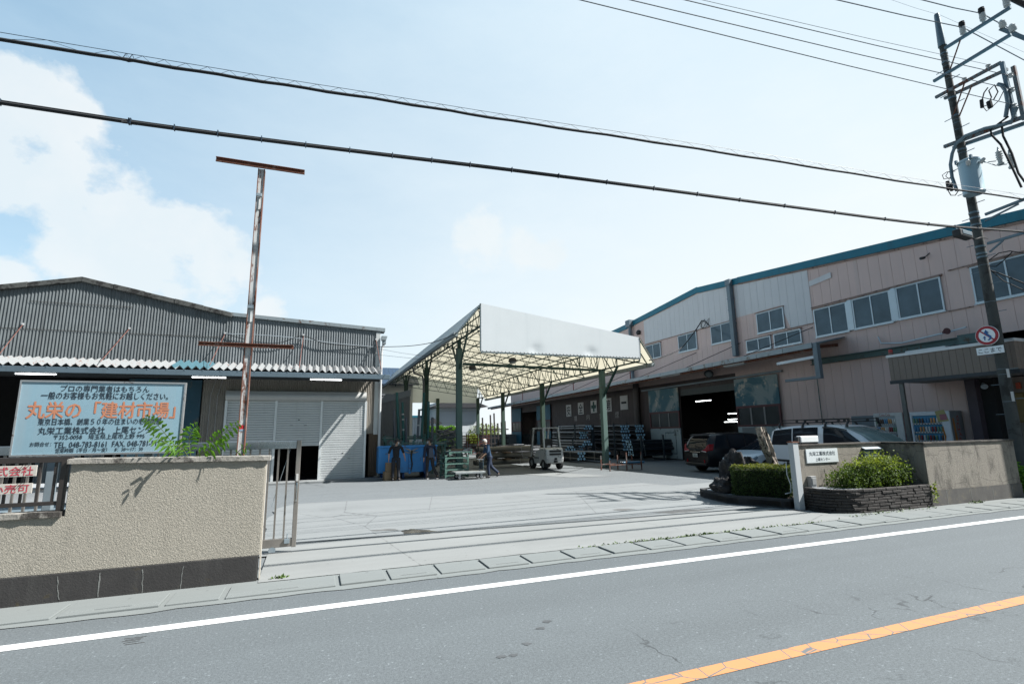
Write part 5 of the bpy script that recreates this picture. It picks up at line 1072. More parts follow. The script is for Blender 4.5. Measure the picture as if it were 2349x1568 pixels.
# bushes beyond the right wall end
S2 = thing('bush', 'bright green leafy bush at the foot of the utility pole', 'bush', (18.3, 8.6, 0)); f = MB(); leaves(f, shell_pts(2200, (18.5, 8.9, .35), (.75, .45, .45), 2, lo=-.75), .09, .8, .35); f.build('foliage', M_frond, S2, fixn=False)
f = MB()
for i in range(10): f.tube([(18.4+random.gauss(0, .1), 8.85, 0), (18.4+random.gauss(0, .4), 8.85+random.gauss(0, .2), .6)], [.01, .004], 5)
f.build('stem', M_twig, S2)
# ================================================================ vehicles
M_tyre = pm('tyre_rubber', (.018, .018, .019), .85, 0, .1); M_rim = pm('alloy_rim', (.42, .43, .44), .35, .8, .08); M_carglass = glass('tinted_glass', (.012, .016, .022), .03); M_carg2 = glass('windscreen_glass', (.10, .145, .145), .05)
M_black = pm('black_plastic', (.02, .02, .022), .5)
def coat(name, col, rough=.12):
    t = NT(name); t.set('Base Color', col); t.set('Roughness', rough+.18); t.set('Coat Weight', .45 if col[0] > .1 else .12); t.set('Coat Roughness', .05); t.set('Specular IOR Level', .35); t.bump(t.noise(.8, 2, .5), .02, .05); return t.m
M_cblk = coat('black_coat', (.008, .008, .010)); M_cwht = coat('white_coat', (.60, .62, .64)); M_cpearl = coat('pearl_coat', (.44, .51, .56))
M_tail = pm('tail_red', (.42, .01, .018), .15); M_clear = pm('lamp_clear', (.55, .56, .57), .1); M_plate = pm('number_plate', (.62, .64, .62), .4); M_pink2 = pm('plate_green', (.02, .12, .06), .5)
class Car:
    """lofted body; each station is a half section of (x, half width, z) points from sill to roof centre"""
    def __init__(s, st, root): s.st = st; s.root = root; s.n = len(st[0])
    def pt(s, u, v, sg=-1):
        i = min(int(u), len(s.st)-2); f = u-i; j = min(int(v), s.n-2); g = v-j
        L = lambda a, b, k: tuple(x+(y-x)*k for x, y in zip(a, b))
        a = L(s.st[i][j], s.st[i][j+1], g); b = L(s.st[i+1][j], s.st[i+1][j+1], g); x, w, z = L(a, b, f); return Vector((x, sg*w, z))
    def body(s, mat, name='body'):
        mb = MB(); n = s.n; m_ = len(s.st)
        for sg in (1, -1):
            vs = [(x, sg*w, z) for st in s.st for x, w, z in st]; mb.add(vs, [(i*n+j, i*n+j+1, (i+1)*n+j+1, (i+1)*n+j) for i in range(m_-1) for j in range(n-1)])
        for st in (s.st[0], s.st[-1]):
            for j in range(n-1):
                a, b = st[j], st[j+1]; mb.add([(a[0], a[1], a[2]), (b[0], b[1], b[2]), (b[0], -b[1], b[2]), (a[0], -a[1], a[2])], [(0, 1, 2, 3)])
        for i in range(m_-1):
            a, b = s.st[i][0], s.st[i+1][0]; mb.add([(a[0], a[1], a[2]), (b[0], b[1], b[2]), (b[0], -b[1], b[2]), (a[0], -a[1], a[2])], [(0, 1, 2, 3)])
        o = mb.build(name, mat, s.root, smooth=True)
        bm = bmesh.new(); bm.from_mesh(o.data); bmesh.ops.remove_doubles(bm, verts=bm.verts, dist=.0008); bmesh.ops.recalc_face_normals(bm, faces=bm.faces); bm.to_mesh(o.data); bm.free(); o.data.shade_smooth()
        try: o.data.set_sharp_from_angle(angle=R(50))
        except Exception: pass
        return o
    def patch(s, name, c, mat, off=.008, sides=(-1, 1), par=None, k=6):
        """c: four (u, v) corners"""
        for sg in sides:
            g = []
            for a in range(k+1):
                for b in range(k+1):
                    p, q = a/k, b/k; u = (c[0][0]*(1-p)+c[1][0]*p)*(1-q)+(c[3][0]*(1-p)+c[2][0]*p)*q; v = (c[0][1]*(1-p)+c[1][1]*p)*(1-q)+(c[3][1]*(1-p)+c[2][1]*p)*q
                    P = s.pt(u, v, sg); du = s.pt(min(u+.05, len(s.st)-1.001), v, sg)-s.pt(max(u-.05, 0), v, sg); dv = s.pt(u, min(v+.05, s.n-1.001), sg)-s.pt(u, max(v-.05, 0), sg); nn = du.cross(dv)
                    nn = nn.normalized() if nn.length > 1e-9 else Vector((0, sg, 0))
                    if nn.dot(Vector((0, sg, .6))) < 0: nn = -nn
                    g.append(P+nn*off)
            mb = MB().add(g, [(a*(k+1)+b, a*(k+1)+b+1, (a+1)*(k+1)+b+1, (a+1)*(k+1)+b) for a in range(k) for b in range(k)]); mb.build(name, mat, par or s.root, smooth=True)
    def wheels(s, xs, w, r=.32, wd=.20):
        for x in xs:
            for sg in (-1, 1):
                MB().lathe((x, sg*(w-.12), r+.015), (0, sg, 0), [(0, .05), (0, r+.055), (.132, r+.055), (.132, .05)], 24).build('wheel_arch', M_black, s.root)
                o = MB().lathe((x, sg*(w-wd+.015), r), (0, sg, 0), [(0, .1), (0, r-.02), (.03, r), (wd-.03, r), (wd, r-.03), (wd, r*.62)], 26).build('tyre', M_tyre, s.root, smooth=True)
                q = MB().lathe((x, sg*(w-.02), r), (0, sg, 0), [(-.05, r*.66), (.018, r*.66), (.0, r*.60), (-.02, .05)], 20)
                for k in range(5): a = 2*math.pi*k/5; q.bar((x, sg*(w+.012), r), (x+r*.6*math.cos(a), sg*(w+.005), r+r*.6*math.sin(a)), .05, .02, up=(0, 1, 0))
                q.build('rim', M_rim, o, smooth=True)
def section(x, w, zs, zb_, zr, wr=.72, xo=(0,)*9):
    """sill zs, belt zb_, roof zr"""
    m_ = (zs+zb_)/2
    p = [(w*.93, zs), (w*.985, zs+.10), (w, m_), (w*.975, zb_), (w*(.975+wr)/2, zb_+(zr-zb_)*.55), (w*wr, zb_+(zr-zb_)*.90), (w*(wr-.10), zr-.015*(zr > zb_+.1)), (w*(wr-.10)*.5, zr+.008), (0, zr+.012)]
    return [(x+xo[i], a, z) for i, (a, z) in enumerate(p)]
# black minivan, tail towards the yard
t = thing('minivan', 'black minivan seen from behind, parked nose-in at the open hall door', 'minivan', (18.62, 19.15, 0), R(-3), local=True)
w = .86
C = Car([section(-2.30, .82, .34, 1.0, 1.62, .80, (.02, 0, 0, .02, .16, .30, .36, .38, .38)), section(-2.16, w, .24, 1.02, 1.68, .80, (0, 0, 0, 0, .12, .24, .30, .32, .32)), section(-1.2, w, .20, 1.0, 1.73, .80), section(-.2, w, .20, .98, 1.73, .80), section(.55, w, .20, .97, 1.69, .79), section(1.05, w, .20, .97, 1.48, .76), section(1.45, w, .20, .98, 1.16, .74), section(1.75, w*.98, .20, .95, 1.02, .70), section(2.12, w*.93, .22, .80, .88, .7), section(2.32, w*.78, .26, .62, .70, .7)], t)
C.body(M_cblk); C.wheels((-1.38, 1.42), w)
C.patch('side_window', ((1.25, 3.12), (2.05, 3.12), (2.05, 4.95), (1.35, 4.95)), M_carglass); C.patch('side_window', ((2.12, 3.12), (3.0, 3.12), (3.0, 4.95), (2.12, 4.95)), M_carglass); C.patch('side_window', ((3.08, 3.12), (5.5, 3.12), (4.2, 4.9), (3.08, 4.95)), M_carglass); C.patch('windscreen', ((4.2, 5.6), (6.3, 4.6), (6.3, 7.99), (4.2, 7.99)), M_carglass)
def cap_pt(C, v, k, i=0):
    j = min(int(v), C.n-2); g = v-j; a, b = C.st[i][j], C.st[i][j+1]; x, w_, z = (p+(q-p)*g for p, q in zip(a, b)); return Vector((x, w_*k, z))
def cap_patch(C, name, v0, v1, k0, k1, mat, off=-.012, par=None, i=0, n=8):
    g = [cap_pt(C, v0+(v1-v0)*a/n, k0+(k1-k0)*b/n, i)+Vector((off, 0, 0)) for a in range(n+1) for b in range(n+1)]
    return MB().add(g, [(a*(n+1)+b, a*(n+1)+b+1, (a+1)*(n+1)+b+1, (a+1)*(n+1)+b) for a in range(n) for b in range(n)]).build(name, mat, par or C.root, smooth=True)
rg = cap_patch(C, 'rear_window', 3.15, 5.3, -.86, .86, glass('rear_glass', (.008, .011, .015), .03))
q = MB(); q.box((-2.06, -.22, 1.60), (-2.0, .22, 1.625)); q.build('brake_light', M_tail, t)
q = MB(); q.prism([(-2.12, -.62, 1.60), (-1.92, -.62, 1.66), (-1.92, .62, 1.66), (-2.12, .62, 1.60)], (0, 0, .025)); q.build('spoiler', M_cblk, t)
for sg in (-1, 1):
    q = MB(); q.prism([(-2.33, sg*.42, .94), (-2.33, sg*.78, .90), (-2.31, sg*.80, 1.02), (-2.26, sg*.80, 1.22), (-2.30, sg*.68, 1.06)], (.10, 0, 0)); q.prism([(-2.28, sg*.80, .93), (-2.28, sg*.845, .96), (-2.20, sg*.85, 1.25), (-2.28, sg*.80, 1.2)], (.26, 0, 0)); tl = q.build('taillight', M_tail, t, bevel=.01)
    q = MB(); q.prism([(-2.335, sg*.42, .925), (-2.335, sg*.76, .885), (-2.335, sg*.76, .935), (-2.335, sg*.48, .955)], (.03, 0, 0)); q.build('reverse_lens', M_clear, tl)
    q = MB(); q.box((-2.335, sg*.60-.02, .40), (-2.30, sg*.60+.02, .56)); q.build('reflector', M_tail, t)
MB().box((-2.345, -.36, .865), (-2.32, .36, .90)).build('tailgate_trim', M_chr, t, bevel=.008)
pl_ = MB().box((-2.345, -.165, .66), (-2.325, .165, .83)).build('number_plate', M_plate, t)
text('plate_number', '89-25', M_pink2, pl_, (-2.346, -.02, .72), (0, -1, 0), (0, 0, 1), w=.22, h=.075, bold=.02); text('plate_character', 'さ', M_pink2, pl_, (-2.346, .13, .715), (0, -1, 0), (0, 0, 1), w=.035, h=.04); text('plate_class', '大宮 501', M_pink2, pl_, (-2.346, 0, .795), (0, -1, 0), (0, 0, 1), w=.14, h=.028)
q = MB(); q.box((-2.35, -.055, .925), (-2.325, -.035, 1.02)); q.box((-2.35, .035, .925), (-2.325, .055, 1.02)); q.box((-2.35, -.035, .96), (-2.325, .035, .978)); q.build('emblem', M_chr, t)
q = MB(); q.box((-2.36, -.72, .30), (-2.22, .72, .42)); q.build('rear_bumper_skirt', M_black, t, bevel=.03)
# white van with roof rack, behind the right wall
ang = R(-95)
t = thing('van', 'white van with a black roof rack, parked behind the right wall', 'van', (16.95, 12.66, 0), ang, local=True)
w = .84
C = Car([section(-1.839, .86, .36, 1.18, 1.843, .86, (.02, 0, 0, 0, .05, .09, .14, .15, .15)), section(-1.733, w, .28, 1.20, 1.920, .86, (0, 0, 0, 0, .04, .08, .12, .14, .14)), section(-1.064, w, .25, 1.20, 1.978, .86), section(-0.228, w, .25, 1.19, 1.987, .86), section(0.342, w, .25, 1.18, 1.958, .85), section(0.722, w, .25, 1.18, 1.853, .82), section(1.102, w, .25, 1.18, 1.66, .78), section(1.482, w, .25, 1.17, 1.34, .74), section(1.634, w*.98, .25, 1.08, 1.20, .72), section(1.862, w*.92, .28, .90, 1.02, .7), section(1.976, w*.80, .32, .66, .76, .7)], t)
C.body(M_cwht); C.wheels((-1.55, 1.57), w, .30)
C.patch('side_window', ((.62, 3.2), (2.05, 3.2), (2.05, 4.9), (.72, 4.85)), M_carglass); C.patch('side_window', ((2.1, 3.15), (3.15, 3.15), (3.15, 5.0), (2.1, 4.95)), M_carglass); C.patch('side_window', ((3.45, 3.12), (6.7, 3.12), (4.9, 4.9), (3.45, 4.95)), M_carglass); C.patch('window_visor', ((3.4, 4.9), (4.95, 4.95), (4.9, 5.15), (3.4, 5.2)), M_black, .02); C.patch('side_moulding', ((1.1, 1.85), (8.0, 1.85), (8.0, 2.05), (1.1, 2.05)), M_black, .012)
C.patch('windscreen', ((4.62, 5.9), (7.0, 4.2), (7.0, 7.99), (4.62, 7.99)), M_carg2, .010, (-1, 1), None, 8)
for x in (-1.86, -.18, .62): C.patch('door_seam', ((x, 1.2), (x+.008, 1.2), (x+.008, 5), (x, 5)), M_black, .004, (-1, 1)) if 0 else None
rk_ = MB()
for sg in (-1, 1):
    rk_.bar((-1.6, sg*.62, 2.17), (.76, sg*.62, 2.17), .035, .03); rk_.bar((-1.6, sg*.62, 2.08), (.76, sg*.62, 2.08), .03, .025)
    for x in (-1.56, -.9, -.23, .45, .73): rk_.bar((x, sg*.62, 2.08), (x, sg*.62, 2.17), .07, .03)
for x in (-1.5, -.9, -.23, .45): rk_.bar((x, -.64, 2.08), (x, .64, 2.08), .035, .03)
rr_ = rk_.build('roof_rack', M_black, t)
for x in (-1.5, -.65, .08, .72):
    for sg in (-1, 1): MB().tube([(x, sg*.71, 1.90), (x, sg*.69, 2.0), (x, sg*.62, 2.08)], [.045, .03, .03], 6).build('rack_foot', M_black, rr_)
MB().tube([(.42, -.48, 1.95), (.2, -.5, 2.24)], .006, 5).build('aerial', M_black, t)
q = MB(); q.obox((1.02, -.98, 1.27), (.05, 0, 0), (0, .10, 0), (0, 0, .08)); q.build('wing_mirror', M_cwht, t, bevel=.03)
for sg in (-1, 1): MB().bar((1.33, sg*.1, 1.45), (1.53, sg*.5, 1.32), .015).build('wiper', M_black, t)
for o_ in t.children_recursive:
    if o_.name.split('.')[0] not in ('tyre', 'rim', 'wheel_arch'):
        for v_ in o_.data.vertices: v_.co.x *= 1.29
# pale hatchback, nose to the yard
t = thing('hatchback', 'pale bluish white hatchback, only its nose visible between the rock and the stump', 'car', (18.2, 16.75, 0), R(180+3), local=True)
w = .87
C = Car([section(-2.15, .78, .35, .95, 1.15, .75), section(-1.6, w, .22, .98, 1.38, .74), section(-.6, w, .20, .95, 1.50, .74), section(.15, w, .20, .94, 1.46, .74), section(.75, w, .20, .95, 1.20, .74), section(1.18, w, .20, .95, 1.01, .78), section(1.7, w*.97, .20, .84, .92, .76), section(2.05, w*.88, .22, .70, .78, .72), section(2.22, w*.66, .25, .56, .62, .7)], t)
C.body(M_cpearl); C.wheels((-1.35, 1.35), w, .31)
C.patch('side_window', ((1.3, 3.15), (2.9, 3.15), (2.7, 4.9), (1.5, 4.9)), M_carglass); C.patch('side_window', ((3.0, 3.15), (4.6, 3.15), (3.5, 4.9), (3.0, 4.9)), M_carglass); C.patch('windscreen', ((3.1, 5.6), (5.0, 4.3), (5.0, 7.99), (3.1, 7.99)), M_carglass); C.patch('headlight', ((6.25, 2.75), (7.35, 2.35), (7.3, 3.0), (6.3, 3.4)), glass('headlight_glass', (.16, .21, .25), .05), .012)
q = MB(); q.box((2.16, -.38, .34), (2.235, .38, .46)); q.build('grille', M_black, t); q = MB(); q.lathe((2.20, 0, .60), (1, 0, .4), [(0, .055), (.02, .05)], 14); q.build('emblem', M_chr, t); q = MB(); q.box((2.20, -.16, .42), (2.25, .16, .52)); q.build('number_plate', M_plate, t)
# forklift
t = thing('forklift', 'white forklift truck standing before the pipe racks, seen from behind', 'forklift', (11.4, 25.3, 0), R(93), local=True)
M_fl = pm('forklift_cream', (.46, .47, .46), .4, .1, .06, 2, ((.07, .065, .06), .16, 5)); M_flg = pm('forklift_grey', (.17, .18, .19), .5)
b = MB(); b.prism([(-1.25, -.50, .32), (-1.32, -.50, .55), (-1.30, -.50, 1.02), (-1.20, -.50, 1.10), (-.45, -.50, 1.10), (-.45, -.50, .32)], (0, 1.0, 0)); cw = b.build('counterweight', M_fl, t, bevel=.07, seg=3)
b = MB()
for z in (.78, .93): b.box((-1.335, -.33, z-.05), (-1.26, .33, z+.045))
b.build('vent', M_black, cw); b = MB(); b.box((-1.345, -.08, .50), (-1.28, .06, .60)); b.box((-1.345, -.11, .36), (-1.28, .07, .46)); b.build('tow_hitch', M_black, cw)
b = MB(); b.prism([(-.45, -.50, .30), (.55, -.50, .26), (.62, -.50, .55), (.15, -.50, .60), (-.10, -.50, .95), (-.45, -.50, 1.02)], (0, 1.0, 0)); b.build('chassis', M_fl, t, bevel=.03)
b = MB(); b.box((-.62, -.24, 1.1), (-.15, .24, 1.22)); b.box((-.68, -.22, 1.2), (-.58, .22, 1.55)); b.build('seat', M_black, t, bevel=.04)
b = MB()
for sg in (-1, 1):
    b.bar((-1.02, sg*.47, 1.08), (-.88, sg*.45, 2.10), .06, .07); b.bar((.52, sg*.47, .55), (.18, sg*.45, 2.10), .06, .07); b.bar((-.92, sg*.45, 2.10), (.30, sg*.45, 2.10), .06, .06)
for i in range(7): x = -.88+i*.18; b.bar((x, -.45, 2.12), (x, .45, 2.12), .05, .03)
b.build('overhead_guard', M_fl, t)
b = MB()
for sg in (-1, 1): b.bar((.78, sg*.30, .1), (.78, sg*.30, 2.05), .09, .12)
b.bar((.78, -.3, 2.0), (.78, .3, 2.0), .06, .06); b.bar((.78, -.3, 1.2), (.78, .3, 1.2), .06, .06); b.build('mast', M_black, t)
for sg in (-1, 1): q = MB(); q.bar((.88, sg*.25, .08), (1.9, sg*.25, .06), .10, .04); q.bar((.88, sg*.25, .08), (.88, sg*.25, .6), .10, .04); q.build('fork', M_black, t)
for x, r, sgs in ((-.92, .26, (-1, 1)), (.42, .31, (-1, 1))):
    for sg in sgs: o = MB().lathe((x, sg*.34, r), (0, sg, 0), [(0, .08), (0, r-.02), (.02, r), (.17, r), (.19, r-.03), (.19, r*.55), (.15, r*.5)], 22).build('tyre', M_tyre, t, smooth=True); MB().lathe((x, sg*.51, r), (0, sg, 0), [(0, r*.5), (.0, .02)], 14).build('rim', M_fl, o)
b = MB(); b.tube([(.05, 0, .95), (-.05, 0, 1.30)], .025, 6); pts = [(-.05+.05*math.sin(a), .17*math.cos(a), 1.32+.15*math.sin(a)*.3) for a in [i*math.pi/8 for i in range(17)]]; b.tube(pts, .014, 5); b.build('steering_wheel', M_black, t, smooth=True)
b = MB(); b.lathe((-.85, .40, 2.02), (-1, 0, 0), [(0, .06), (.06, .07), (.07, .05)], 12); b.build('rear_lamp', M_clear, t, smooth=True); b = MB(); b.lathe((-1.1, .25, 1.12), (0, 0, 1), [(0, .11), (.10, .10)], 12); b.build('gas_cap', M_clear, t, smooth=True)
b = MB(); b.box((-.45, -.515, .55), (.1, -.50, .62)); b.box((-.45, .50, .55), (.1, .515, .62)); b.build('side_stripe', M_flg, t)
T.org = Vector()
# ================================================================ goods in the yard
M_binb = pm('skip_blue', (.030, .185, .44), .5, .1, .12, 2, ((.10, .07, .05), .14, 3), ((.10, .25, .40), .3, 3)); M_binb2 = pm('skip_blue_dark', (.012, .055, .17), .6, .1, .15); M_rack = pm('rack_green', (.13, .26, .215), .55, .1, .15, 3, ((.16, .10, .07), .16, 4))
t = thing('skip', 'bright blue steel waste skip with chamfered end behind the walking men', 'skip', (4.2, 23.2, 0))
b = MB(); b.prism([(2.6, 23.2, .25), (4.85, 23.2, .25), (5.16, 23.2, .52), (5.16, 23.2, 1.38), (2.6, 23.2, 1.38)], (0, 1.5, 0)); b.build('hull', M_binb, t, bevel=.015)
for x in (3.28, 3.95, 4.62): MB().box((x-.05, 23.14, .2), (x+.05, 23.198, 1.36)).build('rib', M_binb2 if x != 3.95 else M_binb, t)
MB().box((2.58, 23.13, 1.34), (5.19, 23.20, 1.42)).build('rim', M_binb, t, bevel=.01)
q = MB()
for sg in (-1, 1): q.tube([(4.02, 23.12, 1.15), (4.02+sg*.18, 23.11, 1.25), (4.02+sg*.28, 23.1, 1.28)], [.05, .03, .015], 6); q.tube([(4.02, 23.12, 1.1), (4.02+sg*.16, 23.1, 1.1), (4.02+sg*.30, 23.1, 1.14)], [.04, .03, .012], 6)
q.build('hook', pm('galv_hook', (.35, .38, .40), .5, .5), t); q = MB(); q.tube([(4.02, 23.10, 1.2), (4.0, 23.08, .9), (4.05, 23.09, .6), (4.0, 23.09, .3)], [.05, .035, .03, .02], 6); q.build('chain', pm('oily_rag', (.05, .05, .03), .9), t)
for x in (2.8, 3.7, 4.7): MB().box((x-.05, 23.3, 0), (x+.05, 24.6, .25)).build('skid', M_binb2, t)
# racks with upright pipes behind the skip
def crossrack(x0, x1, y, z, lab):
    t = thing('pipe_stand', lab, 'rack', ((x0+x1)/2, y, 0), group='green racks behind the skip')
    for dz in (0, -.12): MB().bar((x0, y, z+dz), (x1, y, z+dz), .06, .05).build('beam', M_rack, t)
    MB().bar((x0, y+.55, z-.1), (x1, y+.55, z-.1), .05, .05).build('beam', M_rack, t)
    n = 6
    for i in range(n): x = x0+.12+(x1-x0-.24)*i/(n-1); MB().box((x-.05, y-.05, z-.22), (x+.05, y+.03, z+.10)).build('bracket', M_rack, t)
    for x in (x0+.2, x1-.2):
        for yy in (y, y+.55): MB().box((x-.04, yy-.04, 0), (x+.04, yy+.04, z-.1)).build('leg', M_rack, t)
    q = MB()
    for i in range(16): x = random.uniform(x0+.1, x1-.1); q.obox((x, y+random.uniform(.1, .45), z-.05+random.uniform(0, .05)), (random.uniform(.06, .18), 0, 0), (0, .05, .01), (0, 0, .025))
    tag(q.build('scrap', M_clear, t), kind='stuff')
crossrack(2.95, 5.6, 25.2, 1.80, 'upper pale green rack of beams and brackets, farther behind the skip'); crossrack(3.2, 6.1, 24.75, 1.50, 'lower pale green rack of beams and brackets, just behind the skip')
M_pg = pm('pipe_green', (.008, .115, .105), .4, 0, .1); M_pgr = pm('pipe_grey', (.125, .14, .16), .45, 0, .1); M_lab = pm('paper_label', (.55, .57, .56), .7)
def upright(x0, zb_, x1, zt_, r, mat, lab, Y=25.0, lb=()):
    t = thing('upright_pipe', lab, 'pipe', (x0, Y, zb_), group='pipes standing upright in the green racks')
    a, c = Vector((x0, Y, zb_)), Vector((x1, Y, zt_)); q = MB(); q.tube([a, c], r, 14, cap=False); q.tube([c, a], r*.86, 14, cap=True); q.build('tube', mat, t, smooth=True)
    for u in lb: p = a.lerp(c, u); MB().lathe(p, c-a, [(0, r+.002), (.07, r+.002)], 14).build('label', M_lab, t)
upright(3.72, 1.72, 3.58, 3.90, .068, M_pg, 'tallest teal pipe standing left, beside the grey shed'); upright(3.96, 1.5, 3.86, 3.44, .058, M_pg, 'shorter teal pipe with white paper labels', 25, (.30, .55, .68)); upright(4.82, 1.72, 4.90, 3.90, .065, M_pg, 'tall teal pipe just left of the dark green canopy post'); upright(5.13, 1.6, 5.13, 3.48, .066, M_pg, 'teal pipe right of the dark green canopy post, its top slightly lower')
upright(3.52, 1.75, 3.47, 3.09, .060, M_pgr, 'grey pipe standing leftmost, in front of the shed'); upright(4.08, 1.5, 4.05, 2.70, .055, M_pgr, 'short grey pipe beside the labelled teal pipe'); upright(4.62, 1.75, 4.68, 3.10, .058, M_pgr, 'leaning grey pipe with one white label, over the gap beside the shed', 25, (.40,)); upright(5.32, 1.5, 5.34, 2.70, .062, M_pgr, 'short grey pipe standing rightmost above the second man')
# wire cage with scrap pipes
t = thing('wire_cage', 'wire mesh container full of grey pipe offcuts', 'cage', (6.1, 26, 0)); q = MB(); x0, x1, y0, y1, z0, z1 = 5.6, 7.0, 25.6, 26.8, .2, 1.95
for i in range(19):
    x = x0+(x1-x0)*i/18; q.bar((x, y0, z0), (x, y0, z1), .008); q.bar((x, y1, z0), (x, y1, z1), .008)
for i in range(23): z = z0+(z1-z0)*i/22; q.bar((x0, y0, z), (x1, y0, z), .008); q.bar((x0, y0, z), (x0, y1, z), .008)
q.build('mesh', pm('cage_wire', (.20, .24, .25), .5, .4), t)
for x in (x0, x1):
    for y in (y0, y1): MB().box((x-.025, y-.025, 0), (x+.025, y+.025, z1)).build('leg', M_rack, t)
q = MB()
for i in range(46): a = Vector((random.uniform(x0+.2, x1-.2), random.uniform(y0+.1, y1-.1), random.uniform(.4, 2.1))); d = Vector((random.gauss(0, 1), random.gauss(0, .6), random.gauss(0, .3))).normalized()*random.uniform(.25, .6); q.tube([a-d, a+d], random.uniform(.03, .06), 8)
solo('pipe_scrap', q, M_pgr, 'heap of grey pipe offcuts piled in the wire cage', 'scrap', (6.3, 26.2, .3), kind='stuff', smooth=True)
# stacked green pallets in front
def pallet(z, x0=5.28, x1=6.27, y0=21.95, y1=22.9, first=True, h=.235):
    t = thing('stacking_pallet', 'x', 'stacking pallet', ((x0+x1)/2, (y0+y1)/2, z), group='green steel pallets stacked beside the trolley')
    for x in (x0, x1):
        for y in (y0, y1):
            p = MB().box((x-.03, y-.03, z), (x+.03, y+.03, z+h-.02)).build('corner_post', M_rack, t); MB().box((x-.045, y-.045, z+h-.045), (x+.045, y+.045, z+h-.005)).build('cup', M_rack, p)
    for y in (y0, y1): MB().box((x0+.03, y-.02, z+.08), (x1-.03, y+.02, z+.125)).build('cross_rail', M_rack, t); 
    for x in (x0, x1): MB().box((x-.02, y0+.03, z+.08), (x+.02, y1-.03, z+.125)).build('side_rail', M_rack, t)
    q = MB()
    for sx, ex in ((x0+.03, 1), (x1-.03, -1)): q.prism([(sx, y0-.01, z+.08), (sx+ex*.14, y0-.01, z+.08), (sx, y0-.01, z-.0)], (0, .02, 0))
    q.build('gusset', M_rack, t); return t
for i, nm in enumerate(('lowest', 'second from the bottom', 'middle', 'fourth from the bottom')): pallet(.02+i*.245)['label'] = f'green stacking pallet, {nm} of the stack behind the trolley'
tp = pallet(.99, 5.45, 6.42, first=False); tp['label'] = 'green stacking pallet on top of the stack, set askew and carrying wood'
MB().box((5.47, 21.97, 1.125), (6.40, 22.88, 1.14)).build('deck', M_alu, tp)
for i, lab in enumerate(('short brown timber block, nearer one on the top pallet', 'short brown timber block, farther one on the top pallet')): solo('timber', MB().obox((5.78+i*.12, 22.15+i*.25, 1.185), (.26, -.03, .0), (.01, .07, 0), (0, 0, .04)), pm('timber', (.26, .17, .10), .8, 0, .2, 6), lab, 'timber', (5.8, 22.2+i*.2, 1.14), group='timber blocks on the top pallet')
for i in range(4): 
    a = Vector((6.15+random.gauss(0, .06), 22.1+i*.12, 1.17)); solo('metal_offcut', MB().bar(a, a+Vector((random.uniform(.15, .28), random.uniform(-.1, .1), random.uniform(.02, .10))), .035, .02), M_clear, 'small bright metal offcut lying on the right of the top pallet', 'offcut', a, group='metal offcuts on the top pallet')
# cardboard boxes
M_card = pm('cardboard', (.31, .215, .125), .8, 0, .08); M_cprint = pm('card_print', (.06, .045, .035), .8)
def carton(x, y, z, rz, w, d, h, lab):
    t = thing('cardboard_box', lab, 'box', (x, y, z), rz, group='cardboard boxes by the drainpipe', local=True); MB().box((-w/2, -d/2, 0), (w/2, d/2, h)).build('carton', M_card, t, bevel=.006); MB().box((-w/2-.002, -.03, h-.0), (w/2+.002, .03, h+.002)).build('tape', pm('tape', (.40, .29, .17), .4), t)
    text('print', '取扱注意', M_cprint, t, (.08, -d/2, h*.55), (1, 0, 0), (0, 0, 1), w=w*.45, h=h*.16); q = MB(); q.box((-w*.3, -d/2-.002, h*.2), (w*.38, -d/2, h*.215)); q.build('printed_line', M_cprint, t)
carton(3.03, 22.65, .0, R(4), .52, .42, .36, 'brown cardboard box on the ground behind the man in black'); carton(3.10, 22.66, .362, R(-3), .52, .42, .36, 'brown cardboard box on top of the other behind the man in black')
# platform trolley
t = thing('platform_trolley', 'grey steel platform trolley pushed by the man in blue', 'trolley', (6.1, 21.5, 0))
M_tr = pm('trolley_steel', (.40, .43, .43), .35, .6, .12, 4)
ta, tb_ = cy(1040, 1083, 21.5).x, cy(1108, 1083, 21.5).x
b = MB(); b.box((ta, 21.15, .285), (tb_, 21.85, .315)); b.box((ta, 21.14, .23), (tb_, 21.17, .315)); b.box((ta, 21.83, .23), (tb_, 21.86, .315)); b.build('deck', M_tr, t, bevel=.012)
for x in (ta+.20, tb_-.16):
    for y in (21.24, 21.76):
        q = MB(); q.box((x-.05, y-.04, .17), (x+.05, y+.04, .285)); c = q.build('castor', M_tr, t); o = MB().lathe((x, y-.028, .10), (0, 1, 0), [(0, .03), (0, .095), (.012, .10), (.044, .10), (.056, .095), (.056, .03)], 18).build('wheel', M_tyre, c, smooth=True); MB().lathe((x, y-.031, .10), (0, 1, 0), [(0, .02), (0, .065), (.062, .065), (.062, .02)], 14).build('hub', M_clear, c)
xh = tb_-.06
MB().tube([(xh-.0, 21.22, .31), (xh-.02, 21.22, .75), (xh+.04, 21.25, .86), (xh+.06, 21.32, .885), (xh+.06, 21.68, .885), (xh+.04, 21.75, .86), (xh-.02, 21.78, .75), (xh, 21.78, .31)], .017, 8).build('handle', M_chr, t, smooth=True); MB().box((xh-.03, 21.24, .38), (xh-.015, 21.76, .68)).build('handle_panel', pm('trolley_panel', (.08, .09, .10), .6), t)
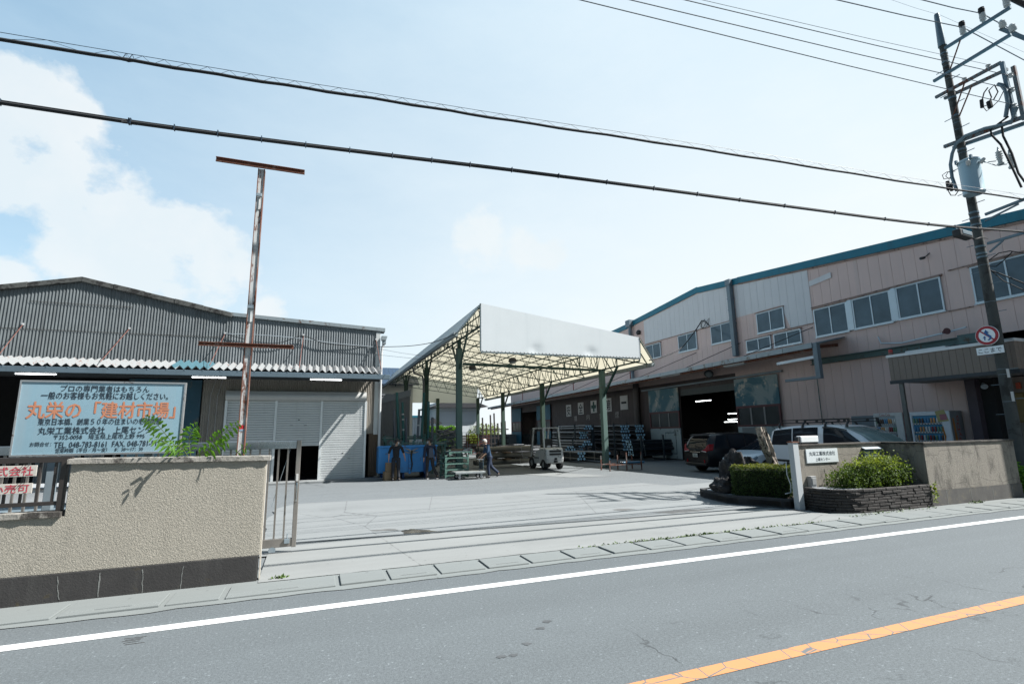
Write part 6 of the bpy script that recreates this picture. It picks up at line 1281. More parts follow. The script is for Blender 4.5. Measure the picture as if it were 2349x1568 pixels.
# pipe bundles
M_pd = pm('pipe_dark', (.040, .050, .062), .35, .2, .15, 2); M_pend = pm('pipe_end_cap', (.36, .58, .74), .5, 0, .1); M_strap = pm('white_strap', (.5, .5, .48), .6); M_pbe = pm('pipe_beige', (.22, .21, .18), .6, .1, .15, 2)
def bundle_proto(cols, rws, r, L, mat, capm, name='pipe_bundle'):
    t = thing(name, 'x', 'pipe bundle', (0, 0, 0), local=True); me = None; mc = None
    for j in range(rws):
        for i in range(cols-(j % 2 if rws > 1 else 0)):
            x = (i-(cols-1)/2+(j % 2)*.5)*2.02*r; z = r+j*1.75*r
            if me is None:
                p = MB().tube([(0, 0, 0), (0, L, 0)], r, 12, cap=False).tube([(0, L, 0), (0, .0, 0)], r*.88, 12, cap=False).build('pipe', mat, t, smooth=True); c = MB().lathe((0, .004, 0), (0, 1, 0), [(0, r*.80), (.01, r*.80), (.012, r*.45), (.03, r*.40)], 12).build('end_cap', capm, p, smooth=True); me, mc = p, c
            else: p = me.copy(); COL.objects.link(p); p.parent = t; c = mc.copy(); COL.objects.link(c); c.parent = p
            p.location = (x, random.uniform(-.05, .05), z)
    W_, H_ = cols*r*1.01, (rws-1)*1.75*r+2*r
    for y in (L*.18, L*.78): q = MB(); [q.bar(a, b_, .02, .02) for a, b_ in zip([(-W_-.01, y, .0), (-W_-.01, y, H_), (W_+.01, y, H_), (W_+.01, y, 0)], [(-W_-.01, y, H_+.01), (W_+.01, y, H_+.01), (W_+.01, y, 0), (-W_, y, 0)])]; q.bar((W_, y, H_), (W_*.7+.1, y-.1, H_*.55), .02, .012); q.build('strap', M_strap, t)
    return t
GB = 'strapped pipe bundles stacked by the right warehouse'
P12 = bundle_proto(4, 3, .100, 4.6, M_pd, M_pend); P7 = bundle_proto(3, 3, .10, 5.0, M_pd, M_pend); P8 = bundle_proto(4, 2, .095, 4.6, M_pd, M_pend); PB = bundle_proto(2, 1, .14, 3.4, M_pbe, M_pbe)
used = set()
def put(proto, x, y, z, lab, rz=0., grp=GB):
    o = proto if proto.name not in used else copy_tree(proto); used.add(proto.name)
    o.location = (x, y, z); o.rotation_euler = (0, 0, rz); o['label'] = lab; o['group'] = grp
    for dy in (.7, 3.6):
        pass
    return o
LV = ('bottom', 'middle', 'top')
for k in range(3):
    put(P12, 19.75, 30.0+.1*k, .55+.60*k, f'dark pipe bundle with pale blue end caps, {LV[k]} of the left capped stack')
    put(P12, 20.85, 29.9+.1*k, .55+.60*k, f'dark pipe bundle with pale blue end caps, {LV[k]} of the right capped stack')
put(P7, 16.45, 27.3, .12, 'pipe bundle of seven capped ends lying lowest, beside the front canopy post'); put(P7, 15.45, 28.6, .12, 'pipe bundle low on the ground right behind the forklift'); put(P8, 16.9, 30.4, .95, 'pipe bundle with capped ends at knee height left of the front canopy post'); put(P8, 15.9, 30.9, .62, 'pipe bundle without a clear end, stacked left behind the seven capped ends'); put(P8, 18.5, 33.0, 2.0, 'highest pipe bundle, under the safety boards'); put(P12, 18.3, 33.4, 1.35, 'pipe bundle directly under the highest one'); put(P12, 18.1, 33.2, .75, 'pipe bundle second below the highest one'); put(P8, 17.3, 32.2, .40, 'pipe bundle near the ground under the highest stack')
put(P8, 18.75, 28.2, .62, 'dark blue pipe bundle lying crosswise, upper of the crosswise pile', R(-90)); put(P8, 18.9, 28.35, .28, 'dark blue pipe bundle lying crosswise, lower of the crosswise pile', R(-90)); put(P8, 18.7, 28.25, .95, 'dark blue pipe bundle lying crosswise, highest of the crosswise pile', R(-90))
GB2 = 'thick beige pipes left of the forklift'
for k, (x, y, z) in enumerate(((8.3, 27.5, .15), (8.5, 27.6, .50), (8.4, 27.5, .86))): put(PB, x, y, z, f"pair of thick beige pipes lying left of the forklift, {LV[k]} of three", R(-82), GB2)
# timber sleepers between the beige pipes
for k in range(4): solo('timber', MB().box((8.9+.75*(k % 2)*1.3, 26.9, .43+.355*(k//2)-.001), (9.2+.75*(k % 2)*1.3, 27.6, .50+.355*(k//2)-.001)), pm('timber', (.26, .17, .10), .8, 0, .2, 6), f"timber spacer between the beige pipes, {'lower' if k < 2 else 'upper'} {'left' if k % 2 == 0 else 'right'}", 'timber', (9, 27.2, .43), group='timber spacers among the beige pipes')
# steel stanchion racks
M_st = pm('stanchion', (.06, .085, .10), .6, .1, .15, 2)
def stanchion(x0, x1, y, h, lab, n=2):
    t = thing('pipe_rack', lab, 'rack', ((x0+x1)/2, y, 0), group='steel stanchion racks holding the pipe bundles'); MB().box((x0, y-.05, .02), (x1, y+.05, .12)).build('base', M_st, t)
    for i in range(n): x = x0+.05+(x1-x0-.1)*i/(n-1); MB().box((x-.045, y-.045, .12), (x+.045, y+.045, h)).build('upright', M_st, t)
stanchion(19.2, 21.4, 30.8, 2.4, 'dark rack with three uprights at the capped stacks, front one', 3); stanchion(19.2, 21.4, 33.6, 2.4, 'dark rack with three uprights at the capped stacks, rear one', 3); stanchion(17.6, 19.1, 33.5, 2.4, 'dark rack under the highest pipe bundle, front one'); stanchion(17.6, 19.1, 36.4, 2.4, 'dark rack under the highest pipe bundle, rear one'); stanchion(15.3, 17.5, 31.5, 1.5, 'low dark rack left of the front canopy post', 3)
for x, lab in ((19.3, 'dark blue rack upright crossing the crosswise pile, left one'), (21.0, 'dark blue rack upright crossing the crosswise pile, right one')):
    t = thing('pipe_rack', lab, 'rack', (x, 27.9, 0), group='steel stanchion racks holding the pipe bundles'); MB().box((x-.05, 27.72, .0), (x+.05, 28.8, .1)).build('base', M_st, t); MB().box((x-.05, 27.70, .1), (x+.05, 27.79, 1.6)).build('upright', M_st, t)
t = thing('rusty_rack', 'low rusty rack with a blue pipe, in front of the right canopy post', 'rack', (13.9, 22.2, 0)); M_rs = m_rust('rack_rust', (.22, .24, .24), .6)
for x in (13.25, 14.2, 15.05): MB().box((x-.025, 21.7, 0), (x+.025, 21.75, .85 if x > 13.5 else .5)).build('upright', M_rs, t); MB().box((x-.025, 22.5, 0), (x+.025, 22.55, .7)).build('upright', M_rs, t)
b = MB(); b.bar((13.25, 21.72, .28), (15.05, 21.72, .28), .05); b.bar((13.25, 22.52, .28), (15.05, 22.52, .28), .05); b.build('rail', M_rs, t)
for y, m_ in ((21.85, pm('pipe_blue', (.03, .16, .28), .4)), (22.0, M_pd), (22.15, M_pd)): solo('loose_pipe', MB().tube([(14.1, y, .36), (15.3, y, .36)], .055, 10), m_, {21.85: 'short bright blue pipe lying on the rusty rack', 22.0: 'short dark pipe lying on the rusty rack behind the blue one', 22.15: 'short dark pipe lying rearmost on the rusty rack'}[y], 'pipe', (14.7, y, .3), group='short pipes on the rusty rack', smooth=True)
# far clutter rack with uneven uprights, red pallets, blue panels
t = thing('storage_rack', 'dark storage rack with uneven uprights against the sky, at the back of the yard', 'rack', (15, 44, 0)); M_dk = pm('clutter_dark', (.03, .026, .026), .8, 0, .2)
for x, z in ((14.0, 2.9), (14.35, 2.4), (14.75, 3.15), (15.1, 3.3), (15.45, 2.4), (15.8, 2.5), (16.15, 2.6)): MB().bar((x, 44, 0), (x-.08, 44, z+.35), .11, .11).build('upright', M_dk, t)
for z in (.9, 1.4, 2.15): MB().box((13.9, 43.95, z), (16.4, 44.6, z+.10)).build('shelf', M_dk, t)
for k in range(3):
    t = thing('trolley_cage', f"dark red slatted cage, {('left', 'middle', 'right')[k]} one in front of the back hedge", 'cage', (10.9+k*.95, 40, 0), group='dark red slatted cages at the back of the yard'); M_dr = pm('dark_red_steel', (.12, .025, .02), .7, 0, .2)
    for x in (-.4, .4): MB().box((10.9+k*.95+x-.03, 39.97, 0), (10.9+k*.95+x+.03, 40.03, 1.85)).build('post', M_dr, t)
    for z in range(8): MB().box((10.5+k*.95, 39.98, .25+z*.2), (11.3+k*.95, 40.0, .31+z*.2)).build('slat', M_dr, t)
q = MB()
for i in range(70): x = random.uniform(11.2, 16.0); q.obox((x, 34+random.uniform(0, 5), random.uniform(.1, .9)), (random.uniform(.1, .35), random.uniform(-.05, .05), 0), (0, random.uniform(.1, .6), 0), (0, 0, random.uniform(.03, .12)))
tag(solo('workshop_clutter', q, M_dk, 'dark jumble of offcuts and fittings stored under the canopy', 'clutter', (13.5, 36, 0)), kind='stuff')
q = MB()
for i in range(40): x = random.uniform(10.8, 12.6); a = Vector((x, 30+random.uniform(0, 2), random.uniform(.5, 1.1))); q.tube([a, a+Vector((random.uniform(1, 2), random.uniform(-.3, .6), 0))], .03, 6)
tag(solo('conduit_heap', q, M_pgr, 'heap of thin grey conduit on low trestles behind the forklift', 'conduit', (12, 31, .4)), kind='stuff')
# ================================================================ people
M_skin = pm('skin', (.42, .25, .17), .55, 0, .05, 12); M_hair = pm('black_hair', (.012, .010, .010), .6); M_mask = pm('white_mask', (.62, .66, .70), .7); M_whair = pm('white_hair', (.55, .54, .52), .8, 0, .1, 20); M_shoe = pm('dark_shoe', (.02, .02, .024), .6); M_sole = pm('white_sole', (.55, .55, .55), .6)
def person(lab, loc, rz, J, shirt, trousers, hair, look, mask=False, sleeve=1.0, cap=False, sole=False):
    """J: joints in local coordinates (facing +x); body, clothes and hair are grown round the same bones"""
    t = thing('person', lab, 'person', loc, rz, local=True)
    V, E, Rr, ix = [], [], [], {}
    def jt(n, p, r, par=None):
        ix[n] = len(V); V.append(Vector(p)); Rr.append(r)
        if par: E.append((ix[par], ix[n]))
    pel, ch, nk, hd = Vector(J['pelvis']), Vector(J['chest']), Vector(J['neck']), Vector(J['head'])
    jt('pelvis', pel, (.085, .07)); jt('waist', pel.lerp(ch, .45), (.08, .065), 'pelvis'); jt('chest', ch, (.135, .10), 'waist'); jt('neck', nk, .042, 'chest'); jt('jaw', hd-Vector((-.015, 0, .055)), .058, 'neck'); jt('head', hd, .088, 'jaw'); jt('crown', hd+Vector((-.01, 0, .07)), .066, 'head')
    for s in 'LR':
        sg = 1 if s == 'L' else -1; sh, el, wr, hn = (Vector(J[k+s]) for k in ('sh', 'el', 'wr', 'hand'))
        jt('sh'+s, sh, .052, 'chest'); jt('el'+s, el, .040, 'sh'+s); jt('wr'+s, wr, .027, 'el'+s); jt('pa'+s, hn, (.034, .018), 'wr'+s)
        d = (hn-wr).normalized(); a = d.cross(Vector((0, 1, 0))).normalized() if abs(d.y) < .9 else Vector((1, 0, 0)); cu = Vector(J.get('curl', (0, 0, 0)))
        for f, (o_, l) in enumerate(((-.027, .066), (-.009, .078), (.009, .074), (.026, .058))):
            jt(f'f{s}{f}a', hn+d*(.03+l*.45)+a*o_+cu*.4, .0085, 'pa'+s); jt(f'f{s}{f}b', hn+d*(.03+l*.85)+a*o_*.9+cu, .007, f'f{s}{f}a')
        jt(f't{s}', wr.lerp(hn, .7)+a*(-.035)+d*.02+Vector((.01, 0, 0)), .0095, 'pa'+s); jt(f't{s}b', wr.lerp(hn, .9)+a*(-.05)+d*.05+cu*.5, .008, f't{s}')
        hp_, kn, an, to = (Vector(J[k+s]) for k in ('hip', 'kn', 'an', 'toe'))
        jt('hip'+s, hp_, .06, 'pelvis'); jt('kn'+s, kn, .042, 'hip'+s); jt('an'+s, an+Vector((0, 0, .02)), .030, 'kn'+s); jt('toe'+s, an.lerp(to, .35), (.020, .016), 'an'+s)
    skinmesh('body', M_skin, t, V, E, Rr, 1, 0)
    # shirt
    sv, se, sr, k = [], [], [], {}
    def sj(n, p, r, par=None):
        k[n] = len(sv); sv.append(Vector(p)); sr.append(r)
        if par: se.append((k[par], k[n]))
    sj('w', pel.lerp(ch, .5), (.145, .115)); sj('h', pel+(pel-ch)*.16, (.16, .13), 'w'); sj('c', ch, (.165, .125), 'w'); sj('n', nk-Vector((0, 0, .015)), .072, 'c')
    for s in 'LR':
        sh, el, wr = (Vector(J[q+s]) for q in ('sh', 'el', 'wr')); sj('s'+s, sh, .072, 'c'); sj('e'+s, el, .058, 's'+s)
        if sleeve > .02: sj('x'+s, el.lerp(wr, sleeve), .045, 'e'+s)
    skinmesh('shirt', shirt, t, sv, se, sr, 1, 0)
    tv, te, tr_ = [pel+Vector((0, 0, .07))], [], [(.135, .115)]
    for s in 'LR':
        hp_, kn, an = (Vector(J[q+s]) for q in ('hip', 'kn', 'an')); o_ = len(tv); tv += [hp_, hp_.lerp(kn, .5), kn, kn.lerp(an, .55), an+Vector((0, 0, .0))]; tr_ += [.105, .092, .076, .066, .066]; te += [(0, o_), (o_, o_+1), (o_+1, o_+2), (o_+2, o_+3), (o_+3, o_+4)]
    skinmesh('trousers', trousers, t, tv, te, tr_, 1, 0)
    for s in 'LR':
        an, to = Vector(J['an'+s]), Vector(J['toe'+s]); d = (to-an); d.z = 0; d.normalize(); hl = Vector((an.x, an.y, min(an.z-.045, an.z)))-d*.05
        skinmesh('shoe', M_shoe, t, [hl, an.lerp(to, .5)-Vector((0, 0, .012)), to+d*.035], [(0, 1), (1, 2)], [(.058, .058), (.058, .050), (.050, .034)], 1, 0)
        if sole: q = MB(); n_ = Vector((-d.y, d.x, 0)); base = min(an.z-.085, to.z-.03); q.obox((hl+to)/2*1.0+Vector((0, 0, base-(hl.z+to.z)/2+.012)), d*.145, n_*.047, (0, 0, .014)); q.build('shoe_sole', M_sole, t, bevel=.008)
    lk = Vector(look).normalized(); rt = lk.cross(Vector((0, 0, 1))).normalized(); up = rt.cross(lk)
    # hair shell, face
    q = MB(); vs, fs = [], []; n, m_ = 18, 10
    for j in range(m_+1):
        for i in range(n):
            a, b_ = 2*math.pi*i/n, j/m_*math.pi*.62; fwd = math.cos(a); lim = 1.28 if fwd < -.2 else (1.0 if fwd < .35 else .66); b_ *= lim; v = lk*(math.sin(b_)*math.cos(a)*.108)+rt*(math.sin(b_)*math.sin(a)*.092)+up*(math.cos(b_)*.112)
            vs.append(hd+Vector((0, 0, .018))-lk*.012+v)
    for j in range(m_):
        for i in range(n): fs.append((j*n+i, j*n+(i+1) % n, (j+1)*n+(i+1) % n, (j+1)*n+i))
    q.add(vs, fs); q.build('cap' if cap else 'hair', hair, t, smooth=True, solid=.008)
    f = MB(); f.obox(hd+lk*.098-up*.012, lk*.016, rt*.011, up*.020); f.build('nose', M_skin, t, bevel=.006)
    for sg in (-1, 1):
        f = MB(); f.obox(hd+lk*.082+rt*sg*.033+up*.014, lk*.008, rt*.011, up*.005); f.build('eye', M_hair, t)
        f = MB(); f.obox(hd+rt*sg*.088-up*.005-lk*.005, lk*.020, rt*.008, up*.030); f.build('ear', M_skin, t, bevel=.006)
    f = MB(); f.obox(hd+lk*.078-up*.056, lk*.010, rt*.022, up*.005); f.build('mouth', pm('lip', (.28, .11, .09), .5), t)
    if mask: f = MB(); f.lathe(hd+lk*.035-up*.048, lk, [(0, .075), (.035, .066), (.062, .035), (.068, .01)], 14); f.build('face_mask', M_mask, t, smooth=True)
    return t
M_blkc = pm('black_cloth', (.010, .011, .014), .85); M_jean = pm('dark_denim', (.016, .022, .034), .85, 0, .25, 9); M_navy = pm('navy_cloth', (.010, .020, .052), .8); M_gryc = pm('grey_cloth', (.085, .10, .14), .8); M_brntr = pm('charcoal_trousers', (.026, .022, .024), .8); M_bluec = pm('work_shirt_blue', (.022, .065, .135), .8, 0, .2, 6); M_navt = pm('work_trousers_navy', (.012, .028, .065), .8, 0, .15, 6)
person('man in black shirt and dark jeans, back turned, standing beside cardboard boxes', (3.22, 22.28, .0), R(80), dict(pelvis=(0, 0, .90), chest=(.01, 0, 1.30), neck=(.02, 0, 1.47), head=(.045, -.02, 1.585), shL=(0, .20, 1.40), elL=(-.03, .29, 1.14), wrL=(.02, .30, .90), handL=(.04, .30, .82), shR=(0, -.20, 1.40), elR=(.0, -.30, 1.15), wrR=(.12, -.36, .93), handR=(.16, -.37, .86), hipL=(0, .095, .88), knL=(.03, .11, .48), anL=(0, .12, .09), toeL=(.14, .13, .035), hipR=(0, -.095, .88), knR=(.03, -.11, .48), anR=(-.02, -.13, .09), toeR=(.11, -.19, .035)), M_blkc, M_jean, M_hair, (.35, -.95, -.1), True, .12)
p2 = person('man in navy and grey long-sleeved top walking past the blue skip', (4.66, 22.28, .0), R(100), dict(pelvis=(0, 0, .91), chest=(.02, 0, 1.31), neck=(.03, 0, 1.48), head=(.06, .01, 1.595), shL=(.0, .20, 1.41), elL=(-.06, .27, 1.13), wrL=(-.02, .28, .89), handL=(0, .28, .81), shR=(0, -.20, 1.41), elR=(.02, -.27, 1.14), wrR=(.06, -.28, .90), handR=(.08, -.28, .82), hipL=(0, .095, .88), knL=(.05, .10, .48), anL=(.02, .13, .09), toeL=(.14, .16, .035), hipR=(0, -.095, .88), knR=(-.02, -.15, .48), anR=(-.22, -.26, .12), toeR=(-.12, -.31, .035)), M_navy, M_brntr, M_hair, (.5, .85, -.05), True, .95, sole=True)
q = MB(); q.add([(-.135, .09, 1.28), (-.15, .11, 1.05), (-.145, .12, .90), (-.145, -.12, .90), (-.15, -.11, 1.05), (-.135, -.09, 1.28), (-.128, 0, 1.33)], [(0, 1, 2, 3, 4, 5, 6)]); q.build('back_panel', M_gryc, p2)
person('white-haired man in blue work clothes striding left, pushing the platform trolley', (7.12, 21.5, .0), R(180), dict(pelvis=(0, 0, .88), chest=(.12, 0, 1.26), neck=(.18, 0, 1.42), head=(.24, 0, 1.52), shL=(.13, .19, 1.36), elL=(.16, .24, 1.09), wrL=(.33, .21, .95), handL=(.39, .20, .91), shR=(.13, -.19, 1.36), elR=(.16, -.24, 1.09), wrR=(.33, -.21, .95), handR=(.39, -.20, .91), curl=(.01, 0, -.045), hipL=(0, .095, .86), knL=(.10, .10, .47), anL=(.06, .10, .09), toeL=(.19, .10, .035), hipR=(0, -.095, .86), knR=(-.10, -.10, .46), anR=(-.45, -.11, .16), toeR=(-.36, -.11, .035)), M_bluec, M_navt, M_whair, (1, 0, -.12), False, .45, True)
T.org = Vector()
# ================================================================ utility pole and overhead lines
XP, YP = 19.6, 9.1
M_cpole = pm('pole_concrete', (.085, .092, .088), .85, 0, .2, 2, ((.05, .05, .045), .35, 1.2), ((.06, .062, .06), .5, 4), .3, 50); M_galv = pm('galvanised_arm', (.20, .27, .31), .45, .5, .12, 4); M_galvr = m_rust('rusty_arm', (.22, .28, .31), .42); M_porc = pm('porcelain', (.62, .66, .66), .25, 0, .05); M_cab = pm('cable_black', (.010, .013, .016), .85); M_wire = pm('wire_blue_black', (.02, .045, .075), .5)
UP_ = thing('utility_pole', 'tall concrete utility pole with crossarms and transformer at the right edge', 'utility pole', (XP, YP, 0))
ZT = cx(2150, 32, XP).z; rad = lambda z: .165-.0048*z
prof = [(z, rad(z)) for z in [ZT*i/20*.93 for i in range(21)]]
MB().lathe((XP, YP, 0), (0, 0, 1), prof, 20).build('shaft', M_cpole, UP_, smooth=True)
zs0 = cx(2160, 108, XP).z; MB().lathe((XP, YP, 0), (0, 0, 1), [(zs0, .125), (zs0+.15, .12), (ZT-.1, .082), (ZT, .072)], 14).build('top_sleeve', M_galv, UP_, smooth=True)
def A(x, y, dx=0): p = cx(x, y, XP+dx); return p
def arm(p, q, nm='crossarm', mat=None, w=.085, dx=-.15):
    a, b = A(*p), A(*q); a.x += dx; b.x += dx; MB().bar(a, b, w, w).build(nm, mat or M_galv, UP_); return a, b
arm((2173.6, 114), (2325, 20)); arm((2148, 189), (2326, 82)); arm((2152.6, 226), (2303.5, 146), 'crossarm', M_galvr); arm((2160, 224), (2305, 156), 'crossarm', M_galvr, .085, .15); arm((2172.5, 338.6), (2360, 268.5), 'crossarm', M_galvr, .10); arm((2180, 338), (2360, 275), 'crossarm', M_galv, .10, .15)
arm((2305, 146), (2334, 272), 'frame_upright', M_galv, .10); arm((2318, 150), (2343, 272), 'frame_upright', M_galvr, .10, .15)
for p, q in (((2212, 87), (2183, 163)), ((2220, 190), (2190, 270)), ((2236, 198), (2205, 268))): a, b = A(*p), A(*q); MB().bar(a+Vector((-.15, 0, 0)), b+Vector((-.1, 0, 0)), .03).build('arm_brace', M_rr, UP_)
for p, q, s_, e in (((2260, 492), (2360, 453), (2259, 507), (2337, 467.5)), ((2265, 558.6), (2360, 530.5), (2270, 578), (2302, 551))):
    a, b = A(*p), A(*q); MB().bar(a, b, .06, .08).build('bracket_arm', M_galv, UP_); a, b = A(*s_), A(*e); MB().bar(a, b, .045).build('bracket_brace', M_galv, UP_)
def band(y, xx): z = A(xx, y).z; MB().lathe((XP, YP, z-.03), (0, 0, 1), [(0, rad(z)+.012), (.06, rad(z)+.012)], 18).build('band', M_galv, UP_)
for y, xx in ((120, 2172), (142, 2172), (228, 2180), (268, 2190), (345, 2205), (488, 2236), (500, 2238), (516, 2240), (566, 2250), (582, 2253), (590, 2254)): band(y, xx)
def wrap(y, xx): z = A(xx, y).z; MB().lathe((XP, YP, z-.012), (0, 0, 1), [(0, rad(z)+.002), (.014, rad(z)+.002)], 18).build('wire_wrap', M_galv, UP_)
for y, xx in ((132, 2173), (150, 2175), (160, 2176), (180, 2180), (283, 2195), (276, 2193), (298, 2198), (322, 2202), (352, 2208), (608, 2257), (692, 2272), (846, 2300), (858, 2303), (920, 2314)): wrap(y, xx)
z = 2.2; k = 0
while z < ZT-2: 
    d = Vector((0, -1 if k % 2 else 1, 0)); MB().bar((XP, YP, z), Vector((XP, YP, z))+d*(rad(z)+.22), .018).build('step_bolt', M_galv, UP_); z += .45; k += 1
for (x, y) in ((2217.5, 84), (2263, 53), (2318, 22)):
    p = A(x, y); p.x -= .15; o = MB().lathe(p, (0, 0, 1), [(0, .05), (.06, .05), (.07, .085), (.12, .085), (.13, .07), (.16, .09), (.21, .09), (.22, .07), (.25, .085), (.30, .08), (.32, .05)], 14).build('insulator', M_porc, UP_, smooth=True); MB().lathe(p+Vector((0, 0, .32)), (0, 0, 1), [(0, .08), (.12, .09), (.17, .05), (.18, .08), (.20, .05)], 14).build('insulator_cap', M_cab, o, smooth=True)
for (x, y) in ((2278, 154), (2223, 184), (2330, 174), (2333, 207), (2338, 244)):
    p = A(x, y); MB().lathe(p+Vector((-.15, .05, -.06)), (0, 0, 1), [(0, .04), (.04, .07), (.08, .04), (.12, .07), (.15, .03)], 12).build('small_insulator', M_porc, UP_, smooth=True)
a, b = cx(2296, 66, XP+.4), cx(2375, 98, XP+.4); MB().bar(a, b, .10, .12).build('side_arm', M_galv, UP_)
for f in (.12, .42): p = a.lerp(b, f); MB().lathe(p, (-.3, 0, 1), [(0, .03), (.1, .03), (.12, .09), (.2, .10), (.26, .08), (.3, .09), (.36, .03)], 12).build('strain_insulator', M_porc, UP_, smooth=True)
# transformer
tc_ = Vector((19.27, 8.84, 0)); zt_ = cx(2215, 374, 19.3).z; zb_ = cx(2235, 446, 19.3).z
tr = MB().lathe((tc_.x, tc_.y, zb_), (0, 0, 1), [(0, .265), (.03, .285), (.05, .275), (zt_-zb_-.06, .275), (zt_-zb_-.05, .295), (zt_-zb_, .295), (zt_-zb_+.03, .26)], 24).build('transformer', pm('transformer_paint', (.30, .42, .48), .4, .1, .06, 1.5), UP_, smooth=True)
for dz in (.18, zt_-zb_-.25): MB().bar((tc_.x, tc_.y, zb_+dz), (XP, YP, zb_+dz), .16, .14).build('hanger', M_galv, tr)
for dx, dy in ((-.28, -.12), (-.02, -.30)): MB().lathe((tc_.x+dx, tc_.y+dy, zt_-.22), (dx, dy, .25), [(0, .06), (.1, .06), (.16, .045), (.18, .02)], 12).build('bushing', M_porc, tr, smooth=True)
for f in (1, -1): MB().box((tc_.x-.36*.7-.04, tc_.y+f*.2-.03, zt_-.05), (tc_.x-.36*.7+.04, tc_.y+f*.2+.03, zt_+.08)).build('lid_clamp', M_galv, tr)
for (x, y) in ((2292.5, 359), (2318, 366)):
    p = A(x, y); o = MB().lathe(p-Vector((0, 0, .28)), (0, 0, 1), [(0, .08), (.05, .09), (.06, .06), (.18, .06), (.2, .085), (.23, .06), (.27, .09), (.3, .06), (.35, .09), (.38, .06), (.43, .085), (.46, .05), (.5, .03), (.6, .015)], 14).build('arrester', M_porc, UP_, smooth=True)
    MB().tube([p+Vector((0, .1, -.1)), p+Vector((-.05, .35, -.02)), Vector((tc_.x, tc_.y-.3, zt_-.1))], .014, 6).build('arrester_bracket', M_galv, UP_)
def loose(nm, pts, r, dx=-.2, mat=None): MB().tube([A(x, y)+Vector((dx, 0, 0)) for x, y in pts], r, 7).build(nm, mat or M_cab, UP_, smooth=True)
loose('riser_cable', [(2344, 250), (2330, 286), (2270, 298), (2225, 315), (2203, 335), (2195, 355), (2191, 380), (2195, 410), (2206, 440)], .05, -.25, M_galv); loose('riser_cable', [(2300, 197), (2308, 199), (2318, 212), (2323, 240), (2318, 272)], .055, -.25, M_galv)
loose('drop_cable', [(2322, 270), (2281, 300), (2283, 312), (2305, 335), (2330, 385), (2352, 432)], .03); loose('drop_cable', [(2306, 285), (2310, 315), (2330, 355), (2345, 400), (2360, 420)], .03)
loose('jumper_loop', [(2275, 204), (2266, 216), (2261, 235), (2264, 248), (2276, 243), (2283, 226), (2277, 211), (2290, 198), (2298, 214), (2288, 232)], .018); loose('jumper_loop', [(2262, 246), (2272, 258), (2285, 248), (2300, 234), (2312, 210)], .012); loose('splice', [(2277, 236), (2281, 250)], .07); loose('splice', [(2260, 232), (2262, 250)], .05)
loose('jumper_loop', [(2200, 395), (2180, 397), (2170, 404), (2174, 413), (2188, 410), (2192, 400), (2184, 396), (2178, 406), (2186, 414), (2196, 402)], .012); loose('splice', [(2182, 418), (2185, 438)], .055); loose('splice', [(2190, 422), (2192, 440)], .045); loose('jumper_loop', [(2184, 440), (2190, 450), (2200, 450), (2207, 440)], .015)
loose('jumper_loop', [(2278, 598), (2300, 582), (2326, 577), (2360, 583)], .015); loose('jumper_loop', [(2276, 612), (2294, 612), (2310, 600), (2332, 578)], .015); loose('jumper_loop', [(2282, 622), (2300, 628), (2330, 640), (2360, 652)], .02); loose('jumper_loop', [(2282, 622), (2310, 645), (2360, 668)], .014)
for x, y0, y1 in ((2311, 846, 866), (2319, 898, 920)):
    z0, z1 = A(x, y1).z, A(x, y0).z; ang = -2.35; nv = Vector((-.45, -.893, 0)); MB().obox(Vector((XP, YP, (z0+z1)/2))+nv*(rad(z0)+.004), Vector((.893, -.45, 0))*.04, nv*.004, (0, 0, (z1-z0)/2)).build('number_plate', M_pipe, UP_)
# traffic sign on the pole
c = cx(2264, 769, XP-.30); t = thing('traffic_sign', 'round no-overtaking sign with red ring and blue arrows on the utility pole', 'traffic sign', c)
M_sr = pm('sign_red', (.36, .012, .022), .4); M_sw = pm('sign_white', (.62, .66, .68), .4); M_sb = pm('sign_blue', (.015, .10, .30), .4); uy, uz = Vector((0, -1, 0)), Vector((0, 0, 1)); Rs = .30
def disc(nm, r, mat, off, r0=0):
    q = MB(); n = 48; P = [c+uy*(math.cos(2*math.pi*i/n))+uz*0 for i in range(n)]; o_ = [c+Vector((-off, 0, 0))+(uy*math.cos(2*math.pi*i/n)+uz*math.sin(2*math.pi*i/n))*r for i in range(n)]; q.prism(o_, (.004 if off > .002 else .02, 0, 0)); return q.build(nm, mat, t)
disc('plate', Rs, M_sw, 0); disc('red_ring', Rs*.965, M_sr, .006); disc('white_field', Rs*.70, M_sw, .010)
def flat(nm, pts, mat, off): q = MB(); q.prism([c+Vector((-off, 0, 0))+uy*(a*Rs)+uz*(b*Rs) for a, b in pts], (.003, 0, 0)); q.build(nm, mat, t)
flat('red_bar', [(-.56, .48), (-.46, .58), (.58, -.46), (.48, -.57)], M_sr, .014)
flat('curved_arrow', [(.10, -.56), (.26, -.48), (.40, -.28), (.36, -.08), (.16, .10), (.10, .22), (.24, .22), (-.02, .60), (-.24, .20), (-.10, .20), (-.04, .02), (.18, -.18), (.20, -.30), (.12, -.40), (.00, -.46)], M_sb, .018); flat('straight_arrow', [(-.26, -.48), (-.16, -.48), (-.16, -.24), (-.06, -.24), (-.21, -.02), (-.36, -.24), (-.26, -.24)], M_sb, .018)
MB().bar(c+Vector((.02, 0, 0)), (XP, YP, c.z), .04).build('clamp', M_galv, t)
pa, pb = cx(2240, 806, XP-.3), cx(2303, 800, XP-.3); c2 = (pa+pb)/2; t = thing('supplementary_sign', 'white rectangular sign reading ここまで under the round sign', 'traffic sign', c2)
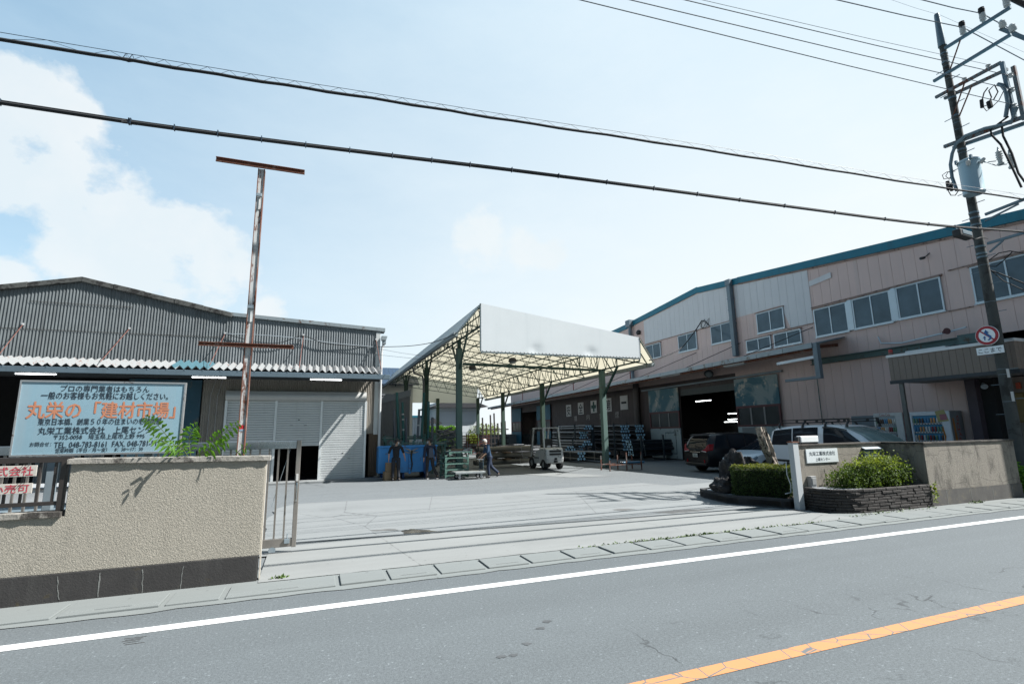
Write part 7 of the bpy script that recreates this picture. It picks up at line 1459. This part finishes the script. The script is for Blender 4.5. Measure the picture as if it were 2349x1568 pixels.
hw, hh = abs(pa.y-pb.y)/2, .115; q = MB(); q.box((c2.x, c2.y-hw, c2.z-hh), (c2.x+.015, c2.y+hw, c2.z+hh)); q.build('plate', M_sw, t, bevel=.006); text('lettering', 'ここまで', M_ink, t, (c2.x, c2.y, c2.z), (0, -1, 0), (0, 0, 1), w=hw*1.7, h=.13, bold=.02); MB().bar(c2+Vector((.01, 0, 0)), (XP, YP, c2.z), .04).build('clamp', M_galv, t)
# communication cables along the road
def ext(P, l0, l1): a = P[0]+(P[0]-P[1]).normalized()*l0; b = P[-1]+(P[-1]-P[-2]).normalized()*l1; return [a]+P+[b]
def smooth(P, k=6):
    o = []
    for i in range(len(P)-1):
        p0, p1, p2, p3 = P[max(i-1, 0)], P[i], P[i+1], P[min(i+2, len(P)-1)]
        for j in range(k): g = j/k; o.append(.5*((2*p1)+(p2-p0)*g+(2*p0-5*p1+4*p2-p3)*g*g+(3*p1-p0-3*p2+p3)*g**3))
    return o+[P[-1]]
YB = 7.9
up_ = smooth(ext([cy(x, y, YB) for x, y in ((0, 90), (300, 139), (600, 187), (900, 233), (1174, 277), (1500, 326), (1800, 373), (2100, 421), (2349, 457))], 14, 16)); lo_ = smooth(ext([cy(x, y, YB) for x, y in ((0, 236), (300, 281), (600, 321), (900, 358), (1174, 391), (1500, 433), (1800, 473), (2130, 515), (2349, 532))], 14, 16))
t = thing('overhead_cable', 'thick black cable lashed to a messenger wire, upper of the two crossing the photo', 'cable', (0, YB, 8), group='communication cables over the roadside')
MB().tube([p+Vector((0, 0, .008*math.sin(i*1.7))) for i, p in enumerate(up_)], .024, 8).build('cable', M_cab, t, smooth=True); MB().tube([p+Vector((0, .02, .020)) for p in up_], .018, 6).build('second_cable', M_cab, t, smooth=True)
ms = [p+Vector((0, 0, .10+.05*min(1, max(0, (p.x-2)/14)))) for p in up_]; MB().tube(ms, .0045, 5).build('messenger_wire', M_wire, t)
lh = MB(); d = 0.; L_ = 0.
for i in range(len(ms)-1):
    n = max(1, int((ms[i+1]-ms[i]).length/.8))
    for j in range(n): a = up_[i].lerp(up_[i+1], j/n); m_ = ms[i].lerp(ms[i+1], (j+.5)/n); b = up_[i].lerp(up_[i+1], (j+.95)/n); lh.bar(a, m_, .004); lh.bar(m_, b, .004)
tag(lh.build('lashing', M_wire, t), kind='stuff')
t = thing('overhead_cable', 'black cable bundle with small ties, lower of the two crossing the photo', 'cable', (0, YB, 7), group='communication cables over the roadside')
MB().tube(lo_, .026, 8).build('cable', M_cab, t, smooth=True); MB().tube([p+Vector((0, .01, .036)) for p in lo_], .013, 6).build('second_cable', M_cab, t, smooth=True); tie = MB()
for i in range(0, len(lo_)-1, 2): tie.box(lo_[i]-Vector((.006, .029, .029)), lo_[i]+Vector((.006, .029, .054)))
tag(tie.build('tie', M_wire, t), kind='stuff')
bx = cy(2208, 538, YB-.15); t = thing('splice_closure', 'grey black cable splice box hanging on the lower cable beside the pole', 'splice box', bx); MB().obox(bx, (.28, 0, -.02), (0, .10, 0), (.005, 0, .10)).build('case', M_drk2, t, bevel=.035, seg=3); MB().obox(bx+Vector((.02, -.09, .02)), (.20, 0, -.012), (0, .02, 0), (0, 0, .055)).build('cover', M_duct, t, bevel=.01); MB().bar(bx+Vector((0, 0, .1)), bx+Vector((0, .12, .22)), .02).build('hook', M_galv, t); MB().tube([bx+Vector((.28, 0, 0)), bx+Vector((.6, .05, -.05)), bx+Vector((1.0, .1, .08)), bx+Vector((1.4, .12, .12))], .016, 6).build('tail', M_cab, t)
# power lines
def line(lab, pe, ps, r, ro=None, mat=None, grp='power lines at the top right', dx=-.15):
    e = A(*pe); e.x += dx; s_ = cy(*ps, e.y); d = (e-s_); s2 = s_-d.normalized()*25; P = [s2, s_, s_.lerp(e, .5)-Vector((0, 0, .03)), e]
    if ro: P.append(cy(*ro, e.y)); P.append(P[-1]+(P[-1]-e).normalized()*20)
    solo('power_line', MB().tube(P, r, 6), mat or M_wire, lab, 'power line', s_, grp, smooth=True)
line('power line ending at the nearest big insulator of the top crossarm', (2215, 66), (1920, 0), .016, (2349, 138)); line('power line ending at the middle big insulator of the top crossarm', (2258, 34), (2115, 0), .016, (2349, 84)); line('power line passing the outermost big insulator of the top crossarm', (2317, 2), (2250, -14), .016, (2349, 18))
line('lowest of the four thin power lines crossing the pole below its top', (2336, 243), (1330, 0), .011, None, None, dx=0); line('second lowest of the thin power lines crossing the pole', (2326, 206), (1445, 0), .011, dx=0); line('third lowest thin power line crossing the pole, ends at a black splice', (2318, 174), (1570, 0), .011, dx=0); line('faint uppermost of the thin power lines crossing the pole', (2278, 151), (1610, 0), .006, dx=0); line('hair-thin wire running to the very tip of the pole', (2157, 35), (2045, 0), .004, (2349, 120), dx=0)
# lines on the camera side of the road: above the picture, their shadows cross the apron
for yy, zz, r, lab in ((4.9, 10.8, .05, 'cable high over the road whose shadow runs along the apron'), (5.75, 12.5, .035, 'cable high over the road whose shadow touches the gate rails')):
    solo('road_cable', MB().tube([(-40+i*5, yy+.004*(i-9)**2*.2, zz+.012*(i-10)**2*.3) for i in range(21)], r, 8), M_cab, lab, 'cable', (0, yy, zz), 'cables over the road', smooth=True)
# wires between the warehouse and the canopy
for lab, P, r in (('sagging black wire strung along the left gable to the canopy', [cy(517, 765, 23.9), cy(580, 782, 23.85), cy(640, 786, 23.85), cy(694, 770, 23.85), cy(740, 786, 23.85), cy(800, 792, 23.9), cy(862, 795, 23.8), cy(940, 793, 22), cy(1000, 783, 20.5), cy(1048, 764, 19.2)], .014), ('pale wire strung along the left gable', [cy(517, 765, 23.88), cy(600, 768, 23.85), cy(690, 776, 23.85), cy(760, 786, 23.85), cy(862, 796, 23.85)], .012), ('thin upper wire crossing from the left gable to the canopy posts', [cy(862, 798, 23.8), cy(940, 812, 23), cy(1048, 822, 22.2)], .006), ('thin lower wire crossing from the left gable to the canopy posts', [cy(855, 812, 23.8), cy(940, 821, 23), cy(1048, 832, 22.2)], .006)):
    solo('wire', MB().tube(smooth(P), r, 6), M_alu if 'pale' in lab else M_cab, lab, 'wire', P[0], 'wires by the left gable', smooth=True)
P = [cx(1610, 735, 21.95), cx(1590, 765, 20.6), cx(1560, 800, 18.5), cx(1520, 818, 16.0), cx(1490, 826, 14.3)]
t = thing('service_cable', 'black service cable from the white boarding down to the canopy', 'cable', P[0]); MB().tube(smooth(P), .03, 7).build('cable', M_cab, t, smooth=True); MB().tube([P[0]+Vector((0, .4*math.sin(i*.9)-.25, -.25+.28*math.cos(i*1.3))) for i in range(18)], .012, 5).build('cable_tangle', M_cab, t, smooth=True)
# ================================================================ beyond the yard
M_hwall = pm('house_wall', (.50, .54, .56), .7, 0, .04, .3); M_tile = pm('roof_tile', (.06, .062, .068), .5, 0, .2, 6); M_tileb = pm('blue_roof_tile', (.03, .06, .11), .35, 0, .2, 6)
t = thing('house', 'white two-storey house with dark hipped roof behind the yard', 'house', (16.5, 62, 0))
q = MB(); q.box((14.0, 62, 0), (19.0, 70, 5.75)); q.build('wall', M_hwall, t)
q = MB(); [q.box((14.0, 61.985, z), (19.0, 61.999, z+.03)) for z in (2.0, 3.2, 4.6, 5.3)]; q.build('siding_joint', pm('house_joint', (.36, .40, .42), .7), t)
q = MB(); q.prism([(13.0, 61.2, 5.15), (14.6, 61.2, 5.85), (18.4, 61.2, 5.85), (20.2, 61.2, 5.15), (19.4, 61.2, 5.05), (13.7, 61.2, 5.05)], (0, 9.6, 0)); q.prism([(14.6, 61.3, 5.85), (18.4, 61.3, 5.85), (16.5, 64, 7.2)], (0, 4, 0)); q.build('roof', M_tile, t)
q = MB(); q.tube([(13.75, 61.8, 5.1), (13.8, 61.8, 4.6), (13.95, 61.8, 4.4), (13.95, 61.8, .3)], .07, 8); q.build('downpipe', M_pipe, t)
q = MB(); q.prism([(12.2, 61.2, 3.1), (13.3, 61.2, 3.75), (14.3, 61.2, 3.15)], (0, 2, 0)); q.build('porch_roof', M_tile, t)
t = thing('hedge', 'bright green clipped hedge in front of the white house', 'hedge', (11.8, 50, 0)); f = MB(); pts = []
for i in range(5200): u, v, w_ = random.random(), random.random(), random.random()**.5; pts.append((10.2+3.0*u, 50+.9*v, .6+2.0*w_+.06*math.sin(u*17)))
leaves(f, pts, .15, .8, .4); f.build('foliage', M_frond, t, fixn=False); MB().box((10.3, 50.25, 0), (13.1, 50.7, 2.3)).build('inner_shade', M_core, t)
for (x, y, z, r, lab) in ((13.6, 46, 1.35, .55, 'small garden shrub right of the front canopy post'), (19.3, 62, 1.9, 1.4, 'leafy bush behind the storage rack, left one'), (21.4, 64, 1.8, 1.5, 'leafy bush behind the storage rack, right one')):
    t = thing('shrub', lab, 'shrub', (x, y, 0), group='shrubs behind the yard'); f = MB(); leaves(f, shell_pts(1500, (x, y, z), (r, r*.8, r*.9), x), .16 if r > 1 else .12, .9, .4); f.build('foliage', M_shr2, t, fixn=False); MB().tube([(x, y, 0), (x+.05, y, z)], [.06, .03], 6).build('stem', M_twig, t)
t = thing('outbuilding', 'low pale corrugated outbuilding with a blue-grey roof edge, far behind the skip', 'outbuilding', (10.5, 66, 0)); q = MB(); corr(q, 8.8, 13.0, 66, 0, 4.0, .35, .04); q.build('ribbed_wall', M_hwall, t, fixn=False); q = MB(); q.box((8.6, 65.7, 4.0), (13.2, 72, 4.25)); q.build('roof', M_teal, t)
t = thing('shed', 'small shed with an orange brown roof and grille window, far behind the skip', 'shed', (7.6, 58, 0)); MB().box((6.6, 58, 0), (8.6, 61, 3.3)).build('wall', M_hwall, t); MB().box((6.5, 57.8, 3.3), (8.8, 61.2, 3.5)).build('roof', pm('brown_roof', (.16, .07, .035), .7), t); q = MB(); [q.box((6.8+i*.22, 57.95, 2.3), (6.86+i*.22, 57.99, 3.1)) for i in range(8)]; q.build('window_grille', M_dk, t)
t = thing('tiled_house', 'house with a shiny blue tiled roof peeping between the left warehouse and the canopy', 'house', (5.5, 46, 0)); MB().box((4.6, 46, 0), (8.0, 52, 6.3)).build('wall', M_hwall, t); q = MB()
for i in range(12): q.prism([(4.3+i*.35, 45.4, 6.2), (4.3+i*.35+.33, 45.4, 6.2), (4.3+i*.35+.33, 48.5, 8.0), (4.3+i*.35, 48.5, 8.0)], (0, 0, .09))
q.build('roof', M_tileb, t)
solo('block_wall', MB().box((4, 57, 0), (9.5, 57.15, 1.6)), M_conc, 'grey block wall at the back of the yard', 'wall', (7, 57, 0)); solo('block_wall', MB().box((13, 56, 0), (26, 56.15, 1.7)), M_conc, 'pale block wall behind the storage rack', 'wall', (20, 56, 0))
for x in range(3): solo('far_wire', MB().tube([(-20, 74+x, 10.2+x*.8), (10, 74+x, 9.2+x*.8), (40, 74+x, 10.2+x*.8)], .025, 5), M_wire, ('lowest', 'middle', 'highest')[x]+' of the faint wires far behind the white house', 'wire', (10, 74, 9), 'faint wires far behind')
T.org = Vector()
